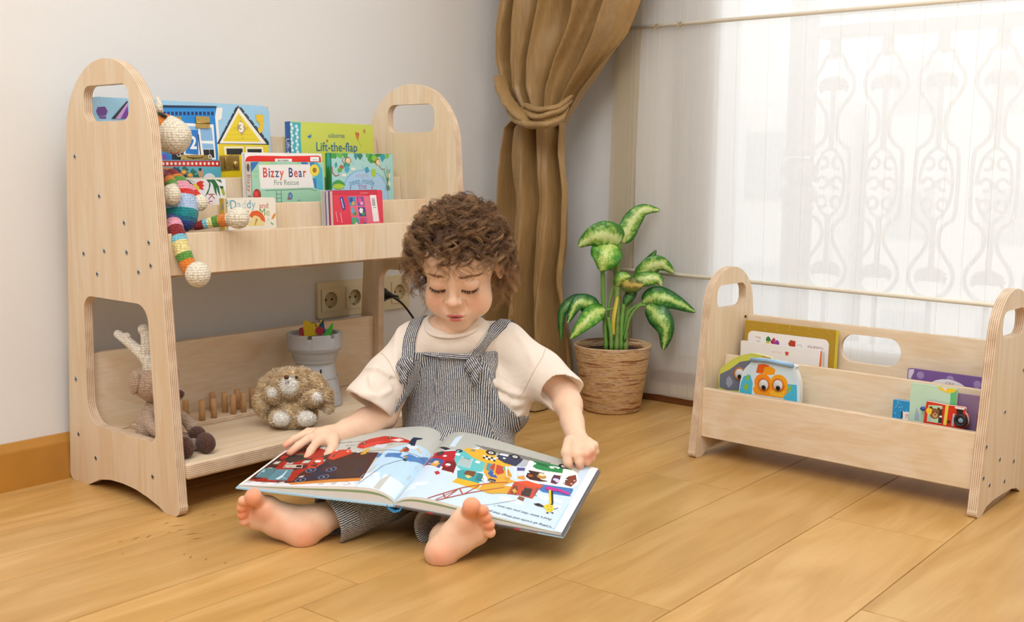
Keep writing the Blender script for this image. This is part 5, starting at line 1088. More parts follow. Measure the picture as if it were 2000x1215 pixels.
s.ell(nv(neck), (.05, .038, .03), TR, .02); s.ell(nv(chest), (.082, .06, .09), TR, .03); s.ell(nv(chest * .45 + pelvis * .55), (.085, .072, .08), TR, .03); s.ell(nv(pelvis), (.09, .08, .07), TR, .03)
for Sh, El, Wr in ((ShA, ElA, WrA), (ShB, ElB, WrB)):
    s.cone(nv(neck), nv(Sh), .032, .030, .02); s.cone(nv(Sh), nv(El), .030, .0255, .015)
# forearms: fullest just below the elbow
mA = ElA.lerp(WrA, .35) - Vector((0, 0, .001)); s.chain([nv(ElA), nv(mA), nv(ElA.lerp(WrA, .8)), nv(WrA)], [.0245, .0265, .0195, .0175], .012)
mB = ElB.lerp(WrB, .35); s.chain([nv(ElB), nv(mB), nv(ElB.lerp(WrB, .8)), nv(WrB)], [.0245, .0250, .0195, .0178], .012)
# right hand of the child: palm down on the page, fingers spread
P_ = W
palmA = [(P_(645, 850, 1.945), .0165), (P_(632, 853, 1.935), .016), (P_(622, 852, 1.930), .013)]
hand(s, WrA, palmA, [
    ([P_(636, 852, 1.93), P_(620, 862, 1.918), P_(607, 880, 1.900), P_(598, 898, 1.885)], .0088, .0063),
    ([P_(632, 848, 1.935), P_(604, 856, 1.922), P_(583, 870, 1.905), P_(567, 884, 1.893)], .0086, .0062),
    ([P_(630, 843, 1.945), P_(596, 848, 1.937), P_(575, 858, 1.925), P_(558, 870, 1.915)], .0083, .006),
    ([P_(630, 842, 1.958), P_(602, 843, 1.96), P_(588, 850, 1.955), P_(572, 862, 1.945)], .0076, .0055)],
    ([P_(652, 856, 1.93), P_(650, 872, 1.912), P_(643, 886, 1.897), P_(633, 898, 1.885)], .0100, .0066))
s.ell(nv(P_(640, 858, 1.928)), (.014, .012, .012), None, .01)
# left hand: back of the hand seen, forefinger and thumb hold the page corner
palmB = [(P_(1128, 862, 1.945), .0185), (P_(1136, 878, 1.935), .0185)]
hand(s, WrB, palmB, [
    ([P_(1122, 868, 1.93), P_(1128, 888, 1.918), P_(1132, 902, 1.916), P_(1133, 912, 1.922)], .0098, .0073),
    ([P_(1138, 868, 1.935), P_(1145, 886, 1.920), P_(1147, 899, 1.924), P_(1141, 901, 1.936)], .0095, .0075),
    ([P_(1145, 866, 1.94), P_(1153, 880, 1.925), P_(1155, 893, 1.929), P_(1149, 896, 1.942)], .0090, .007),
    ([P_(1148, 862, 1.945), P_(1160, 870, 1.935), P_(1162, 882, 1.938), P_(1157, 886, 1.948)], .0082, .0066)],
    ([P_(1112, 862, 1.93), P_(1106, 884, 1.918), P_(1109, 903, 1.915), P_(1114, 916, 1.922)], .0105, .0070), rw=.0175)
# legs
for Hp, Kn, An in ((HipA, KnA, AnA), (HipB, KnB, AnB)):
    s.chain([nv(Hp), nv(Kn), nv(Kn.lerp(An, .4)), nv(An)], [.055, .034, .029, .0225], .02)
def foot(s, heel, ball, outer, toes, ank, rh, hk, arch):
    """sole towards the camera. toes: (point, r, root)"""
    s.cone(nv(ank), nv(hk), .0225, .021, .015); s.cone(nv(ank), nv(ball.lerp(outer, .35) + bk * .012), .024, .017, .015)
    s.chain([nv(heel), nv(heel.lerp(ball, .5) + arch), nv(ball)], [rh, rh * .86, .0215], .012)
    s.chain([nv(heel), nv(heel.lerp(outer, .55)), nv(outer)], [rh * .95, rh * .72, .0165], .012)
    s.cone(nv(ball), nv(outer), .0200, .0165, .01)
    for p, r, root in toes:
        s.cone(nv(root), nv(p), r * .82, r, .0035); s.ell(nv(p), r * 1.06, None, .001)
bk = CF.copy()
fa = lambda u, v, z: W(u, v, z)
foot(s, fa(592, 1042, 1.806), fa(520, 994, 1.806), fa(500, 1013, 1.815), [
    (fa(495, 971, 1.780), .0135, fa(515, 984, 1.80)), (fa(475.5, 979, 1.781), .0085, fa(500, 990, 1.81)), (fa(472, 992, 1.785), .0080, fa(496, 998, 1.81)),
    (fa(473, 1005.5, 1.789), .0078, fa(494, 1008, 1.815)), (fa(477, 1018.5, 1.794), .0075, fa(496, 1018, 1.818))], AnA, .0245, fa(596, 1030, 1.815), bk * .004)
foot(s, fa(862, 1079, 1.730), fa(908, 1018, 1.730), fa(932, 1042, 1.738), [
    (fa(921, 989, 1.700), .0135, fa(912, 1005, 1.725)), (fa(943.5, 997, 1.703), .0086, fa(926, 1018, 1.735)), (fa(950, 1011, 1.707), .0083, fa(930, 1026, 1.738)),
    (fa(955.5, 1025, 1.711), .0083, fa(934, 1034, 1.74)), (fa(957.5, 1040, 1.716), .0082, fa(938, 1042, 1.743))], AnB, .0245, fa(868, 1066, 1.75), bk * .004)
P, Q = SK.out()
P = relax(P, Q, 2, .35)
P[:, 2] = np.maximum(P[:, 2], .0006)
Pl = (P - nv(HO)) @ HR / (HS * .001)             # head-local millimetres
def gauss(c, r): return np.exp(-(((Pl[:, 0] - c[0]) / r[0]) ** 2 + ((Pl[:, 1] - c[1]) / r[1]) ** 2 + ((Pl[:, 2] - c[2]) / r[2]) ** 2))
skin = np.array(lin('f1ccaf')[:3]); col = np.tile(skin, (len(P), 1))
def tint(w, c, k=1): 
    global col
    w = np.clip(w * k, 0, 1)[:, None]; col = col * (1 - w) + np.array(lin(c)[:3]) * w
for q in (-1, 1): tint(gauss((q * 33, 58, -46), (17, 30, 15)), 'e89a80', .5); tint(gauss((q * 72, -14, -15), (12, 22, 24)), 'e08a68', .5)
tint(gauss((0, 86, -40), (12, 10, 8)), 'e9a585', .5)
lip = np.zeros(len(P))
for c, r in (((6.5, 76, -64.2), (9.5, 12, 3.6)), ((-6.5, 76, -64.2), (9.5, 12, 3.6)), ((0, 76, -72), (13, 12, 5.0))): lip = np.maximum(lip, gauss(c, r))
tint(np.clip((lip - .38) * 4, 0, 1), 'cf6862', .92)
tint(gauss((0, 73, -67.4), (13, 8, 1.6)), '7e2f2c', .8)
for q in (-1, 1): tint(gauss((q * 26, 72, -12), (15, 14, 9)), 'e0a084', .35)
def near(p, r): return np.exp(-((P - nv(p)) ** 2).sum(1) / r ** 2)
for p, r, k in ((fa(495, 971, 1.77), .02, .8), (fa(474, 998, 1.78), .018, .8), (fa(474, 1012, 1.78), .015, .7), (fa(595, 1050, 1.78), .028, .6), (fa(515, 1000, 1.78), .02, .5), (fa(540, 1030, 1.78), .02, .4),
             (fa(921, 989, 1.69), .02, .8), (fa(947, 1004, 1.7), .018, .8), (fa(957, 1032, 1.7), .017, .8), (fa(858, 1088, 1.7), .028, .6), (fa(910, 1020, 1.7), .02, .4), (fa(925, 1060, 1.7), .018, .4)): tint(near(p, r), 'ea8e62', k)
for p in (fa(598, 898, 1.88), fa(567, 884, 1.89), fa(558, 870, 1.91), fa(633, 898, 1.88), fa(1133, 912, 1.92), fa(1114, 916, 1.92), fa(1147, 895, 1.92), fa(1155, 890, 1.92)): tint(near(p, .012), 'e8916f', .6)
rl_ = (Pl - np.array([0, -10, 20])) / np.array([66, 79, 66]); rn = np.linalg.norm(rl_, axis=1) + 1e-9; th_ = np.arccos(np.clip(rl_[:, 2] / rn, -1, 1)); ph_ = np.abs(np.arctan2(rl_[:, 0], rl_[:, 1]))
lm_ = 1.22 + .32 * np.clip((ph_ - .75) / .5, 0, 1) + .75 * np.clip((ph_ - 1.3) / .4, 0, 1)
tint(np.where(rn < 1.35, np.clip((lm_ - th_) / .06, 0, 1), 0), '4a3022', .95)          # roots of the hair
m, t, b = nt('skin'); at = nd(t, 'ShaderNodeAttribute', attribute_name='tint'); tc = nd(t, 'ShaderNodeTexCoord')
nz = nd(t, 'ShaderNodeTexNoise', i_Scale=55.0, i_Detail=3.0); lk(t, tc.outputs['Object'], nz.inputs['Vector'])
mr = nd(t, 'ShaderNodeMapRange'); mr.inputs[1].default_value = .3; mr.inputs[2].default_value = .7; mr.inputs[3].default_value = .96; mr.inputs[4].default_value = 1.04; lk(t, nz.outputs['Fac'], mr.inputs[0])
mx = nd(t, 'ShaderNodeMixRGB', blend_type='MULTIPLY'); mx.inputs[0].default_value = 1; lk(t, at.outputs['Color'], mx.inputs[1]); lk(t, mr.outputs[0], mx.inputs[2]); lk(t, mx.outputs[0], b.inputs['Base Color'])
b.inputs['Roughness'].default_value = .48; b.inputs['Specular IOR Level'].default_value = .35; b.inputs['Subsurface Weight'].default_value = .18; b.inputs['Subsurface Radius'].default_value = (1, .35, .2); b.inputs['Subsurface Scale'].default_value = .006
body = np_mesh('person', P, Q, m, None, True, {'tint': col})
tag(body, 'curly-haired toddler in striped dungarees sitting on the floor reading an open picture book', 'person')

# nails on the hand holding the page: part of the body colour, lashes and brows as fine hair
def ribbon_hairs(name, curves, r, m, parent):
    mb = MB()
    for q in curves: mb.tube(q, [r * (1 - .75 * i / (len(q) - 1)) for i in range(len(q))], 4)
    return mb.build(name, m, parent, sm=True)
bvh = BVHTree.FromPolygons([Vector(p) for p in P], [tuple(q) for q in Q])
def on_face(x, z, off=0):
    a = hp(x, 110, z); h_, n_, i_, d_ = bvh.ray_cast(a, (-hfw)); n_ = n_ if n_.dot(hfw) > 0 else -n_
    return h_ + n_ * off
rb = random.Random(4); dark = mat('4a2c1c', .6, name='brow_hair'); lash = mat('2a1810', .6)
br = []
for q in (-1, 1):
  br = []
  for k in range(190):
    f = rb.random(); x = 10 + 34 * f; z = 5.0 + 1.0 * f - 2.2 * f * f + rb.gauss(0, 1.7 * (1 - f * .6)); l = rb.uniform(3, 5.5)
    br.append([on_face(q * x, z, .0001), on_face(q * (x + l * .6), z + l * .12, .0007), on_face(q * (x + l), z + l * .10 - .4, .0004)])
  ribbon_hairs('eyebrow', br, .00022, mat('9a7354', .7), body)
for q in (-1, 1):
    ls = []
    for k in range(120):
        f = rb.random(); x = 13.5 + 26 * f; z = -19.0 - 3.6 * math.sin(PI * f) + 1.6 * f; p = on_face(q * x, z, .0)
        d = (hfw * .7 - hup * .8 + HX * q * (f - .45) * .8).normalized() * rb.uniform(.0035, .006)
        ls.append([p, p + d * .5, p + d + hfw * .001])
    ls.append([on_face(q * x, -19.0 - 3.6 * math.sin(PI * f) + 1.6 * f + .2, .0003) for f, x in [(g, 12.5 + 28 * g) for g in np.linspace(0, 1, 12)]])
    ribbon_hairs('eyelashes', ls, .00036, lash, body)

# ------------------------------------------------------------ shirt
VS = .002
sh = Sdf((.96, 1.0, .0), (1.74, 1.76, .46), VS)
SlA = ElA + (ElA - ShA).normalized() * -.028 + Vector((0, 0, .006)); SlB = ElB + (ElB - ShB).normalized() * -.002 + Vector((0, 0, .002))
SlA = W(722, 785, 1.975); SlB = W(1102, 768, 2.025)
def torso(s, g=0.0, k=.02):
    s.ell(nv(neck - Tz * .008), (.052 + g, .042 + g, .030 + g), TR, k)
    s.ell(nv(chest), (.100 + g, .068 + g, .098 + g), TR, k + .01)
    s.ell(nv(chest * .4 + pelvis * .6), (.097 + g, .082 + g, .085 + g), TR, k + .01)
def arms(s, g=0.0):
    s.cone(nv(neck - Tz * .004 - Tx * .03), nv(ShA), .037 + g, .036 + g, .02); s.cone(nv(neck - Tz * .004 + Tx * .03), nv(ShB), .037 + g, .038 + g, .02)
    s.chain([nv(ShA), nv(ShA.lerp(SlA, .6)), nv(SlA)], [.037 + g, .041 + g, .0475 + g], .016)
    s.chain([nv(ShB), nv(ShB.lerp(SlB, .6)), nv(SlB)], [.040 + g, .042 + g, .0400 + g], .018)
torso(sh); arms(sh)
s = sh
s.ell(nv(W(1000, 780, 2.06)), (.035, .045, .06), TR, .03)           # loose cloth under the arm
SHG = sh.g.copy()
# openings
dA = (SlA - ShA).normalized(); dB = Vector(((SlB - ShB).normalized().x, (SlB - ShB).normalized().y, -.62)).normalized()
cutA = (W(700, 800, 1.975) - W(740, 735, 1.975)).normalized(); cutB = (CR * .80 - CU * .62).normalized()
def cut(s, co, no, rad):
    sl, Pq = s._sub(nv(co) - rad, nv(co) + rad)
    dd = (Pq[0] - co[0]) * no[0] + (Pq[1] - co[1]) * no[1] + (Pq[2] - co[2]) * no[2]
    rr_ = np.sqrt((Pq[0] - co[0]) ** 2 + (Pq[1] - co[1]) ** 2 + (Pq[2] - co[2]) ** 2) - rad
    s._comb(sl, np.maximum(-dd, rr_).astype(np.float32), .0015, 'sub')
nA = (W(703, 800, 1.96) - W(735, 748, 1.975)).normalized(); nB = (CR * .82 - CU * .55 - CF * .15).normalized()
cut(s, W(722, 790, 1.97), nA, .085); cut(s, W(1118, 782, 2.0), nB, .075)
# hollow sleeves
s.cone(nv(SlA + nA * .03), nv(SlA.lerp(ShA, .35)), .0425, .034, .002, 'sub'); s.cone(nv(W(1116, 780, 2.005) + nB * .012), nv(W(1085, 757, 2.02)), .0375, .033, .002, 'sub')
# neck hole and hem
s.ell(nv(neck + Tz * .034 + Ty * .016), (.0455, .046, .034), TR, .003, 'sub')
sl, Pq = s._sub(s.lo, s.lo + s.vox * s.n)
s._comb(sl, ((Pq[2] - .075) + 0 * Pq[0] + 0 * Pq[1]).astype(np.float32), .002, 'sub')
Ps, Qs = sh.out(); Ps = relax(Ps, Qs, 3, .5)
def folds(P, Q, lst):
    bv = BVHTree.FromPolygons([Vector(p) for p in P], [tuple(q) for q in Q])
    N = np.zeros_like(P); fn = np.cross(P[Q[:, 2]] - P[Q[:, 0]], P[Q[:, 3]] - P[Q[:, 1]])
    for k in range(4): np.add.at(N, Q[:, k], fn)
    N /= np.linalg.norm(N, axis=1)[:, None] + 1e-12
    D = np.zeros(len(P))
    for pts, wd, am in lst:
        q = [cast(bv, *p)[0] for p in pts]; q = [nv(x) for x in q if x is not None]
        if len(q) < 2: continue
        sg = -1 if N[0] @ (P[0] - P.mean(0)) < 0 else 1
        for a, b_ in zip(q[:-1], q[1:]):
            ab = b_ - a; t_ = np.clip(((P - a) @ ab) / (ab @ ab), 0, 1); d = np.linalg.norm(P - a - t_[:, None] * ab, axis=1)
            v = am * np.exp(-(d / wd) ** 2) * np.sin(PI * (.12 + .76 * t_)) ; D = np.where(np.abs(v) > np.abs(D), v, D)
    ctr = P.mean(0); outw = np.sign(np.median(((P - ctr) * N).sum(1)))
    return P + N * (D * outw)[:, None]
def cast(bv, u, v):
    d = (CF + CR * ((u - CX) / FPX) - CU * ((v - CY) / FPX)).normalized(); h_, n_, i_, q_ = bv.ray_cast(CC, d)
    if h_ is None: return None, None
    return h_, (n_ if n_.dot(d) < 0 else -n_)
Ps = folds(Ps, Qs, [
    ([(715, 722), (738, 718), (765, 735)], .006, .0055), ([(722, 735), (728, 765)], .005, .004), ([(752, 705), (768, 750), (776, 790)], .005, -.004), ([(700, 770), (740, 775), (765, 760)], .006, .004),
    ([(780, 640), (772, 680), (776, 730)], .006, .004), ([(1090, 742), (1082, 775)], .006, .006), ([(1075, 740), (1062, 772)], .005, -.004), ([(1100, 735), (1112, 760)], .005, .004),
    ([(955, 740), (990, 765), (1020, 772)], .007, .006), ([(960, 770), (995, 790), (1018, 790)], .007, .006), ([(950, 720), (985, 745)], .006, -.004), ([(975, 800), (1000, 812), (1020, 808)], .006, .005),
    ([(965, 755), (1000, 778)], .005, -.004), ([(1000, 640), (1030, 680), (1045, 720)], .008, .003), ([(850, 668), (880, 672), (915, 665)], .006, -.002)])
cm, t, b = nt('cream_cotton'); b.inputs['Base Color'].default_value = lin('efe2d4'); b.inputs['Roughness'].default_value = .9; b.inputs['Sheen Weight'].default_value = .15
tc = nd(t, 'ShaderNodeTexCoord'); n1 = nd(t, 'ShaderNodeTexNoise', i_Scale=16.0, i_Detail=3.0, i_Distortion=.8); lk(t, tc.outputs['Object'], n1.inputs['Vector']); n2 = nd(t, 'ShaderNodeTexNoise', i_Scale=900.0, i_Detail=1.0); lk(t, tc.outputs['Object'], n2.inputs['Vector'])
b1 = nd(t, 'ShaderNodeBump', i_Strength=.35, i_Distance=.012); lk(t, n1.outputs['Fac'], b1.inputs['Height']); b2 = nd(t, 'ShaderNodeBump', i_Strength=.12, i_Distance=.001); lk(t, n2.outputs['Fac'], b2.inputs['Height']); lk(t, b1.outputs[0], b2.inputs['Normal']); lk(t, b2.outputs[0], b.inputs['Normal'])
shirt = np_mesh('shirt', Ps, Qs, cm, body, True)
shirt['label'] = 'cream short-sleeved cotton t-shirt'
sb_ = BVHTree.FromPolygons([Vector(p) for p in Ps], [tuple(q) for q in Qs])
# neck rib
rib = []
for k in range(49):
    a = 2 * PI * k / 48; c = neck + Tz * .015 + Ty * .012; d = Tx * math.cos(a) * .0475 + Ty * math.sin(a) * .0475
    p = c + d + Tz * (-.004 - .012 * max(0, math.sin(a)) + .008 * max(0, -math.sin(a))); h_, n_, i_, dd = sb_.find_nearest(p); rib.append(h_ + (p - h_) * .2 + Tz * .0015)
mb = MB(); mb.tube(rib, .0042, 10, flat=(1.0, .62), cap=False); mb.build('neck_rib', cm, shirt)
# seams: where the sleeve is set in
def cast(bv, u, v): 
    d = (CF + CR * ((u - CX) / FPX) - CU * ((v - CY) / FPX)).normalized(); h_, n_, i_, q_ = bv.ray_cast(CC, d)
    if h_ is None: return None, None
    return h_, (n_ if n_.dot(d) < 0 else -n_)
def on(bv, pts, off, sub=8):
    out = []
    for p in spline([(u, v, 0) for u, v in pts], sub):
        h_, n_ = cast(bv, p.x, p.y)
        if h_ is not None: out.append(h_ + n_ * off)
    return out
seam = mat('cdbba8', .9)
for pts in ([(1066, 678), (1058, 700), (1040, 730), (1022, 766), (1012, 775)], [(745, 690), (757, 702), (768, 722), (779, 745)]):
    q = on(sb_, pts, .0001)
    mb = MB(); mb.tube(q, .0006, 6); mb.build('sleeve_seam', seam, shirt)

# ------------------------------------------------------------ dungarees
dg = Sdf((.96, 1.0, .0), (1.74, 1.76, .46), VS); s = dg
torso(s, 0.0); dg.g = np.maximum(SHG - np.float32(.0042), dg.g - np.float32(.046)); s.ell(nv(pelvis), (.100, .092, .072), TR, .03)
s.ell(nv(pelvis + Ty * .01 + Tz * .03), (.104, .088, .06), TR, .02)
sl, Pq = s._sub(s.lo, s.lo + s.vox * s.n)
c0 = nv(chest); ex, ey = np.array(Tx), np.array(Ty)
A_ = (Pq[0] - c0[0]) * ex[0] + (Pq[1] - c0[1]) * ex[1]; Bf = (Pq[0] - c0[0]) * ey[0] + (Pq[1] - c0[1]) * ey[1]; Zc = Pq[2]
zt_ = .283; zw = .155
f_ = np.clip((zw + .085 - Zc) / .085, 0, 1)
lim = .078 + .05 * f_ ** 2.2
reg = np.maximum(np.maximum(np.abs(A_ + .017) - lim, -(Bf + .030 + .30 * f_ ** 3)), Zc - zt_ - .02 * A_)
reg = np.where(Zc < zw, np.minimum(reg, Zc - zw), reg)
s.g = np.maximum(s.g, np.broadcast_to(reg, s.g.shape).astype(np.float32))
# legs
cfA = W(640, 1016, 1.822); cfB = W(856, 1046, 1.785)
s.chain([nv(HipA), nv(KnA), nv(KnA.lerp(cfA, .6)), nv(cfA)], [.064, .050, .043, .046], .02)
s.chain([nv(HipB), nv(KnB), nv(KnB.lerp(cfB, .6)), nv(cfB)], [.060, .047, .044, .050], .02)
for c, d_, rad in ((cfA, (AnA - KnA).normalized(), .07), (cfB, (Vector(AnB) + CR * -.035 - KnB).normalized(), .08)):
    cut(s, c, d_, rad)
    s.cone(nv(c + d_ * .01), nv(c - d_ * .03), .041 if rad < .075 else .045, .036, .002, 'sub')
Pd, Qd = dg.out(); Pd = relax(Pd, Qd, 3, .5); Pd[:, 2] = np.maximum(Pd[:, 2], .0008)
# stripe coordinate: across the bib, round each leg
fn_ = np.cross(Pd[Qd[:, 2]] - Pd[Qd[:, 0]], Pd[Qd[:, 3]] - Pd[Qd[:, 1]]); Nd_ = np.zeros_like(Pd)
for k in range(4): np.add.at(Nd_, Qd[:, k], fn_)
Nd_ /= np.linalg.norm(Nd_, axis=1)[:, None] + 1e-12
st = np.where(np.abs(Nd_ @ ex) > .78, (Pd - c0) @ ey, (Pd - c0) @ ex)
def leg_coord(Hp, Kn, c):
    best = np.full(len(Pd), 9.0); val = np.zeros(len(Pd))
    for a, b_ in ((Hp, Kn), (Kn, c)):
        a = nv(a); b_ = nv(b_); d = b_ - a; L = np.linalg.norm(d); d /= L; tt = np.clip((Pd - a) @ d, 0, L * 1.3); q = Pd - a - tt[:, None] * d; r = np.linalg.norm(q, axis=1)
        sd = np.cross(d, [0, 0, 1]); sd /= np.linalg.norm(sd); up = np.cross(sd, d); v = np.arctan2(q @ up, q @ sd) * .044
        w = r < best; best = np.where(w, r, best); val = np.where(w, v, val)
    return best, val
bA, vA = leg_coord(HipA, KnA, cfA); bB, vB = leg_coord(HipB, KnB, cfB)
dist_leg = np.minimum(bA, bB); lv = np.where(bA < bB, vA, vB)
st = np.where((Pd[:, 2] < .098) & ((Pd - nv(pelvis)) @ ey > .035), lv, st)
def stripe_mat(name):
    m, t, b = nt(name); at = nd(t, 'ShaderNodeAttribute', attribute_name='stripe'); tc = nd(t, 'ShaderNodeTexCoord')
    nz = nd(t, 'ShaderNodeTexNoise', i_Scale=28.0, i_Detail=2.0); lk(t, tc.outputs['Object'], nz.inputs['Vector'])
    ma = nd(t, 'ShaderNodeMath', operation='MULTIPLY_ADD'); ma.inputs[1].default_value = .0045; lk(t, nz.outputs['Fac'], ma.inputs[0]); lk(t, at.outputs['Fac'], ma.inputs[2])
    mu = nd(t, 'ShaderNodeMath', operation='MULTIPLY'); mu.inputs[1].default_value = 2 * PI / .0034; lk(t, ma.outputs[0], mu.inputs[0]); sn = nd(t, 'ShaderNodeMath', operation='SINE'); lk(t, mu.outputs[0], sn.inputs[0])
    n2 = nd(t, 'ShaderNodeTexNoise', i_Scale=420.0, i_Detail=2.0); lk(t, tc.outputs['Object'], n2.inputs['Vector'])
    m2 = nd(t, 'ShaderNodeMath', operation='MULTIPLY_ADD'); m2.inputs[1].default_value = .42; lk(t, sn.outputs[0], m2.inputs[0]); lk(t, n2.outputs['Fac'], m2.inputs[2])
    rp = nd(t, 'ShaderNodeValToRGB'); e = rp.color_ramp.elements; e[0].position = .36; e[0].color = lin('454a56'); e[1].position = .80; e[1].color = lin('e6e2dc'); x = rp.color_ramp.elements.new(.58); x.color = lin('7e828c'); lk(t, m2.outputs[0], rp.inputs[0])
    lk(t, rp.outputs[0], b.inputs['Base Color']); b.inputs['Roughness'].default_value = .9
    bp = nd(t, 'ShaderNodeBump', i_Strength=.5, i_Distance=.0012); lk(t, m2.outputs[0], bp.inputs['Height']); n3 = nd(t, 'ShaderNodeTexNoise', i_Scale=22.0, i_Detail=2.0); lk(t, tc.outputs['Object'], n3.inputs['Vector']); b3 = nd(t, 'ShaderNodeBump', i_Strength=.4, i_Distance=.01); lk(t, n3.outputs['Fac'], b3.inputs['Height']); lk(t, b3.outputs[0], bp.inputs['Normal']); lk(t, bp.outputs[0], b.inputs['Normal'])
    return m
SM = stripe_mat('striped_cotton')
dung = np_mesh('dungarees', Pd, Qd, SM, body, True, {'stripe': st}); dung['label'] = 'dungarees in grey and white pinstripe cotton'
db = BVHTree.FromPolygons([Vector(p) for p in Pd], [tuple(q) for q in Qd])
def strip(name, path, wd, th, parent, off=.0015, nrm=None):
    """flat cloth strip that lies on a surface; path = list of (point, normal)"""
    V = []; F = []; S = []; N = len(path); K = 6
    for i, (p, n) in enumerate(path):
        T = (path[min(i + 1, N - 1)][0] - path[max(i - 1, 0)][0]).normalized(); side = T.cross(n).normalized()
        ring = [(-wd / 2 + wd * k / K, off + th + .0006 * math.sin(PI * k / K)) for k in range(K + 1)] + [(wd / 2 - wd * k / K, off) for k in range(K + 1)]
        for a, h in ring: V.append(p + side * a + n * h); S.append(a)
    R2 = 2 * (K + 1)
    for i in range(N - 1):
        for k in range(R2): F.append((i * R2 + k, i * R2 + (k + 1) % R2, (i + 1) * R2 + (k + 1) % R2, (i + 1) * R2 + k))
    F.append(tuple(range(R2))[::-1]); F.append(tuple(range((N - 1) * R2, N * R2)))
    o = mesh(name, V, F, SM, parent, True); a = o.data.attributes.new('stripe', 'FLOAT', 'POINT'); a.data.foreach_set('value', S); return o
def path_on(bvs, pts, sub=6):
    out = []
    for p in spline([(u, v, 0) for u, v in pts], sub):
        best = None
        for bv in bvs:
            h_, n_ = cast(bv, p.x, p.y)
            if h_ is not None and (best is None or (h_ - CC).length < (best[0] - CC).length): best = (h_, n_)
        if best: out.append(best)
    # steady the normals
    n = [sum((out[j][1] for j in range(max(0, i - 3), min(len(out), i + 4))), Vector()).normalized() for i in range(len(out))]
    return [(out[i][0], n[i]) for i in range(len(out))]
for pts in ([(795, 712), (797, 690), (800, 668), (806, 645), (814, 628)], [(921, 712), (932, 690), (947, 668), (962, 648), (980, 634)]):
    pth = path_on([sb_, db], pts)
    # carry on over the shoulder and down the back
    p, n = pth[-1]
    for k in range(1, 9):
        a = k / 8; q = p - Ty * .012 * k + Tz * (.010 * math.sin(a * 1.6) - .004 * k * a); h_, n_, i_, d_ = sb_.find_nearest(q); n_ = n_ if n_.dot(h_ - chest) > 0 else -n_
        pth.append((h_, n_))
    strip('shoulder_strap', pth, .0225, .0018, dung, .0012)
# band along the top of the bib and its side edges
pth = path_on([db], [(780, 686), (820, 688), (860, 691), (900, 693), (935, 694)]); strip('bib_hem', [(p - Tz * .004, n) for p, n in pth], .0095, .0016, dung, .0004)
# knots that tie the straps to the bib
for cu_, cv_, sg in ((793, 708, 1), (922, 710, -1)):
    h_, n_ = cast(db, cu_, cv_ + 8)
    if h_ is None: h_, n_ = cast(sb_, cu_, cv_ + 8)
    c = h_ + n_ * .006; rx = CR; uz = CU
    mb = MB(); N = 60; S = []
    def lp(f): return c + rx * (.0105 * math.cos(f) * sg) + uz * (.0115 * math.sin(f * 1.0)) + n_ * (.005 * math.sin(f * 2) + .003)
    mb.tube([lp(f) for f in np.linspace(0, 5.6, 26)], .0062, 10, flat=(1, .8))
    mb.tube([c + rx * x * sg + uz * z + n_ * y for x, y, z in ((-.008, .004, .006), (-.002, .010, .003), (.004, .010, -.003), (.009, .004, -.008))], .0064, 10)
    mb.tube([c + rx * x * sg + uz * z + n_ * y for x, y, z in ((.001, .008, .001), (0, .009, -.010), (-.002, .008, -.020), (-.003, .004, -.030))], [.0055, .0062, .0078, .0086], 12, flat=(1, .55))
    o = mb.build('strap_knot', SM, dung, sm=True); o.data.attributes.new('stripe', 'FLOAT', 'POINT').data.foreach_set('value', [((v.co - c).dot(rx) * .8 + (v.co - c).dot(uz) * .5) for v in o.data.vertices])
# seam down the middle
pth = path_on([db], [(859, 692), (852, 740), (847, 790), (850, 840)]); mb = MB(); mb.tube([p + n * .0004 for p, n in pth], .0012, 6); o = mb.build('front_seam', mat('8b8e96', .9), dung)

# ------------------------------------------------------------ curly hair
hm, t, b = nt('hair'); at = nd(t, 'ShaderNodeAttribute', attribute_name='tone'); rp = nd(t, 'ShaderNodeValToRGB'); e = rp.color_ramp.elements
e[0].position = 0; e[0].color = lin('38231a'); e[1].position = 1; e[1].color = lin('c9a070'); x = rp.color_ramp.elements.new(.35); x.color = lin('60432f'); x = rp.color_ramp.elements.new(.65); x.color = lin('96704a')
lk(t, at.outputs['Fac'], rp.inputs[0]); lk(t, rp.outputs[0], b.inputs['Base Color']); b.inputs['Roughness'].default_value = .42; b.inputs['Specular IOR Level'].default_value = .5
rh = np.random.default_rng(12)
HV = []; HF = []; HT = []
def strand(pts, r, tone):
    """triangular tube through pts"""
    N = len(pts); T = np.gradient(pts, axis=0); T /= np.linalg.norm(T, axis=1)[:, None] + 1e-9
    ref = np.array([.3, .5, .81]); nx = np.cross(T, ref); nx /= np.linalg.norm(nx, axis=1)[:, None] + 1e-9; ny = np.cross(T, nx)
    rr_ = r * np.linspace(1, .35, N)[:, None]; b0 = sum(len(q) for q in HV)
    ring = np.stack([pts + nx * rr_ * math.cos(a) + ny * rr_ * math.sin(a) for a in (0, 2.094, 4.189)], 1).reshape(-1, 3)
    HV.append(ring); i = np.arange(N - 1)[:, None] * 3; k = np.arange(3)[None]; k2 = (k + 1) % 3
    HF.append(np.stack([i + k, i + k2, i + k2 + 3, i + k + 3], -1).reshape(-1, 4) + b0)
    HT.append(np.repeat(tone, 3))
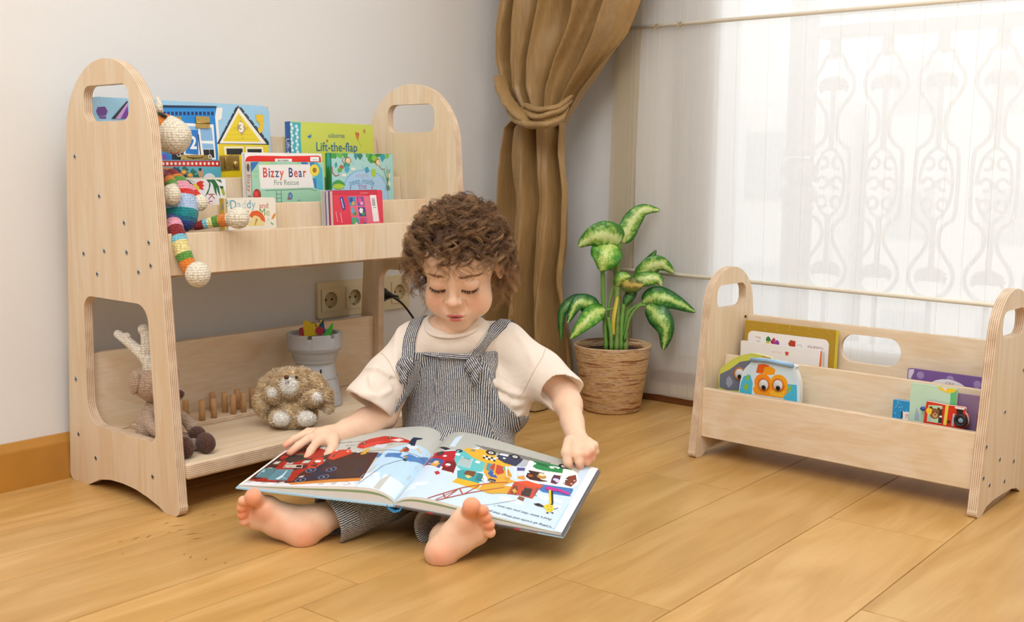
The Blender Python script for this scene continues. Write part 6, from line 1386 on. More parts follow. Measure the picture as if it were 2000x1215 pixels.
def lock(root, nrm, L, rad, turns, drop, ns, tone, jit=.0013, lean=None):
    N = 26; f = np.linspace(0, 1, N); d = nv(nrm); g = np.array([0, 0, -1.0])
    # centre line: outward, then bending down with gravity
    c = nv(root)[None] + d[None] * (L * .62 * (f * (1 - .45 * f)))[:, None] + g[None] * (drop * L * f ** 1.7)[:, None]
    if lean is not None: c = c + nv(lean)[None] * (L * f ** 1.3)[:, None]
    T = np.gradient(c, axis=0); T /= np.linalg.norm(T, axis=1)[:, None]
    a1 = np.cross(T, [.2, .9, .1]); a1 /= np.linalg.norm(a1, axis=1)[:, None]; a2 = np.cross(T, a1)
    ph0 = rh.uniform(0, 6.28); sgn = rh.choice([-1, 1]); grow = np.minimum(1, f * 3.2)
    for _ in range(ns):
        ph = ph0 + rh.normal(0, .17); tr = turns * (1 + rh.normal(0, .03)); rd = rad * (1 + rh.normal(0, .10)); o = rh.normal(0, jit, 3)
        an = ph + sgn * 2 * PI * tr * f ** 1.1
        p = c + (a1 * np.cos(an)[:, None] + a2 * np.sin(an)[:, None]) * (rd * grow * (1 - .25 * f))[:, None] + o[None] * (.3 + f)[:, None]
        strand(p, .00032, np.clip(tone + f * .28 + rh.normal(0, .07), 0, 1))
def root_at(th, ph):
    """th from the crown, ph around (0 = to the face)"""
    d = np.array([math.sin(th) * math.sin(ph), math.sin(th) * math.cos(ph), math.cos(th)])
    p = np.array([0, -10, 20]) + d * np.array([66, 79, 66]); n = d / np.array([66, 79, 66]); n /= np.linalg.norm(n)
    return Vector(hp(*p)), HRm @ Vector(n)
made = 0; tries = 0
while made < 640 and tries < 9000:
    tries += 1
    ct = rh.uniform(-.75, 1); th = math.acos(ct); ph = rh.uniform(-PI, PI)
    lim_ = 1.30 + .32 * min(1, max(0, (abs(ph) - .75) / .5)) + .75 * min(1, max(0, (abs(ph) - 1.3) / .4))   # hairline
    if th > lim_: continue
    p, n = root_at(th, ph); side_ = abs(math.sin(ph)); front = max(0, math.cos(ph)) * max(0, th - .7)
    L = rh.uniform(.060, .090); drop = .30 + .35 * max(0, th - .6)
    if abs(ph) > 1.2 and th > 1.5: L *= 1.0
    tone = .10 + .42 * rh.random() + (.22 if rh.random() < .28 else 0) + .12 * max(0, th - .9)
    lock(p, n, L, rh.uniform(.009, .016), rh.uniform(1.1, 1.9), drop, int(rh.integers(9, 15)), tone); made += 1
# loose short curls over the forehead and at the temples and nape
for th, ph, L, tr, drp in ((1.18, .15, .05, 1.6, 1.0), (1.2, -.25, .05, 1.4, .95), (1.16, -.5, .055, 1.8, .9), (1.17, .48, .05, 1.7, .8), (1.3, -.85, .07, 2.0, .8), (1.45, -1.1, .085, 2.3, .9), (1.6, -1.25, .085, 2.2, .85), (1.75, 1.75, .07, 2.0, .75), (1.9, 1.7, .06, 2.0, .8), (1.35, .9, .05, 1.6, .7), (1.6, -1.4, .09, 2.6, .7), (1.25, -1.0, .065, 1.8, .7)):
    p, n = root_at(th, ph); lock(p, n, L, .007, tr, drp, 8, .35, .0012)
# fly-away single hairs
for _ in range(320):
    th = math.acos(rh.uniform(-.3, 1)); ph = rh.uniform(-PI, PI)
    if abs(ph) < 1.0 and th > .9: continue
    p, n = root_at(th, ph); lock(p, n, rh.uniform(.075, .098), rh.uniform(.008, .014), rh.uniform(1, 2), .25, 1, .45, .001)
hv = np.concatenate(HV); hf_ = np.concatenate(HF); ht = np.concatenate(HT)
hair = np_mesh('hair', hv, hf_, hm, body, True, {'tone': ht}, flip=False); hair['label'] = 'thick light brown curls'
# ------------------------------------------------------------ the open picture book on the child's lap
NL, NS, NR = W(466, 951, 1.79), W(771, 986, 1.75), W(1097, 1046, 1.72)
FL, FS, FR = W(592, 858, 1.97), W(868, 857, 1.972), W(1168, 920, 1.93)
PWd, PHt = .262, .240           # page size used for the artwork
ob = empty('picture_book', 'large open picture book with trucks and a crane, held across the lap of the toddler', 'book', (NS + FS) / 2)
MI_ = ob.matrix_world.inverted(); ob.location = (NS + FS) / 2; off0 = Vector((NS + FS) / 2)
upv = Vector((0, 0, 1))
def plane_pt(sd, s_, t_):
    """cover plane: sd=-1 left, +1 right; s_ from spine to fore-edge, t_ from near to far edge"""
    A_, B_ = (NL, FL) if sd < 0 else (NR, FR)
    return (NS.lerp(FS, t_)).lerp(A_.lerp(B_, t_), s_)
def bulge(sd, s_):
    a = (.0205 if sd < 0 else .0175)
    up_ = a * (1 - math.exp(-s_ / .085)) * (1 - s_) ** 1.25 * 1.35 + .0035
    return up_ - .002 * math.exp(-s_ / .03)
def page_pt(sd, s_, t_, h=0): return plane_pt(sd, s_, t_) + upv * (bulge(sd, s_) + h) - off0
cover = mat('a8cfe6', .35, name='pale_blue_cover'); paper = mat('f1efea', .6); grn = mat('8fa57c', .6)
# case: two boards and the spine, as one bound cover
for sd in (-1, 1):
    mb = MB(); n = 12
    for s0, s1, t0, t1, h0, h1 in ((-.005, 1.014, -.011, 1.011, -.0028, -.0002),):
        V = []
        for hh in (h0, h1):
            for s_, t_ in ((s0, t0), (s1, t0), (s1, t1), (s0, t1)): V.append(plane_pt(sd, s_, t_) + upv * hh - off0)
        f = [(0, 3, 2, 1), (4, 5, 6, 7), (0, 1, 5, 4), (1, 2, 6, 5), (2, 3, 7, 6), (3, 0, 4, 7)]
        if sd < 0: f = [q[::-1] for q in f]
        mb.add(V, f)
    c = mb.build('cover_board', cover if sd < 0 else mat('6b696b', .35, name='grey_cover'), ob)
    # printed colours on the bent-over cover edge
    if sd > 0:
        for (a, b_, cc) in ((.05, .20, '5a5450'), (.20, .235, 'c2343a'), (.235, .72, '4e4a48'), (.72, .755, 'c8373c'), (.755, .86, '9d9a9c'), (.86, 1.012, 'a8cfe6')):
            q = [plane_pt(1, a, -.012), plane_pt(1, b_, -.012)]
            V = [q[0] + upv * -.0026 - off0, q[1] + upv * -.0026 - off0, q[1] - off0 - upv * .0003, q[0] - off0 - upv * .0003]
            d = (NS - FS).normalized() * .0003; mesh('cover_edge_print', [v + d for v in V], [(0, 1, 2, 3)], mat(cc, .4), c)
        a = plane_pt(1, 1.015, -.01); b_ = plane_pt(1, 1.015, .16)
        mesh('cover_edge_print', [a + upv * -.0026 - off0, b_ + upv * -.0026 - off0, b_ - off0, a - off0], [(0, 1, 2, 3)], mat('a8cfe6', .4), c)
sp = [plane_pt(-1, -.0, t_) for t_ in (0, 1)]
mb = MB(); ax = (FS - NS).normalized(); cr = (NR - NL).normalized(); V = []; F = []
for t_ in (-.011, 1.011):
    for x, z in ((-.013, -.001), (-.010, -.008), (0, -.0125), (.010, -.008), (.013, -.001), (.0115, -.0005), (.008, -.006), (0, -.010), (-.008, -.006), (-.0115, -.0005)): V.append(NS.lerp(FS, t_) + cr * x + upv * z - off0)
F = [(i, (i + 1) % 10, 10 + (i + 1) % 10, 10 + i) for i in range(10)] + [tuple(range(10))[::-1], tuple(range(10, 20))]
mb.add(V, F); mb.build('spine', mat('3f8fc4', .35), ob)
# page blocks
SS = [0, .01, .025, .045, .07, .1, .14, .18, .23, .29, .36, .44, .52, .6, .7, .8, .9, 1.0]
for sd in (-1, 1):
    V = []; F = []; MI2 = []; lay = [(0, 1.0), (.35, .7), (.62, .9), (1, 1)]
    top = [[page_pt(sd, s_, t_, 0) for s_ in SS] for t_ in (0, 1)]; bot = [[plane_pt(sd, s_ * .995, t_) - off0 for s_ in SS] for t_ in (0, 1)]
    K = len(SS); V = top[0] + top[1] + bot[0] + bot[1]
    # near-edge mid line for a green sheet in the block
    mid = [b_.lerp(a, .60) for a, b_ in zip(top[0], bot[0])]; mid2 = [b_.lerp(a, .80) for a, b_ in zip(top[0], bot[0])]; V += mid + mid2
    NT = 8; g0 = len(V); V += [page_pt(sd, s_, j / NT) for j in range(NT + 1) for s_ in SS]
    for i in range(K - 1):
        for j in range(NT): F.append((g0 + j * K + i, g0 + j * K + i + 1, g0 + (j + 1) * K + i + 1, g0 + (j + 1) * K + i)); MI2.append(0)
        F.append((2 * K + i, 2 * K + i + 1, 4 * K + i + 1, 4 * K + i)); MI2.append(1)
        F.append((4 * K + i, 4 * K + i + 1, 5 * K + i + 1, 5 * K + i)); MI2.append(2)
        F.append((5 * K + i, 5 * K + i + 1, i + 1, i)); MI2.append(0)
        F.append((3 * K + i + 1, 3 * K + i, K + i, K + i + 1)); MI2.append(1)
    F.append((K - 1, 2 * K - 1, 4 * K - 1, 3 * K - 1)); MI2.append(1)
    if sd < 0: F = [q[::-1] for q in F]
    mesh('pages', V, F, [paper, mat('dcdad6', .7), grn], ob, True, MI2)
# ---- artwork; x runs from the left fore-edge to the right one as the camera sees it, y from the near edge away
def fnL(x, y, h): return page_pt(-1, max(0, 1 - x / PWd), y / PHt, h)
def fnR(x, y, h): return page_pt(1, max(0, x / PWd), y / PHt, h)
cutsY = [PHt * j / 8 for j in range(1, 8)]; cuts = [PWd * q for q in SS[1:-1]]; cutsL = [PWd * (1 - q) for q in SS[1:-1]]
def solve(sd, u, v):
    """page coordinates of a measured spot"""
    s_, t_ = .5, .5
    d = (CF + CR * ((u - CX) / FPX) - CU * ((v - CY) / FPX))
    def pr(s_, t_):
        q = page_pt(sd, min(max(s_, 0), 1.2), t_) + off0 - CC; z = q.dot(CF); return np.array([CX + FPX * q.dot(CR) / z - u, CY - FPX * q.dot(CU) / z - v])
    x = np.array([.5, .5])
    for _ in range(25):
        r0 = pr(*x); J = np.stack([(pr(x[0] + 1e-4, x[1]) - r0) / 1e-4, (pr(x[0], x[1] + 1e-4) - r0) / 1e-4], 1)
        try: st_ = np.linalg.solve(J, r0)
        except Exception: break
        x = x - np.clip(st_, -.3, .3); x[0] = min(max(x[0], 0), 1.1)
    return ((1 - x[0]) * PWd if sd < 0 else x[0] * PWd, x[1] * PHt)
def Lc(*p): return [solve(-1, u, v) for u, v in p]
def Rc(*p): return [solve(1, u, v) for u, v in p]
# left page
a = Art(.000006)
def pl(ar, f, pts, col): ar.poly(f(*pts), col)
a.rect(0, 0, PWd, PHt, 'c4c6c0')
# measured from the printed spread: sky, wall of the garage, red engine, orange floor line
g = a
g.poly(Lc((800, 868), (840, 885), (845, 900), (815, 930), (771, 978), (690, 958), (650, 966), (702, 935), (742, 892), (755, 878)), 'bcdcf4')
g.poly(Lc((738, 886), (775, 885), (815, 894), (848, 910), (838, 925), (800, 902), (765, 893), (733, 894)), '4a80bd')
g.poly(Lc((700, 945), (715, 925), (740, 922), (770, 935), (790, 950), (770, 975), (690, 960)), 'dceaf7')
g.poly(Lc((466, 950), (484, 940), (560, 943), (640, 938), (700, 935), (692, 958), (640, 957), (560, 958), (480, 953)), 'e9e8ef')
g.poly(Lc((484, 940), (500, 925), (548, 890), (585, 868), (640, 884), (740, 884), (708, 935), (640, 938), (560, 944)), '4a2622')
g.poly(Lc((484, 939), (520, 917), (552, 886), (600, 870), (640, 880), (625, 905), (600, 915), (585, 938), (550, 943)), 'a82a1e')
g.poly(Lc((560, 944), (640, 937), (706, 934), (703, 940), (640, 943), (570, 947)), 'd3883c')
g.poly(Lc((600, 917), (640, 903), (720, 893), (702, 930), (640, 935), (590, 938)), '2b2a40')
g.poly(Lc((640, 903), (722, 892), (704, 930), (660, 933), (650, 915)), '43302e')
for c in ((587, 938), (632, 932), (647, 917), (607, 919)):
    x, y = solve(-1, *c); g.circle(x, y, .0085, '7d86a8', ry=.0095); g.circle(x, y, .0070, '262a44', ry=.008); g.circle(x, y, .0015, 'dfe2ea')
g.poly(Lc((498, 932), (515, 915), (540, 915), (525, 935)), '58808a'); g.poly(Lc((522, 938), (540, 917), (574, 917), (560, 939)), '5f8d9b')
g.poly(Lc((536, 936), (556, 919), (562, 919), (552, 932), (560, 936), (548, 938)), 'cfe4ee'); g.poly(Lc((503, 928), (516, 917), (520, 917), (510, 930)), '9cc3cc')
g.poly(Lc((552, 914), (557, 908), (592, 908), (590, 915)), 'c9bfae'); g.poly(Lc((554, 913), (558, 909), (572, 909), (570, 913)), '3a2320'); g.poly(Lc((577, 913), (580, 909), (590, 909), (588, 914)), '2a1e22')
g.poly(Lc((553, 898), (570, 889), (598, 890), (590, 900), (565, 905)), '2c2b2c'); g.poly(Lc((560, 900), (575, 893), (590, 896), (575, 902)), 'b3485a'); g.poly(Lc((575, 890), (592, 886), (590, 892)), '3e7a55')
g.poly(Lc((600, 915), (610, 898), (632, 893), (632, 905), (615, 915)), 'c93c24'); g.poly(Lc((612, 905), (618, 899), (628, 900), (620, 908)), 'e8e4ea'); g.poly(Lc((606, 910), (613, 903), (624, 905), (616, 912)), '2a2023')
# small red truck cab
g.poly(Lc((640, 896), (652, 880), (684, 878), (688, 886), (668, 893), (650, 899)), 'd23f26'); g.poly(Lc((647, 893), (662, 882), (674, 880), (662, 892)), '56423f'); g.circle(*solve(-1, 657, 881), .0026, 'f0ece6'); g.circle(*solve(-1, 680, 882), .0026, 'f0ece6'); g.circle(*solve(-1, 653, 877), .003, '2b2727'); g.circle(*solve(-1, 682, 876), .003, '2b2727')
# long red sports car
g.poly(Lc((697, 875), (702, 866), (722, 858), (752, 852), (785, 856), (802, 862), (800, 866), (770, 864), (735, 870), (708, 877)), 'c8332a'); g.poly(Lc((706, 874), (715, 868), (740, 862), (770, 860), (745, 866), (715, 875)), 'e0453a')
g.poly(Lc((762, 860), (780, 857), (790, 860), (778, 863)), 'f3dcd8'); g.circle(*solve(-1, 712, 866), .0042, '302c2c'); g.circle(*solve(-1, 712, 866), .0020, 'b9b6b4'); g.circle(*solve(-1, 762, 855), .0042, '302c2c'); g.circle(*solve(-1, 762, 855), .002, 'b9b6b4')
g.poly(Lc((729, 875), (735, 869), (757, 868), (750, 876)), 'd5dae6'); g.line(Lc((757, 869), (768, 868)), .0008, '5a5a60')
# small dog and a person in overalls
g.poly(Lc((706, 883), (714, 878), (722, 876), (722, 881), (712, 886)), 'd8b04a'); g.circle(*solve(-1, 700, 884), .0024, 'efe8e0'); g.poly(Lc((704, 886), (716, 884), (715, 887), (705, 889)), 'e2a93c')
g.poly(Lc((796, 870), (804, 858), (808, 855), (826, 857), (824, 859), (814, 860), (810, 872)), '25304a'); g.poly(Lc((790, 876), (798, 868), (812, 871), (818, 877), (808, 878)), 'dfe7f0'); g.poly(Lc((780, 882), (788, 876), (792, 877), (783, 885)), 'c58a63'); g.poly(Lc((812, 876), (818, 876), (824, 886), (820, 886)), 'e6c69a')
g.circle(*solve(-1, 793, 880), .0052, 'b5402e'); g.poly(Lc((786, 876), (794, 873), (800, 878), (795, 880)), '6f4a30')
# hook hanging from its cable
g.line(Lc((700, 945), (748, 910), (790, 898)), .0011, '5b6770'); g.circle(*solve(-1, 791, 899), .0035, '3a4650'); g.rect(*(lambda p: (p[0] - .0026, p[1] - .001, p[0] + .0026, p[1] + .005))(solve(-1, 792, 894)), 'b98c50')
g.line(Lc((668, 944), (678, 941), (684, 946), (670, 948)), .0006, '77797f')
g.line(Lc((720, 882), (760, 879), (800, 886), (830, 903)), .0012, '6d706c')
# text lines, upside down for the camera because the child reads from the other side
for (u, v), t_ in (((690, 864), 'we\'ll build the biggest tower'), ((694, 870), 'string it in the sun')):
    x, y = solve(-1, u, v); a.text(t_, x, y, .0058, '4a4a4a', rot=PI, cond=.8, shear=.25)
x0 = solve(-1, 650, 870)[0]
a.build('left_page_print', fnL, ob, .4, clip=(.0045, .0, PWd, PHt), slice_x=cutsL, slice_y=cutsY)

# right page
a = g = Art(.000006)
a.rect(0, 0, PWd, PHt, 'cfe4f6')
R_c = Rc
a.poly([(.0, PHt * .70), (.02, PHt * .80), (.05, PHt * .86), (.09, PHt * .92), (PWd * .9, PHt * .955), (PWd * .9, PHt + .01), (0, PHt + .01)], 'b9bbb3')
a.poly(R_c((860, 845), (900, 825), (960, 835), (1020, 850), (1100, 870), (1150, 900), (1140, 915), (1120, 935), (1100, 930), (1000, 905), (930, 885), (868, 880), (838, 905), (835, 895)), 'b9bbb3')
a.poly(R_c((925, 868), (980, 880), (1030, 892), (1090, 908), (1085, 912), (1000, 892), (950, 880)), '7c7b78')
for u, v, rx_ in ((815, 945, .018), (800, 955, .012), (1000, 978, .02), (1100, 965, .024), (1085, 990, .012), (1075, 975, .02)): x, y = solve(1, u, v); a.poly(blob_poly(x, y, rx_, .007, u), 'e4eff9')
a.poly(R_c((893, 925), (905, 912), (925, 920), (915, 935)), '4d86c6'); a.poly(R_c((1055, 945), (1120, 955), (1128, 960), (1122, 972), (1060, 962), (1045, 952)), '3f78bd')
def quad(col, *p): a.poly(R_c(*p), col)
# red tow truck
quad('b9202c', (825, 914), (845, 888), (870, 882), (893, 881), (888, 897), (893, 905), (885, 926)); quad('efe9e4', (823, 916), (826, 911), (884, 924), (884, 927)); quad('3b5f9e', (828, 911), (842, 896), (868, 900), (858, 915))
quad('7a1a22', (862, 918), (872, 900), (893, 903), (885, 924)); quad('e8a23c', (840, 908), (848, 902), (860, 905), (852, 912)); quad('f0d3a0', (845, 905), (850, 900), (858, 901), (852, 907)); x, y = solve(1, 875, 908); a.circle(x, y, .0045, 'dfe3ec'); a.circle(x, y - .006, .0028, 'c9414a')
x, y = solve(1, 860, 886); a.circle(x, y, .0060, '26242a', ry=.008); a.circle(x, y, .004, '4a4a50', ry=.006); 
for u, v in ((843, 891), (869, 891)): x, y = solve(1, u, v); a.circle(x, y, .0032, 'f4f2ee')
quad('262428', (855, 876), (862, 873), (880, 877), (870, 880)); x, y = solve(1, 897, 881); a.circle(x, y, .0055, '28282c')
quad('c0303a', (848, 922), (856, 920), (860, 925), (852, 928))
# teal lorry with grille
quad('62c2c6', (887, 897), (893, 880), (905, 880), (925, 893), (950, 905), (942, 922), (905, 922), (893, 912)); quad('d7eef0', (893, 908), (902, 892), (924, 897), (917, 915)); 
def mixp(p, q, f_): return (p[0] + (q[0] - p[0]) * f_, p[1] + (q[1] - p[1]) * f_)
for k in range(7):
    f0, f1 = k / 7 + .03, k / 7 + .085; L0, L1, R0, R1 = (894, 907.5), (901, 893), (916.5, 914), (923, 898)
    a.poly(R_c(mixp(L0, L1, f0), mixp(R0, R1, f0), mixp(R0, R1, f1), mixp(L0, L1, f1)), '2c3a40')
for u, v in ((894, 888), (933, 903)): x, y = solve(1, u, v); a.circle(x, y, .0042, 'e9f6f8')
quad('3aa0a6', (893, 920), (905, 918), (942, 926), (935, 946), (893, 934)); quad('f2b62c', (883, 942), (893, 934), (940, 946), (932, 957)); quad('7b4a2c', (905, 926), (912, 919), (930, 922), (925, 932)); quad('f0d070', (908, 930), (914, 928), (922, 932), (914, 935)); quad('2d7f86', (928, 938), (934, 924), (944, 927), (940, 942))
quad('e8ecec', (940, 938), (944, 930), (950, 932), (948, 945)); 
for k in range(4): x, y = solve(1, 942 + 2 * (k % 2), 933 + 3 * k); a.circle(x, y, .0011, '2a2a2a')
# yellow taxi
quad('f2b330', (905, 880), (912, 876), (950, 880), (962, 887), (975, 895), (1010, 910), (990, 912), (960, 910), (925, 895)); quad('8a8a80', (918, 881), (922, 878), (930, 880), (926, 883))
x, y = solve(1, 959, 885)
a.circle(x, y, .0085, '2a2a2c'); a.circle(x, y, .0042, 'd9d9d6'); a.circle(x, y, .0018, '8a8a88')
for k in range(5): quad('f6f4ee' if k % 2 == 0 else '2a2626', (944 + 5 * k, 889 + 1.4 * k), (948.5 + 5 * k, 890 + 1.4 * k), (948 + 5 * k, 893.5 + 1.4 * k), (943.5 + 5 * k, 892.5 + 1.4 * k)); quad('2a2626' if k % 2 == 0 else 'f6f4ee', (943.5 + 5 * k, 892.5 + 1.4 * k), (948 + 5 * k, 893.5 + 1.4 * k), (947.5 + 5 * k, 897 + 1.4 * k), (943 + 5 * k, 896 + 1.4 * k))
quad('e8a93a', (944, 922), (948, 903), (988, 912), (990, 935), (1010, 942), (985, 945), (945, 946), (935, 957), (960, 948)); quad('e0a536', (933, 957), (945, 945), (1005, 942), (970, 952), (945, 958))
quad('54929a', (949, 918), (952, 905), (966, 908), (962, 926)); quad('c14433', (956, 914), (964, 906), (985, 913), (984, 925), (972, 928)); quad('6fb07c', (981, 918), (984, 911), (988, 914), (987, 920)); quad('3b5fa6', (952, 925), (960, 919), (968, 928), (972, 935), (958, 932)); quad('f2b330', (963, 928), (968, 907), (970, 908), (966, 929)); quad('d59a2c', (985, 938), (992, 915), (1000, 930), (992, 942))
quad('28272a', (952, 939), (956, 935), (969, 938), (966, 945)); x, y = solve(1, 961, 940); a.text('TAXI', x, y, .0055, 'e9e4d4', rot=PI - .05, cond=.8)
# dark blue car
quad('2b3556', (968, 895), (976, 885), (1000, 890), (1022, 898), (1015, 906), (1008, 912), (985, 905)); quad('e6e8ee', (974, 889), (978, 886), (994, 889), (992, 893)); quad('b5bcc9', (1008, 911), (1024, 899), (1035, 903), (1022, 913)); 
x, y = solve(1, 1006, 893); a.circle(x, y, .0085, '26262a'); a.circle(x, y, .0042, 'e2e2e2'); a.circle(x, y, .0018, '8c8c8a')
for u, v in ((970, 895), (985, 896)): x, y = solve(1, u, v); a.circle(x, y, .0026, 'f2f2ee')
def wline(pts, col='f5f5f2', w=.0016): a.line(R_c(*pts), w, col)
wline([(988, 911), (990, 932), (1030, 940), (1042, 943)]); wline([(1007, 912), (1006, 934)]); quad('514a8a', (1010, 914), (1026, 915), (1030, 920), (1010, 920)); quad('e9e4ef', (1009, 922), (1018, 923), (1022, 930), (1012, 930)); quad('e09a3a', (1010, 932), (1024, 930), (1026, 938), (1012, 936))
# white and green camper
quad('f5f6f4', (1025, 918), (1034, 900), (1120, 920), (1128, 925), (1130, 948), (1118, 955), (1040, 944), (1026, 936)); quad('1f8a4c', (1034, 913), (1040, 900), (1080, 908), (1118, 918), (1110, 927), (1060, 920)); quad('3d1f1a', (1027, 932), (1032, 919), (1074, 927), (1068, 944), (1035, 938)); quad('4a2420', (1075, 944), (1080, 928), (1100, 931), (1094, 949)); quad('5a1f50', (1077, 942), (1081, 930), (1098, 933), (1092, 947)); quad('7c3420', (1100, 947), (1108, 932), (1127, 928), (1128, 940), (1115, 952)); quad('3a2020', (1098, 946), (1103, 936), (1112, 932), (1106, 944))
for u, v, c, r0 in ((1036, 930, 'b3562c', .004), (1058, 932, 'c08a3c', .0075), (1058, 928, 'f0e2c0', .005), (1086, 938, 'c9d4ee', .005), (1089, 942, 'e8c8d8', .003), (1122, 940, 'f4f2ee', .0016), (1116, 946, 'f4f2ee', .0016)): x, y = solve(1, u, v); a.circle(x, y, r0, c)
for u, v in ((1042, 906), (1078, 914)): x, y = solve(1, u, v); a.circle(x, y, .0042, 'e6f2f4')
x, y = solve(1, 1060, 909)
for k in range(6): a.rect(x - .009 + .003 * k, y - .003, x - .0073 + .003 * k, y + .003, '20302a')
x, y = solve(1, 1101, 912); a.circle(x, y, .0085, '26262a'); a.circle(x, y, .0042, 'e2e2e2'); a.circle(x, y, .0018, '8c8c8a')
wline([(1126, 926), (1129, 945), (1118, 954)], 'f5f5f2', .003)
# orange crane
quad('d9a93c', (935, 957), (965, 945), (1000, 952), (990, 965), (955, 965)); quad('c9503a', (990, 966), (1005, 942), (1045, 948), (1060, 950), (1054, 955), (1040, 975), (1012, 968)); quad('e5562c', (1005, 942), (1030, 940), (1062, 950), (1055, 955), (1040, 952)); quad('7a4a2c', (996, 964), (1004, 949), (1013, 951), (1008, 968)); quad('3f3532', (1017, 968), (1022, 953), (1040, 956), (1034, 972)); quad('d8a64a', (1000, 958), (1006, 955), (1010, 962), (1004, 965)); quad('d9a93c', (945, 960), (960, 950), (985, 952), (980, 960), (962, 966))
def rl(p, w=.0022, c='b4503c'): a.line(R_c(*p), w, c)
rl([(836, 974), (905, 953), (960, 944), (992, 943)]); rl([(850, 979), (920, 963), (985, 953)]); rl([(866, 966), (870, 974)]); rl([(870, 974), (893, 958)], .0016); rl([(898, 956), (904, 967)]); rl([(904, 967), (935, 950)], .0016); rl([(893, 958), (850, 977)], .0012)
quad('8d5a3c', (1010, 975), (1014, 970), (1025, 974), (1022, 980)); rl([(1008, 978), (960, 986), (940, 988)], .0008, '6f7c80'); rl([(1050, 953), (1044, 968), (1048, 970)], .0014, '4d5a60')
# giraffe hanging from a magenta helicopter sling
quad('c42a96', (1064, 955), (1068, 951), (1096, 957), (1113, 965), (1110, 968), (1090, 961), (1070, 959)); quad('2a2626', (1074, 958), (1080, 959), (1081, 982), (1079, 992), (1072, 990), (1074, 972)); quad('f0cf3a', (1072, 958), (1076, 958), (1077, 985), (1072, 988))
quad('f0cf3a', (1060, 990), (1068, 986), (1080, 988), (1082, 994), (1078, 1001), (1068, 1002), (1066, 996)); quad('2c2620', (1042, 985), (1052, 984), (1062, 989), (1061, 992), (1048, 989)); rl([(1082, 996), (1090, 993)], .0012, '3a3028')
for u, v in ((1070, 990), (1076, 992), (1071, 996), (1077, 998)): x, y = solve(1, u, v); a.circle(x, y, .0011, '3a2c1c')
for u, v in ((1069, 1003), (1079, 1003)): x, y = solve(1, u, v); a.circle(x, y, .0018, '2c2620')
for (u, v), t_ in (((1020, 1010), 'Find a letter that you can tow.\u201d'), ((1013, 1018), '\u201cCalling all trucks and things that go!')):
    x, y = solve(1, u + 2, v - 8 if t_[0] == 'F' else v - 3); a.text(t_, x, y, .0088, '343a44', rot=PI, cond=.80, shear=.3)
quad('b9dcf2', (1097, 1030), (1080, 1035), (1110, 985), (1116, 985), (1103, 1015))
a.rect(PWd - .012, 0, PWd, PHt, 'f1f1f0')
a.build('right_page_print', fnR, ob, .4, clip=(.0, .0, PWd, PHt), slice_x=cuts, slice_y=cutsY)
# ------------------------------------------------------------ cloth and legs give way under the book
def under_book(ob_, keep=None, gap=.0045):
    n = len(ob_.data.vertices); co_ = np.empty(n * 3, np.float32); ob_.data.vertices.foreach_get('co', co_); co_ = co_.reshape(-1, 3).astype(float)
    C4 = {-1: (nv(NS), nv(NL), nv(FS), nv(FL)), 1: (nv(NS), nv(NR), nv(FS), nv(FR))}
    for sd in (-1, 1):
        a, b_, c, d = C4[sd]; s_ = np.full(n, .5); t_ = np.full(n, .5)
        for _ in range(12):
            p = a[None] * ((1 - s_) * (1 - t_))[:, None] + b_[None] * (s_ * (1 - t_))[:, None] + c[None] * ((1 - s_) * t_)[:, None] + d[None] * (s_ * t_)[:, None]
            ds = (b_ - a)[None] * (1 - t_)[:, None] + (d - c)[None] * t_[:, None]; dt = (c - a)[None] * (1 - s_)[:, None] + (d - b_)[None] * s_[:, None]
            r = (co_ - p)[:, :2]; det = ds[:, 0] * dt[:, 1] - ds[:, 1] * dt[:, 0]
            s_ = np.clip(s_ + (r[:, 0] * dt[:, 1] - r[:, 1] * dt[:, 0]) / det, -2, 3); t_ = np.clip(t_ + (ds[:, 0] * r[:, 1] - ds[:, 1] * r[:, 0]) / det, -2, 3)
        p = a[None] * ((1 - s_) * (1 - t_))[:, None] + b_[None] * (s_ * (1 - t_))[:, None] + c[None] * ((1 - s_) * t_)[:, None] + d[None] * (s_ * t_)[:, None]
        lim = p[:, 2] - gap
        ins = (s_ > -.04) & (s_ < 1.05) & (t_ > -.05) & (t_ < 1.0) & (co_[:, 2] > lim)
        if keep is not None: ins &= keep(co_)
        co_[ins, 2] = np.maximum(lim[ins], .012) - .0006 * np.minimum(1, (co_[ins, 2] - lim[ins]) / .02)
    ob_.data.vertices.foreach_set('co', co_.astype(np.float32).ravel()); ob_.data.update()
under_book(dung, lambda q: ((q - nv(CC)) @ nv(CF) < 1.955))
def is_leg(q):
    best = np.full(len(q), 9.0)
    for pts in ((HipA, KnA, AnA), (HipB, KnB, AnB)):
        for a, b_ in zip(pts[:-1], pts[1:]):
            a = nv(a); b_ = nv(b_); ab = b_ - a; tt = np.clip(((q - a) @ ab) / (ab @ ab), 0, 1); best = np.minimum(best, np.linalg.norm(q - a - tt[:, None] * ab, axis=1))
    toes = ((q - nv(W(922, 1000, 1.71))) ** 2).sum(1) < .05 ** 2
    return (best < .07) & (q[:, 2] < .12) & ~toes & ((q - nv(NL)) @ nv(CF) > .01)
under_book(body, is_leg, .007)
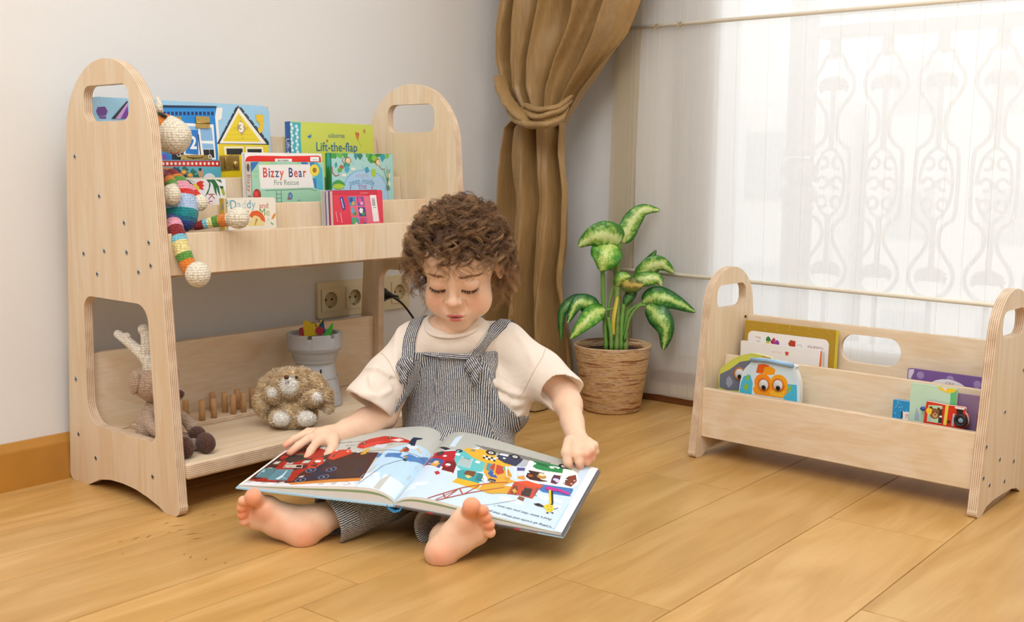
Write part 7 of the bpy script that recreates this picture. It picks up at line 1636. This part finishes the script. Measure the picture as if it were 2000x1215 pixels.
# ------------------------------------------------------------ potted plant
PD = 2.79
pc = WF(1203, 797); pc = Vector((2.285, 1.56, 0)); 
pdep = (pc - CC).dot(CF)
plant = empty('potted_plant', 'leafy green plant with pale speckled leaves in a banded brown pot by the window', 'plant', pc)
def zat(v, dep): return W(1203, v, dep).z
rtop = 75.5 / FPX * pdep; rbot = 56 / FPX * pdep; ztop_ = zat(668, pdep)
m, t, b = nt('banded_pot'); tc = nd(t, 'ShaderNodeTexCoord'); mp = nd(t, 'ShaderNodeMapping'); mp.inputs['Scale'].default_value = (7, 7, 95); lk(t, tc.outputs['Object'], mp.inputs['Vector']); nz = nd(t, 'ShaderNodeTexNoise', i_Scale=1.0, i_Detail=5.0, i_Roughness=.65); lk(t, mp.outputs[0], nz.inputs['Vector'])
rp = nd(t, 'ShaderNodeValToRGB'); e = rp.color_ramp.elements; e[0].position = .36; e[0].color = lin('8a5a3c'); e[1].position = .66; e[1].color = lin('d9c2a4')
for ps, c in ((.42, 'b07a52'), (.46, 'e2cba8'), (.51, 'c99c54'), (.55, 'ead6b8'), (.60, 'a87448')): x = rp.color_ramp.elements.new(ps); x.color = lin(c)
lk(t, nz.outputs['Fac'], rp.inputs[0]); lk(t, rp.outputs[0], b.inputs['Base Color']); b.inputs['Roughness'].default_value = .45; bp = nd(t, 'ShaderNodeBump', i_Strength=.4, i_Distance=.002); lk(t, nz.outputs['Fac'], bp.inputs['Height']); lk(t, bp.outputs[0], b.inputs['Normal'])
mb = MB(); mb.lathe([(rbot * .93, 0), (rbot, .004), (rtop * .985, ztop_ - .004), (rtop, ztop_ - .001), (rtop * .985, ztop_), (rtop * .955, ztop_ - .001), (rtop * .90, ztop_ - .05), (rtop * .86, ztop_ - .06)], 56); mb.build('pot', m, plant)
mb = MB(); n = 40; V = [(0, 0, ztop_ - .018)]; F = []
for i, r in enumerate((.3, .6, .93)):
    for k in range(n): a_ = 2 * PI * k / n; V.append((rtop * r * math.cos(a_), rtop * r * math.sin(a_), ztop_ - .02 + .004 * mnoise.noise(Vector((r * 9 * math.cos(a_), r * 9 * math.sin(a_), 1)))))
F = [(0, 1 + k, 1 + (k + 1) % n) for k in range(n)] + [(1 + i * n + k, 1 + (i + 1) * n + k, 1 + (i + 1) * n + (k + 1) % n, 1 + i * n + (k + 1) % n) for i in range(2) for k in range(n)]
mesh('soil', V, F, mat('3a2a20', .95, .4, 120, .9, 260), plant, True)
def leaf_mat(name, c_mid, c_edge, c_spot, sp=.5):
    m, t, b = nt(name); au = nd(t, 'ShaderNodeAttribute', attribute_name='across'); al = nd(t, 'ShaderNodeAttribute', attribute_name='along'); tc = nd(t, 'ShaderNodeTexCoord')
    n1 = nd(t, 'ShaderNodeTexNoise', i_Scale=85.0, i_Detail=5.0, i_Roughness=.75); lk(t, tc.outputs['Object'], n1.inputs['Vector'])
    ab = nd(t, 'ShaderNodeMath', operation='ABSOLUTE'); lk(t, au.outputs['Fac'], ab.inputs[0])
    s_ = nd(t, 'ShaderNodeMath', operation='MULTIPLY_ADD'); s_.inputs[1].default_value = sp * 4.2; s_.inputs[2].default_value = -sp * 2.1; lk(t, n1.outputs['Fac'], s_.inputs[0]); ad = nd(t, 'ShaderNodeMath', operation='ADD'); lk(t, ab.outputs[0], ad.inputs[0]); lk(t, s_.outputs[0], ad.inputs[1])
    rp = nd(t, 'ShaderNodeValToRGB'); e = rp.color_ramp.elements; e[0].position = .12; e[0].color = lin(c_mid); e[1].position = .80; e[1].color = lin(c_edge); x = rp.color_ramp.elements.new(.45); x.color = lin(c_spot); lk(t, ad.outputs[0], rp.inputs[0]); lk(t, rp.outputs[0], b.inputs['Base Color'])
    b.inputs['Roughness'].default_value = .32; b.inputs['Specular IOR Level'].default_value = .45; b.inputs['Transmission Weight'].default_value = 0
    w_ = nd(t, 'ShaderNodeMath', operation='MULTIPLY'); w_.inputs[1].default_value = 60; lk(t, al.outputs['Fac'], w_.inputs[0]); w2 = nd(t, 'ShaderNodeMath', operation='MULTIPLY_ADD'); w2.inputs[1].default_value = 16; lk(t, ab.outputs[0], w2.inputs[0]); lk(t, w_.outputs[0], w2.inputs[2]); sn = nd(t, 'ShaderNodeMath', operation='SINE'); lk(t, w2.outputs[0], sn.inputs[0]); bp = nd(t, 'ShaderNodeBump', i_Strength=.12, i_Distance=.0008); lk(t, sn.outputs[0], bp.inputs['Height']); lk(t, bp.outputs[0], b.inputs['Normal'])
    return m
LM = {'light': leaf_mat('leaf_light', 'd6e6a0', '3f7f2c', '9cc25c', .55), 'dark': leaf_mat('leaf_dark', 'bcd67c', '1f5a28', '4f8f38', .42), 'bright': leaf_mat('leaf_bright', 'cfe486', '3f8a2c', '86b848', .5), 'deep': leaf_mat('leaf_deep', '5f8f44', '1f4f26', '35702f', .3), 'yellow': leaf_mat('leaf_yellow', 'c8b25c', '4f6a2c', '8a7a3c', .6)}
stem = mat('6f9f44', .45, .1, 60, name='stem_green'); cane = mat('7f9a4a', .5, .2, 80, .5, 120, name='cane')
po = pc
def pq(u, v, dz=0): return W(u, v, pdep + dz) - po
def leaf(kind, pts, wd, roll=0, fold=.25, pet=None, wave=.06, tipw=1.0):
    rib = spline([pq(*p) for p in pts], 7); N = len(rib); K = 10; V = []; F = []; AU = []; AL = []; Wm = wd / FPX * pdep / 2
    for i, p in enumerate(rib):
        s_ = i / (N - 1); T = (rib[min(i + 1, N - 1)] - rib[max(i - 1, 0)]).normalized()
        nrm = (-CF - T * (-CF).dot(T)).normalized(); nrm = Matrix.Rotation(roll, 3, T) @ nrm; side = T.cross(nrm).normalized()
        w = Wm * (math.sin(PI * min(1, s_ ** .72)) ** .62) * (1 - .35 * s_ ** 3) if 0 < s_ < 1 else .0004
        for k in range(K + 1):
            x = -1 + 2 * k / K; h_ = fold * w * (abs(x) ** 1.2) * (-1) + wave * w * math.sin(s_ * 16 + x * 3) * abs(x)
            V.append(p + side * x * w + nrm * (h_ + .12 * w)); AU.append(x); AL.append(s_)
    for i in range(N - 1):
        for k in range(K): q = i * (K + 1) + k; F.append((q, q + 1, q + K + 2, q + K + 1))
    o = mesh('leaf', V, F, LM[kind], plant, True); o.data.attributes.new('across', 'FLOAT', 'POINT').data.foreach_set('value', AU); o.data.attributes.new('along', 'FLOAT', 'POINT').data.foreach_set('value', AL)
    md = o.modifiers.new('t', 'SOLIDIFY'); md.thickness = .0007
    if pet:
        mb = MB(); mb.tube(spline([pq(*p) for p in pet], 5), .0032, 8); mb.build('petiole', stem, plant, sm=True)
leaf('light', [(1214, 474, -.01), (1222, 458, -.015), (1238, 428, -.02), (1258, 410, -.02), (1290, 411, -.01)], 40, .15, .3, [(1206, 520, 0), (1210, 495, -.005), (1214, 474, -.01)])
leaf('light', [(1210, 476, -.02), (1190, 462, -.045), (1160, 462, -.055), (1129, 482, -.045)], 58, -.35, .3, [(1205, 520, 0), (1208, 495, -.01), (1210, 476, -.02)])
leaf('bright', [(1196, 470, -.01), (1186, 490, -.045), (1180, 512, -.05), (1172, 530, -.04)], 64, .1, .25)
leaf('bright', [(1206, 488, .01), (1196, 460, .015), (1186, 446, .01), (1172, 440, .0)], 34, .4, .2)
leaf('deep', [(1243, 548, .01), (1252, 528, .005), (1268, 508, .0), (1282, 488, -.005)], 26, -.5, .3, [(1212, 640, 0), (1222, 590, .005), (1243, 548, .01)])
leaf('light', [(1243, 556, -.01), (1268, 524, -.03), (1292, 516, -.035), (1317, 534, -.025)], 40, .35, .3, [(1214, 640, 0), (1228, 600, -.005), (1243, 556, -.01)])
leaf('light', [(1240, 552, -.02), (1258, 545, -.035), (1285, 545, -.04), (1292, 560, -.03)], 30, -.1, .3)
leaf('yellow', [(1216, 548, -.02), (1228, 556, -.04), (1245, 558, -.045), (1258, 556, -.04)], 32, .2, .2)
leaf('deep', [(1240, 560, .0), (1232, 575, -.02), (1224, 588, -.02), (1220, 600, -.015)], 22, .1, .2)
leaf('bright', [(1205, 560, -.01), (1212, 545, -.03), (1222, 540, -.03), (1235, 545, -.02)], 24, .1, .2)
leaf('dark', [(1254, 592, -.01), (1282, 580, -.04), (1316, 588, -.05), (1359, 610, -.035)], 44, -.15, .3, [(1216, 660, -.005), (1228, 610, -.01), (1254, 592, -.01)])
leaf('dark', [(1262, 597, -.02), (1284, 615, -.05), (1300, 645, -.055), (1295, 685, -.04)], 46, .2, .3, [(1220, 665, -.01), (1230, 622, -.015), (1248, 598, -.02), (1262, 597, -.02)])
leaf('bright', [(1183, 605, -.02), (1160, 612, -.05), (1138, 634, -.06), (1113, 662, -.05)], 40, .25, .3, [(1200, 600, 0), (1194, 604, -.01), (1183, 605, -.02)])
leaf('dark', [(1166, 612, -.01), (1152, 596, -.03), (1128, 592, -.04), (1108, 632, -.035)], 38, .1, .3, [(1190, 640, 0), (1180, 620, -.005), (1166, 612, -.01)])
leaf('deep', [(1152, 588, .01), (1125, 586, -.005), (1098, 610, -.01), (1096, 668, .0)], 26, .3, .3)
leaf('deep', [(1150, 640, .0), (1160, 606, .01), (1170, 598, .01), (1186, 606, .01)], 14, 0, .2)
for pts, r, mt in (([(1184, 676, .0), (1181, 630, 0), (1178, 580, -.005), (1177, 525, -.02)], .0055, stem), ([(1205, 676, .0), (1206, 640, 0), (1206, 590, -.002), (1205, 540, -.002), (1206, 478, -.01)], .0088, cane), ([(1222, 678, .0), (1222, 650, 0), (1228, 620, -.004)], .0072, cane), ([(1194, 676, -.01), (1193, 650, -.01), (1188, 620, -.01)], .005, stem), ([(1213, 676, -.01), (1214, 640, -.012), (1218, 600, -.012), (1226, 575, -.015)], .005, stem), ([(1188, 600, .0), (1196, 565, .0), (1204, 550, 0)], .003, stem)):
    mb = MB(); P_ = spline([pq(*p) for p in pts], 6); P_[0] = Vector((P_[0].x, P_[0].y, min(P_[0].z, ztop_ - .022))); mb.tube(P_, [r * (1 + .10 * math.sin(i * 1.7)) for i in range(len(P_))], 12); mb.build('stem', mt, plant, sm=True)
mb = MB(); mb.tube(spline([pq(1198, 655, -.012), pq(1198, 625, -.014), pq(1202, 600, -.012), pq(1206, 580, -.010)], 5), [.004 + .0025 * math.sin(i / 15 * PI) for i in range(16)], 8, flat=(1, .5)); mb.build('dry_sheath', mat('d9c04a', .5), plant)

# ------------------------------------------------------------ gold curtain, knotted
XC = 2.27
cur = empty('curtain', 'bronze satin curtain gathered in a loose knot in the corner of the room', 'curtain', (XC, 1.9, .01)); co = Vector((XC, 1.9, .01))
m, t, b = nt('bronze_satin'); b.inputs['Base Color'].default_value = lin('9c7a4a'); b.inputs['Roughness'].default_value = .38; b.inputs['Specular IOR Level'].default_value = .4; b.inputs['Sheen Weight'].default_value = .5; b.inputs['Sheen Tint'].default_value = lin('e8c890'); b.inputs['Sheen Roughness'].default_value = .35
tc = nd(t, 'ShaderNodeTexCoord'); mp = nd(t, 'ShaderNodeMapping'); mp.inputs['Scale'].default_value = (60, 60, 4); lk(t, tc.outputs['Object'], mp.inputs['Vector']); nz = nd(t, 'ShaderNodeTexNoise', i_Scale=3.0, i_Detail=4.0); lk(t, mp.outputs[0], nz.inputs['Vector']); rp = nd(t, 'ShaderNodeValToRGB'); e = rp.color_ramp.elements; e[0].position = .3; e[0].color = lin('957548'); e[1].position = .7; e[1].color = lin('a58558'); lk(t, nz.outputs['Fac'], rp.inputs[0]); lk(t, rp.outputs[0], b.inputs['Base Color'])
n2 = nd(t, 'ShaderNodeTexNoise', i_Scale=14.0, i_Detail=2.0, i_Distortion=.6); lk(t, tc.outputs['Object'], n2.inputs['Vector']); bp = nd(t, 'ShaderNodeBump', i_Strength=.22, i_Distance=.010); lk(t, n2.outputs['Fac'], bp.inputs['Height']); lk(t, bp.outputs[0], b.inputs['Normal']); satin = m
def edge_fn(tab):
    def g(v):
        for (v0, u0), (v1, u1) in zip(tab[:-1], tab[1:]):
            if v <= v1: f_ = (v - v0) / (v1 - v0); f_ = f_; return u0 + (u1 - u0) * f_
        return tab[-1][1]
    return g
def drape(nm, le, re, v0, v1, nfold, amp0, amp1, xoff, seed, ncol=260, nrow=110, topx=0, sharp=1.6):
    rr_ = random.Random(seed); ph = [rr_.uniform(0, 6.28) for _ in range(6)]; V = []; F = []; lf = edge_fn(le); rf = edge_fn(re)
    for j in range(nrow + 1):
        f_ = j / nrow; v = v0 + (v1 - v0) * f_; amp = amp0 + (amp1 - amp0) * f_
        for i in range(ncol + 1):
            s_ = i / ncol; u = lf(v) + (rf(v) - lf(v)) * s_
            warp = s_ + .018 * math.sin(f_ * 5 + ph[0]) + .03 * math.sin(s_ * 7 + f_ * 3.0 + ph[1]) + .012 * math.sin(f_ * 13 + s_ * 20 + ph[2])
            a_ = 2 * PI * nfold * warp; w1 = math.cos(a_ + ph[3]); fold = (abs((1 + w1) / 2) ** sharp) * 2 - 1
            fold += .34 * math.cos(a_ * 1.9 + ph[4] + f_ * 1.5) + .07 * math.cos(a_ * 3.7 + f_ * 5 + ph[5])
            p = PX(u, v, XC + xoff + topx * (1 - f_)); p.x -= fold * amp; p.x += .03 * (2 * s_ - 1) ** 2
            q = mnoise.noise(Vector((s_ * 9, f_ * 7, seed))); p.x -= .008 * q
            V.append(p - co)
    for j in range(nrow):
        for i in range(ncol): k = j * (ncol + 1) + i; F.append((k, k + 1, k + ncol + 2, k + ncol + 1))
    return mesh(nm, V, F, satin, cur, True)
drape('upper_drape', [(-300, 948), (0, 950), (60, 947), (120, 950), (170, 965), (205, 990), (245, 1020)], [(-300, 1330), (0, 1226), (60, 1200), (130, 1160), (180, 1128), (215, 1108), (245, 1092)], -300, 246, 5.2, .055, .018, 0, 3, sharp=1.0)
drape('lower_drape', [(225, 1000), (250, 972), (300, 966), (400, 962), (560, 950), (690, 935), (748, 930)], [(225, 1094), (250, 1097), (300, 1097), (380, 1104), (480, 1100), (560, 1092), (620, 1098), (700, 1112), (748, 1118)], 225, 748, 3.2, .022, .045, .0, 8, sharp=1.0)
# cloth pooled on the floor
rr_ = random.Random(4); V = []; F = []; nu_, nv2 = 90, 60; c0_ = Vector((XC - .02, 1.87, 0)) - co
for j in range(nv2 + 1):
    for i in range(nu_ + 1):
        a_ = i / nu_; b_ = j / nv2; x = -.13 + .26 * b_; y = -.19 + .40 * a_
        e_ = max(0, 1 - (abs(2 * a_ - 1) ** 3)) * max(0, 1 - (abs(2 * b_ - 1) ** 3)); n_ = mnoise.noise(Vector((a_ * 5, b_ * 4, 2))) + .5 * mnoise.noise(Vector((a_ * 10, b_ * 9, 5)))
        V.append(c0_ + Vector((x + .02 * n_, y + .02 * mnoise.noise(Vector((a_ * 4, b_ * 5, 9))), .004 + e_ * (.075 + .055 * n_ + .025 * math.sin(a_ * 22 + b_ * 9)))))
for j in range(nv2):
    for i in range(nu_): k = j * (nu_ + 1) + i; F.append((k, k + 1, k + nu_ + 2, k + nu_ + 1))
mesh('pooled_hem', V, F, satin, cur, True)
# the knot: swathes wound round the gathered cloth
def swath(pts, rs, flat=(1, .5), n=14):
    mb = MB(); P_ = spline([PX(u, v, XC + x) - co for u, v, x in pts], 9); R2 = [q.x for q in spline([(r, 0, 0) for r in rs], 9)]
    b0 = len(mb.v); mb.tube(P_, R2, n, flat=flat)
    mb.v = [(p[0] - .0012 * math.sin(i * 2.1) - .006 * mnoise.noise(Vector(p) * 30), p[1] + .004 * mnoise.noise(Vector(p) * 25), p[2] + .004 * mnoise.noise(Vector(p) * 28 + Vector((3, 1, 2)))) for i, p in enumerate(mb.v)]
    mb.build('knot_band', satin, cur, sm=True)
swath([(1000, 205, -.01), (1008, 226, -.05), (1030, 240, -.085), (1060, 244, -.095), (1088, 236, -.075), (1104, 215, -.02)], [.020, .022, .022, .020, .018, .012])
swath([(1022, 214, -.03), (1045, 226, -.085), (1070, 226, -.092), (1096, 214, -.06), (1112, 200, -.01)], [.013, .017, .017, .015, .009])
swath([(1026, 206, -.03), (1048, 214, -.080), (1075, 214, -.086), (1100, 202, -.05), (1115, 190, -.01)], [.010, .014, .015, .013, .008])
swath([(975, 150, -.02), (985, 185, -.05), (1004, 215, -.075), (1030, 236, -.09), (1055, 246, -.085)], [.016, .018, .018, .015, .010])
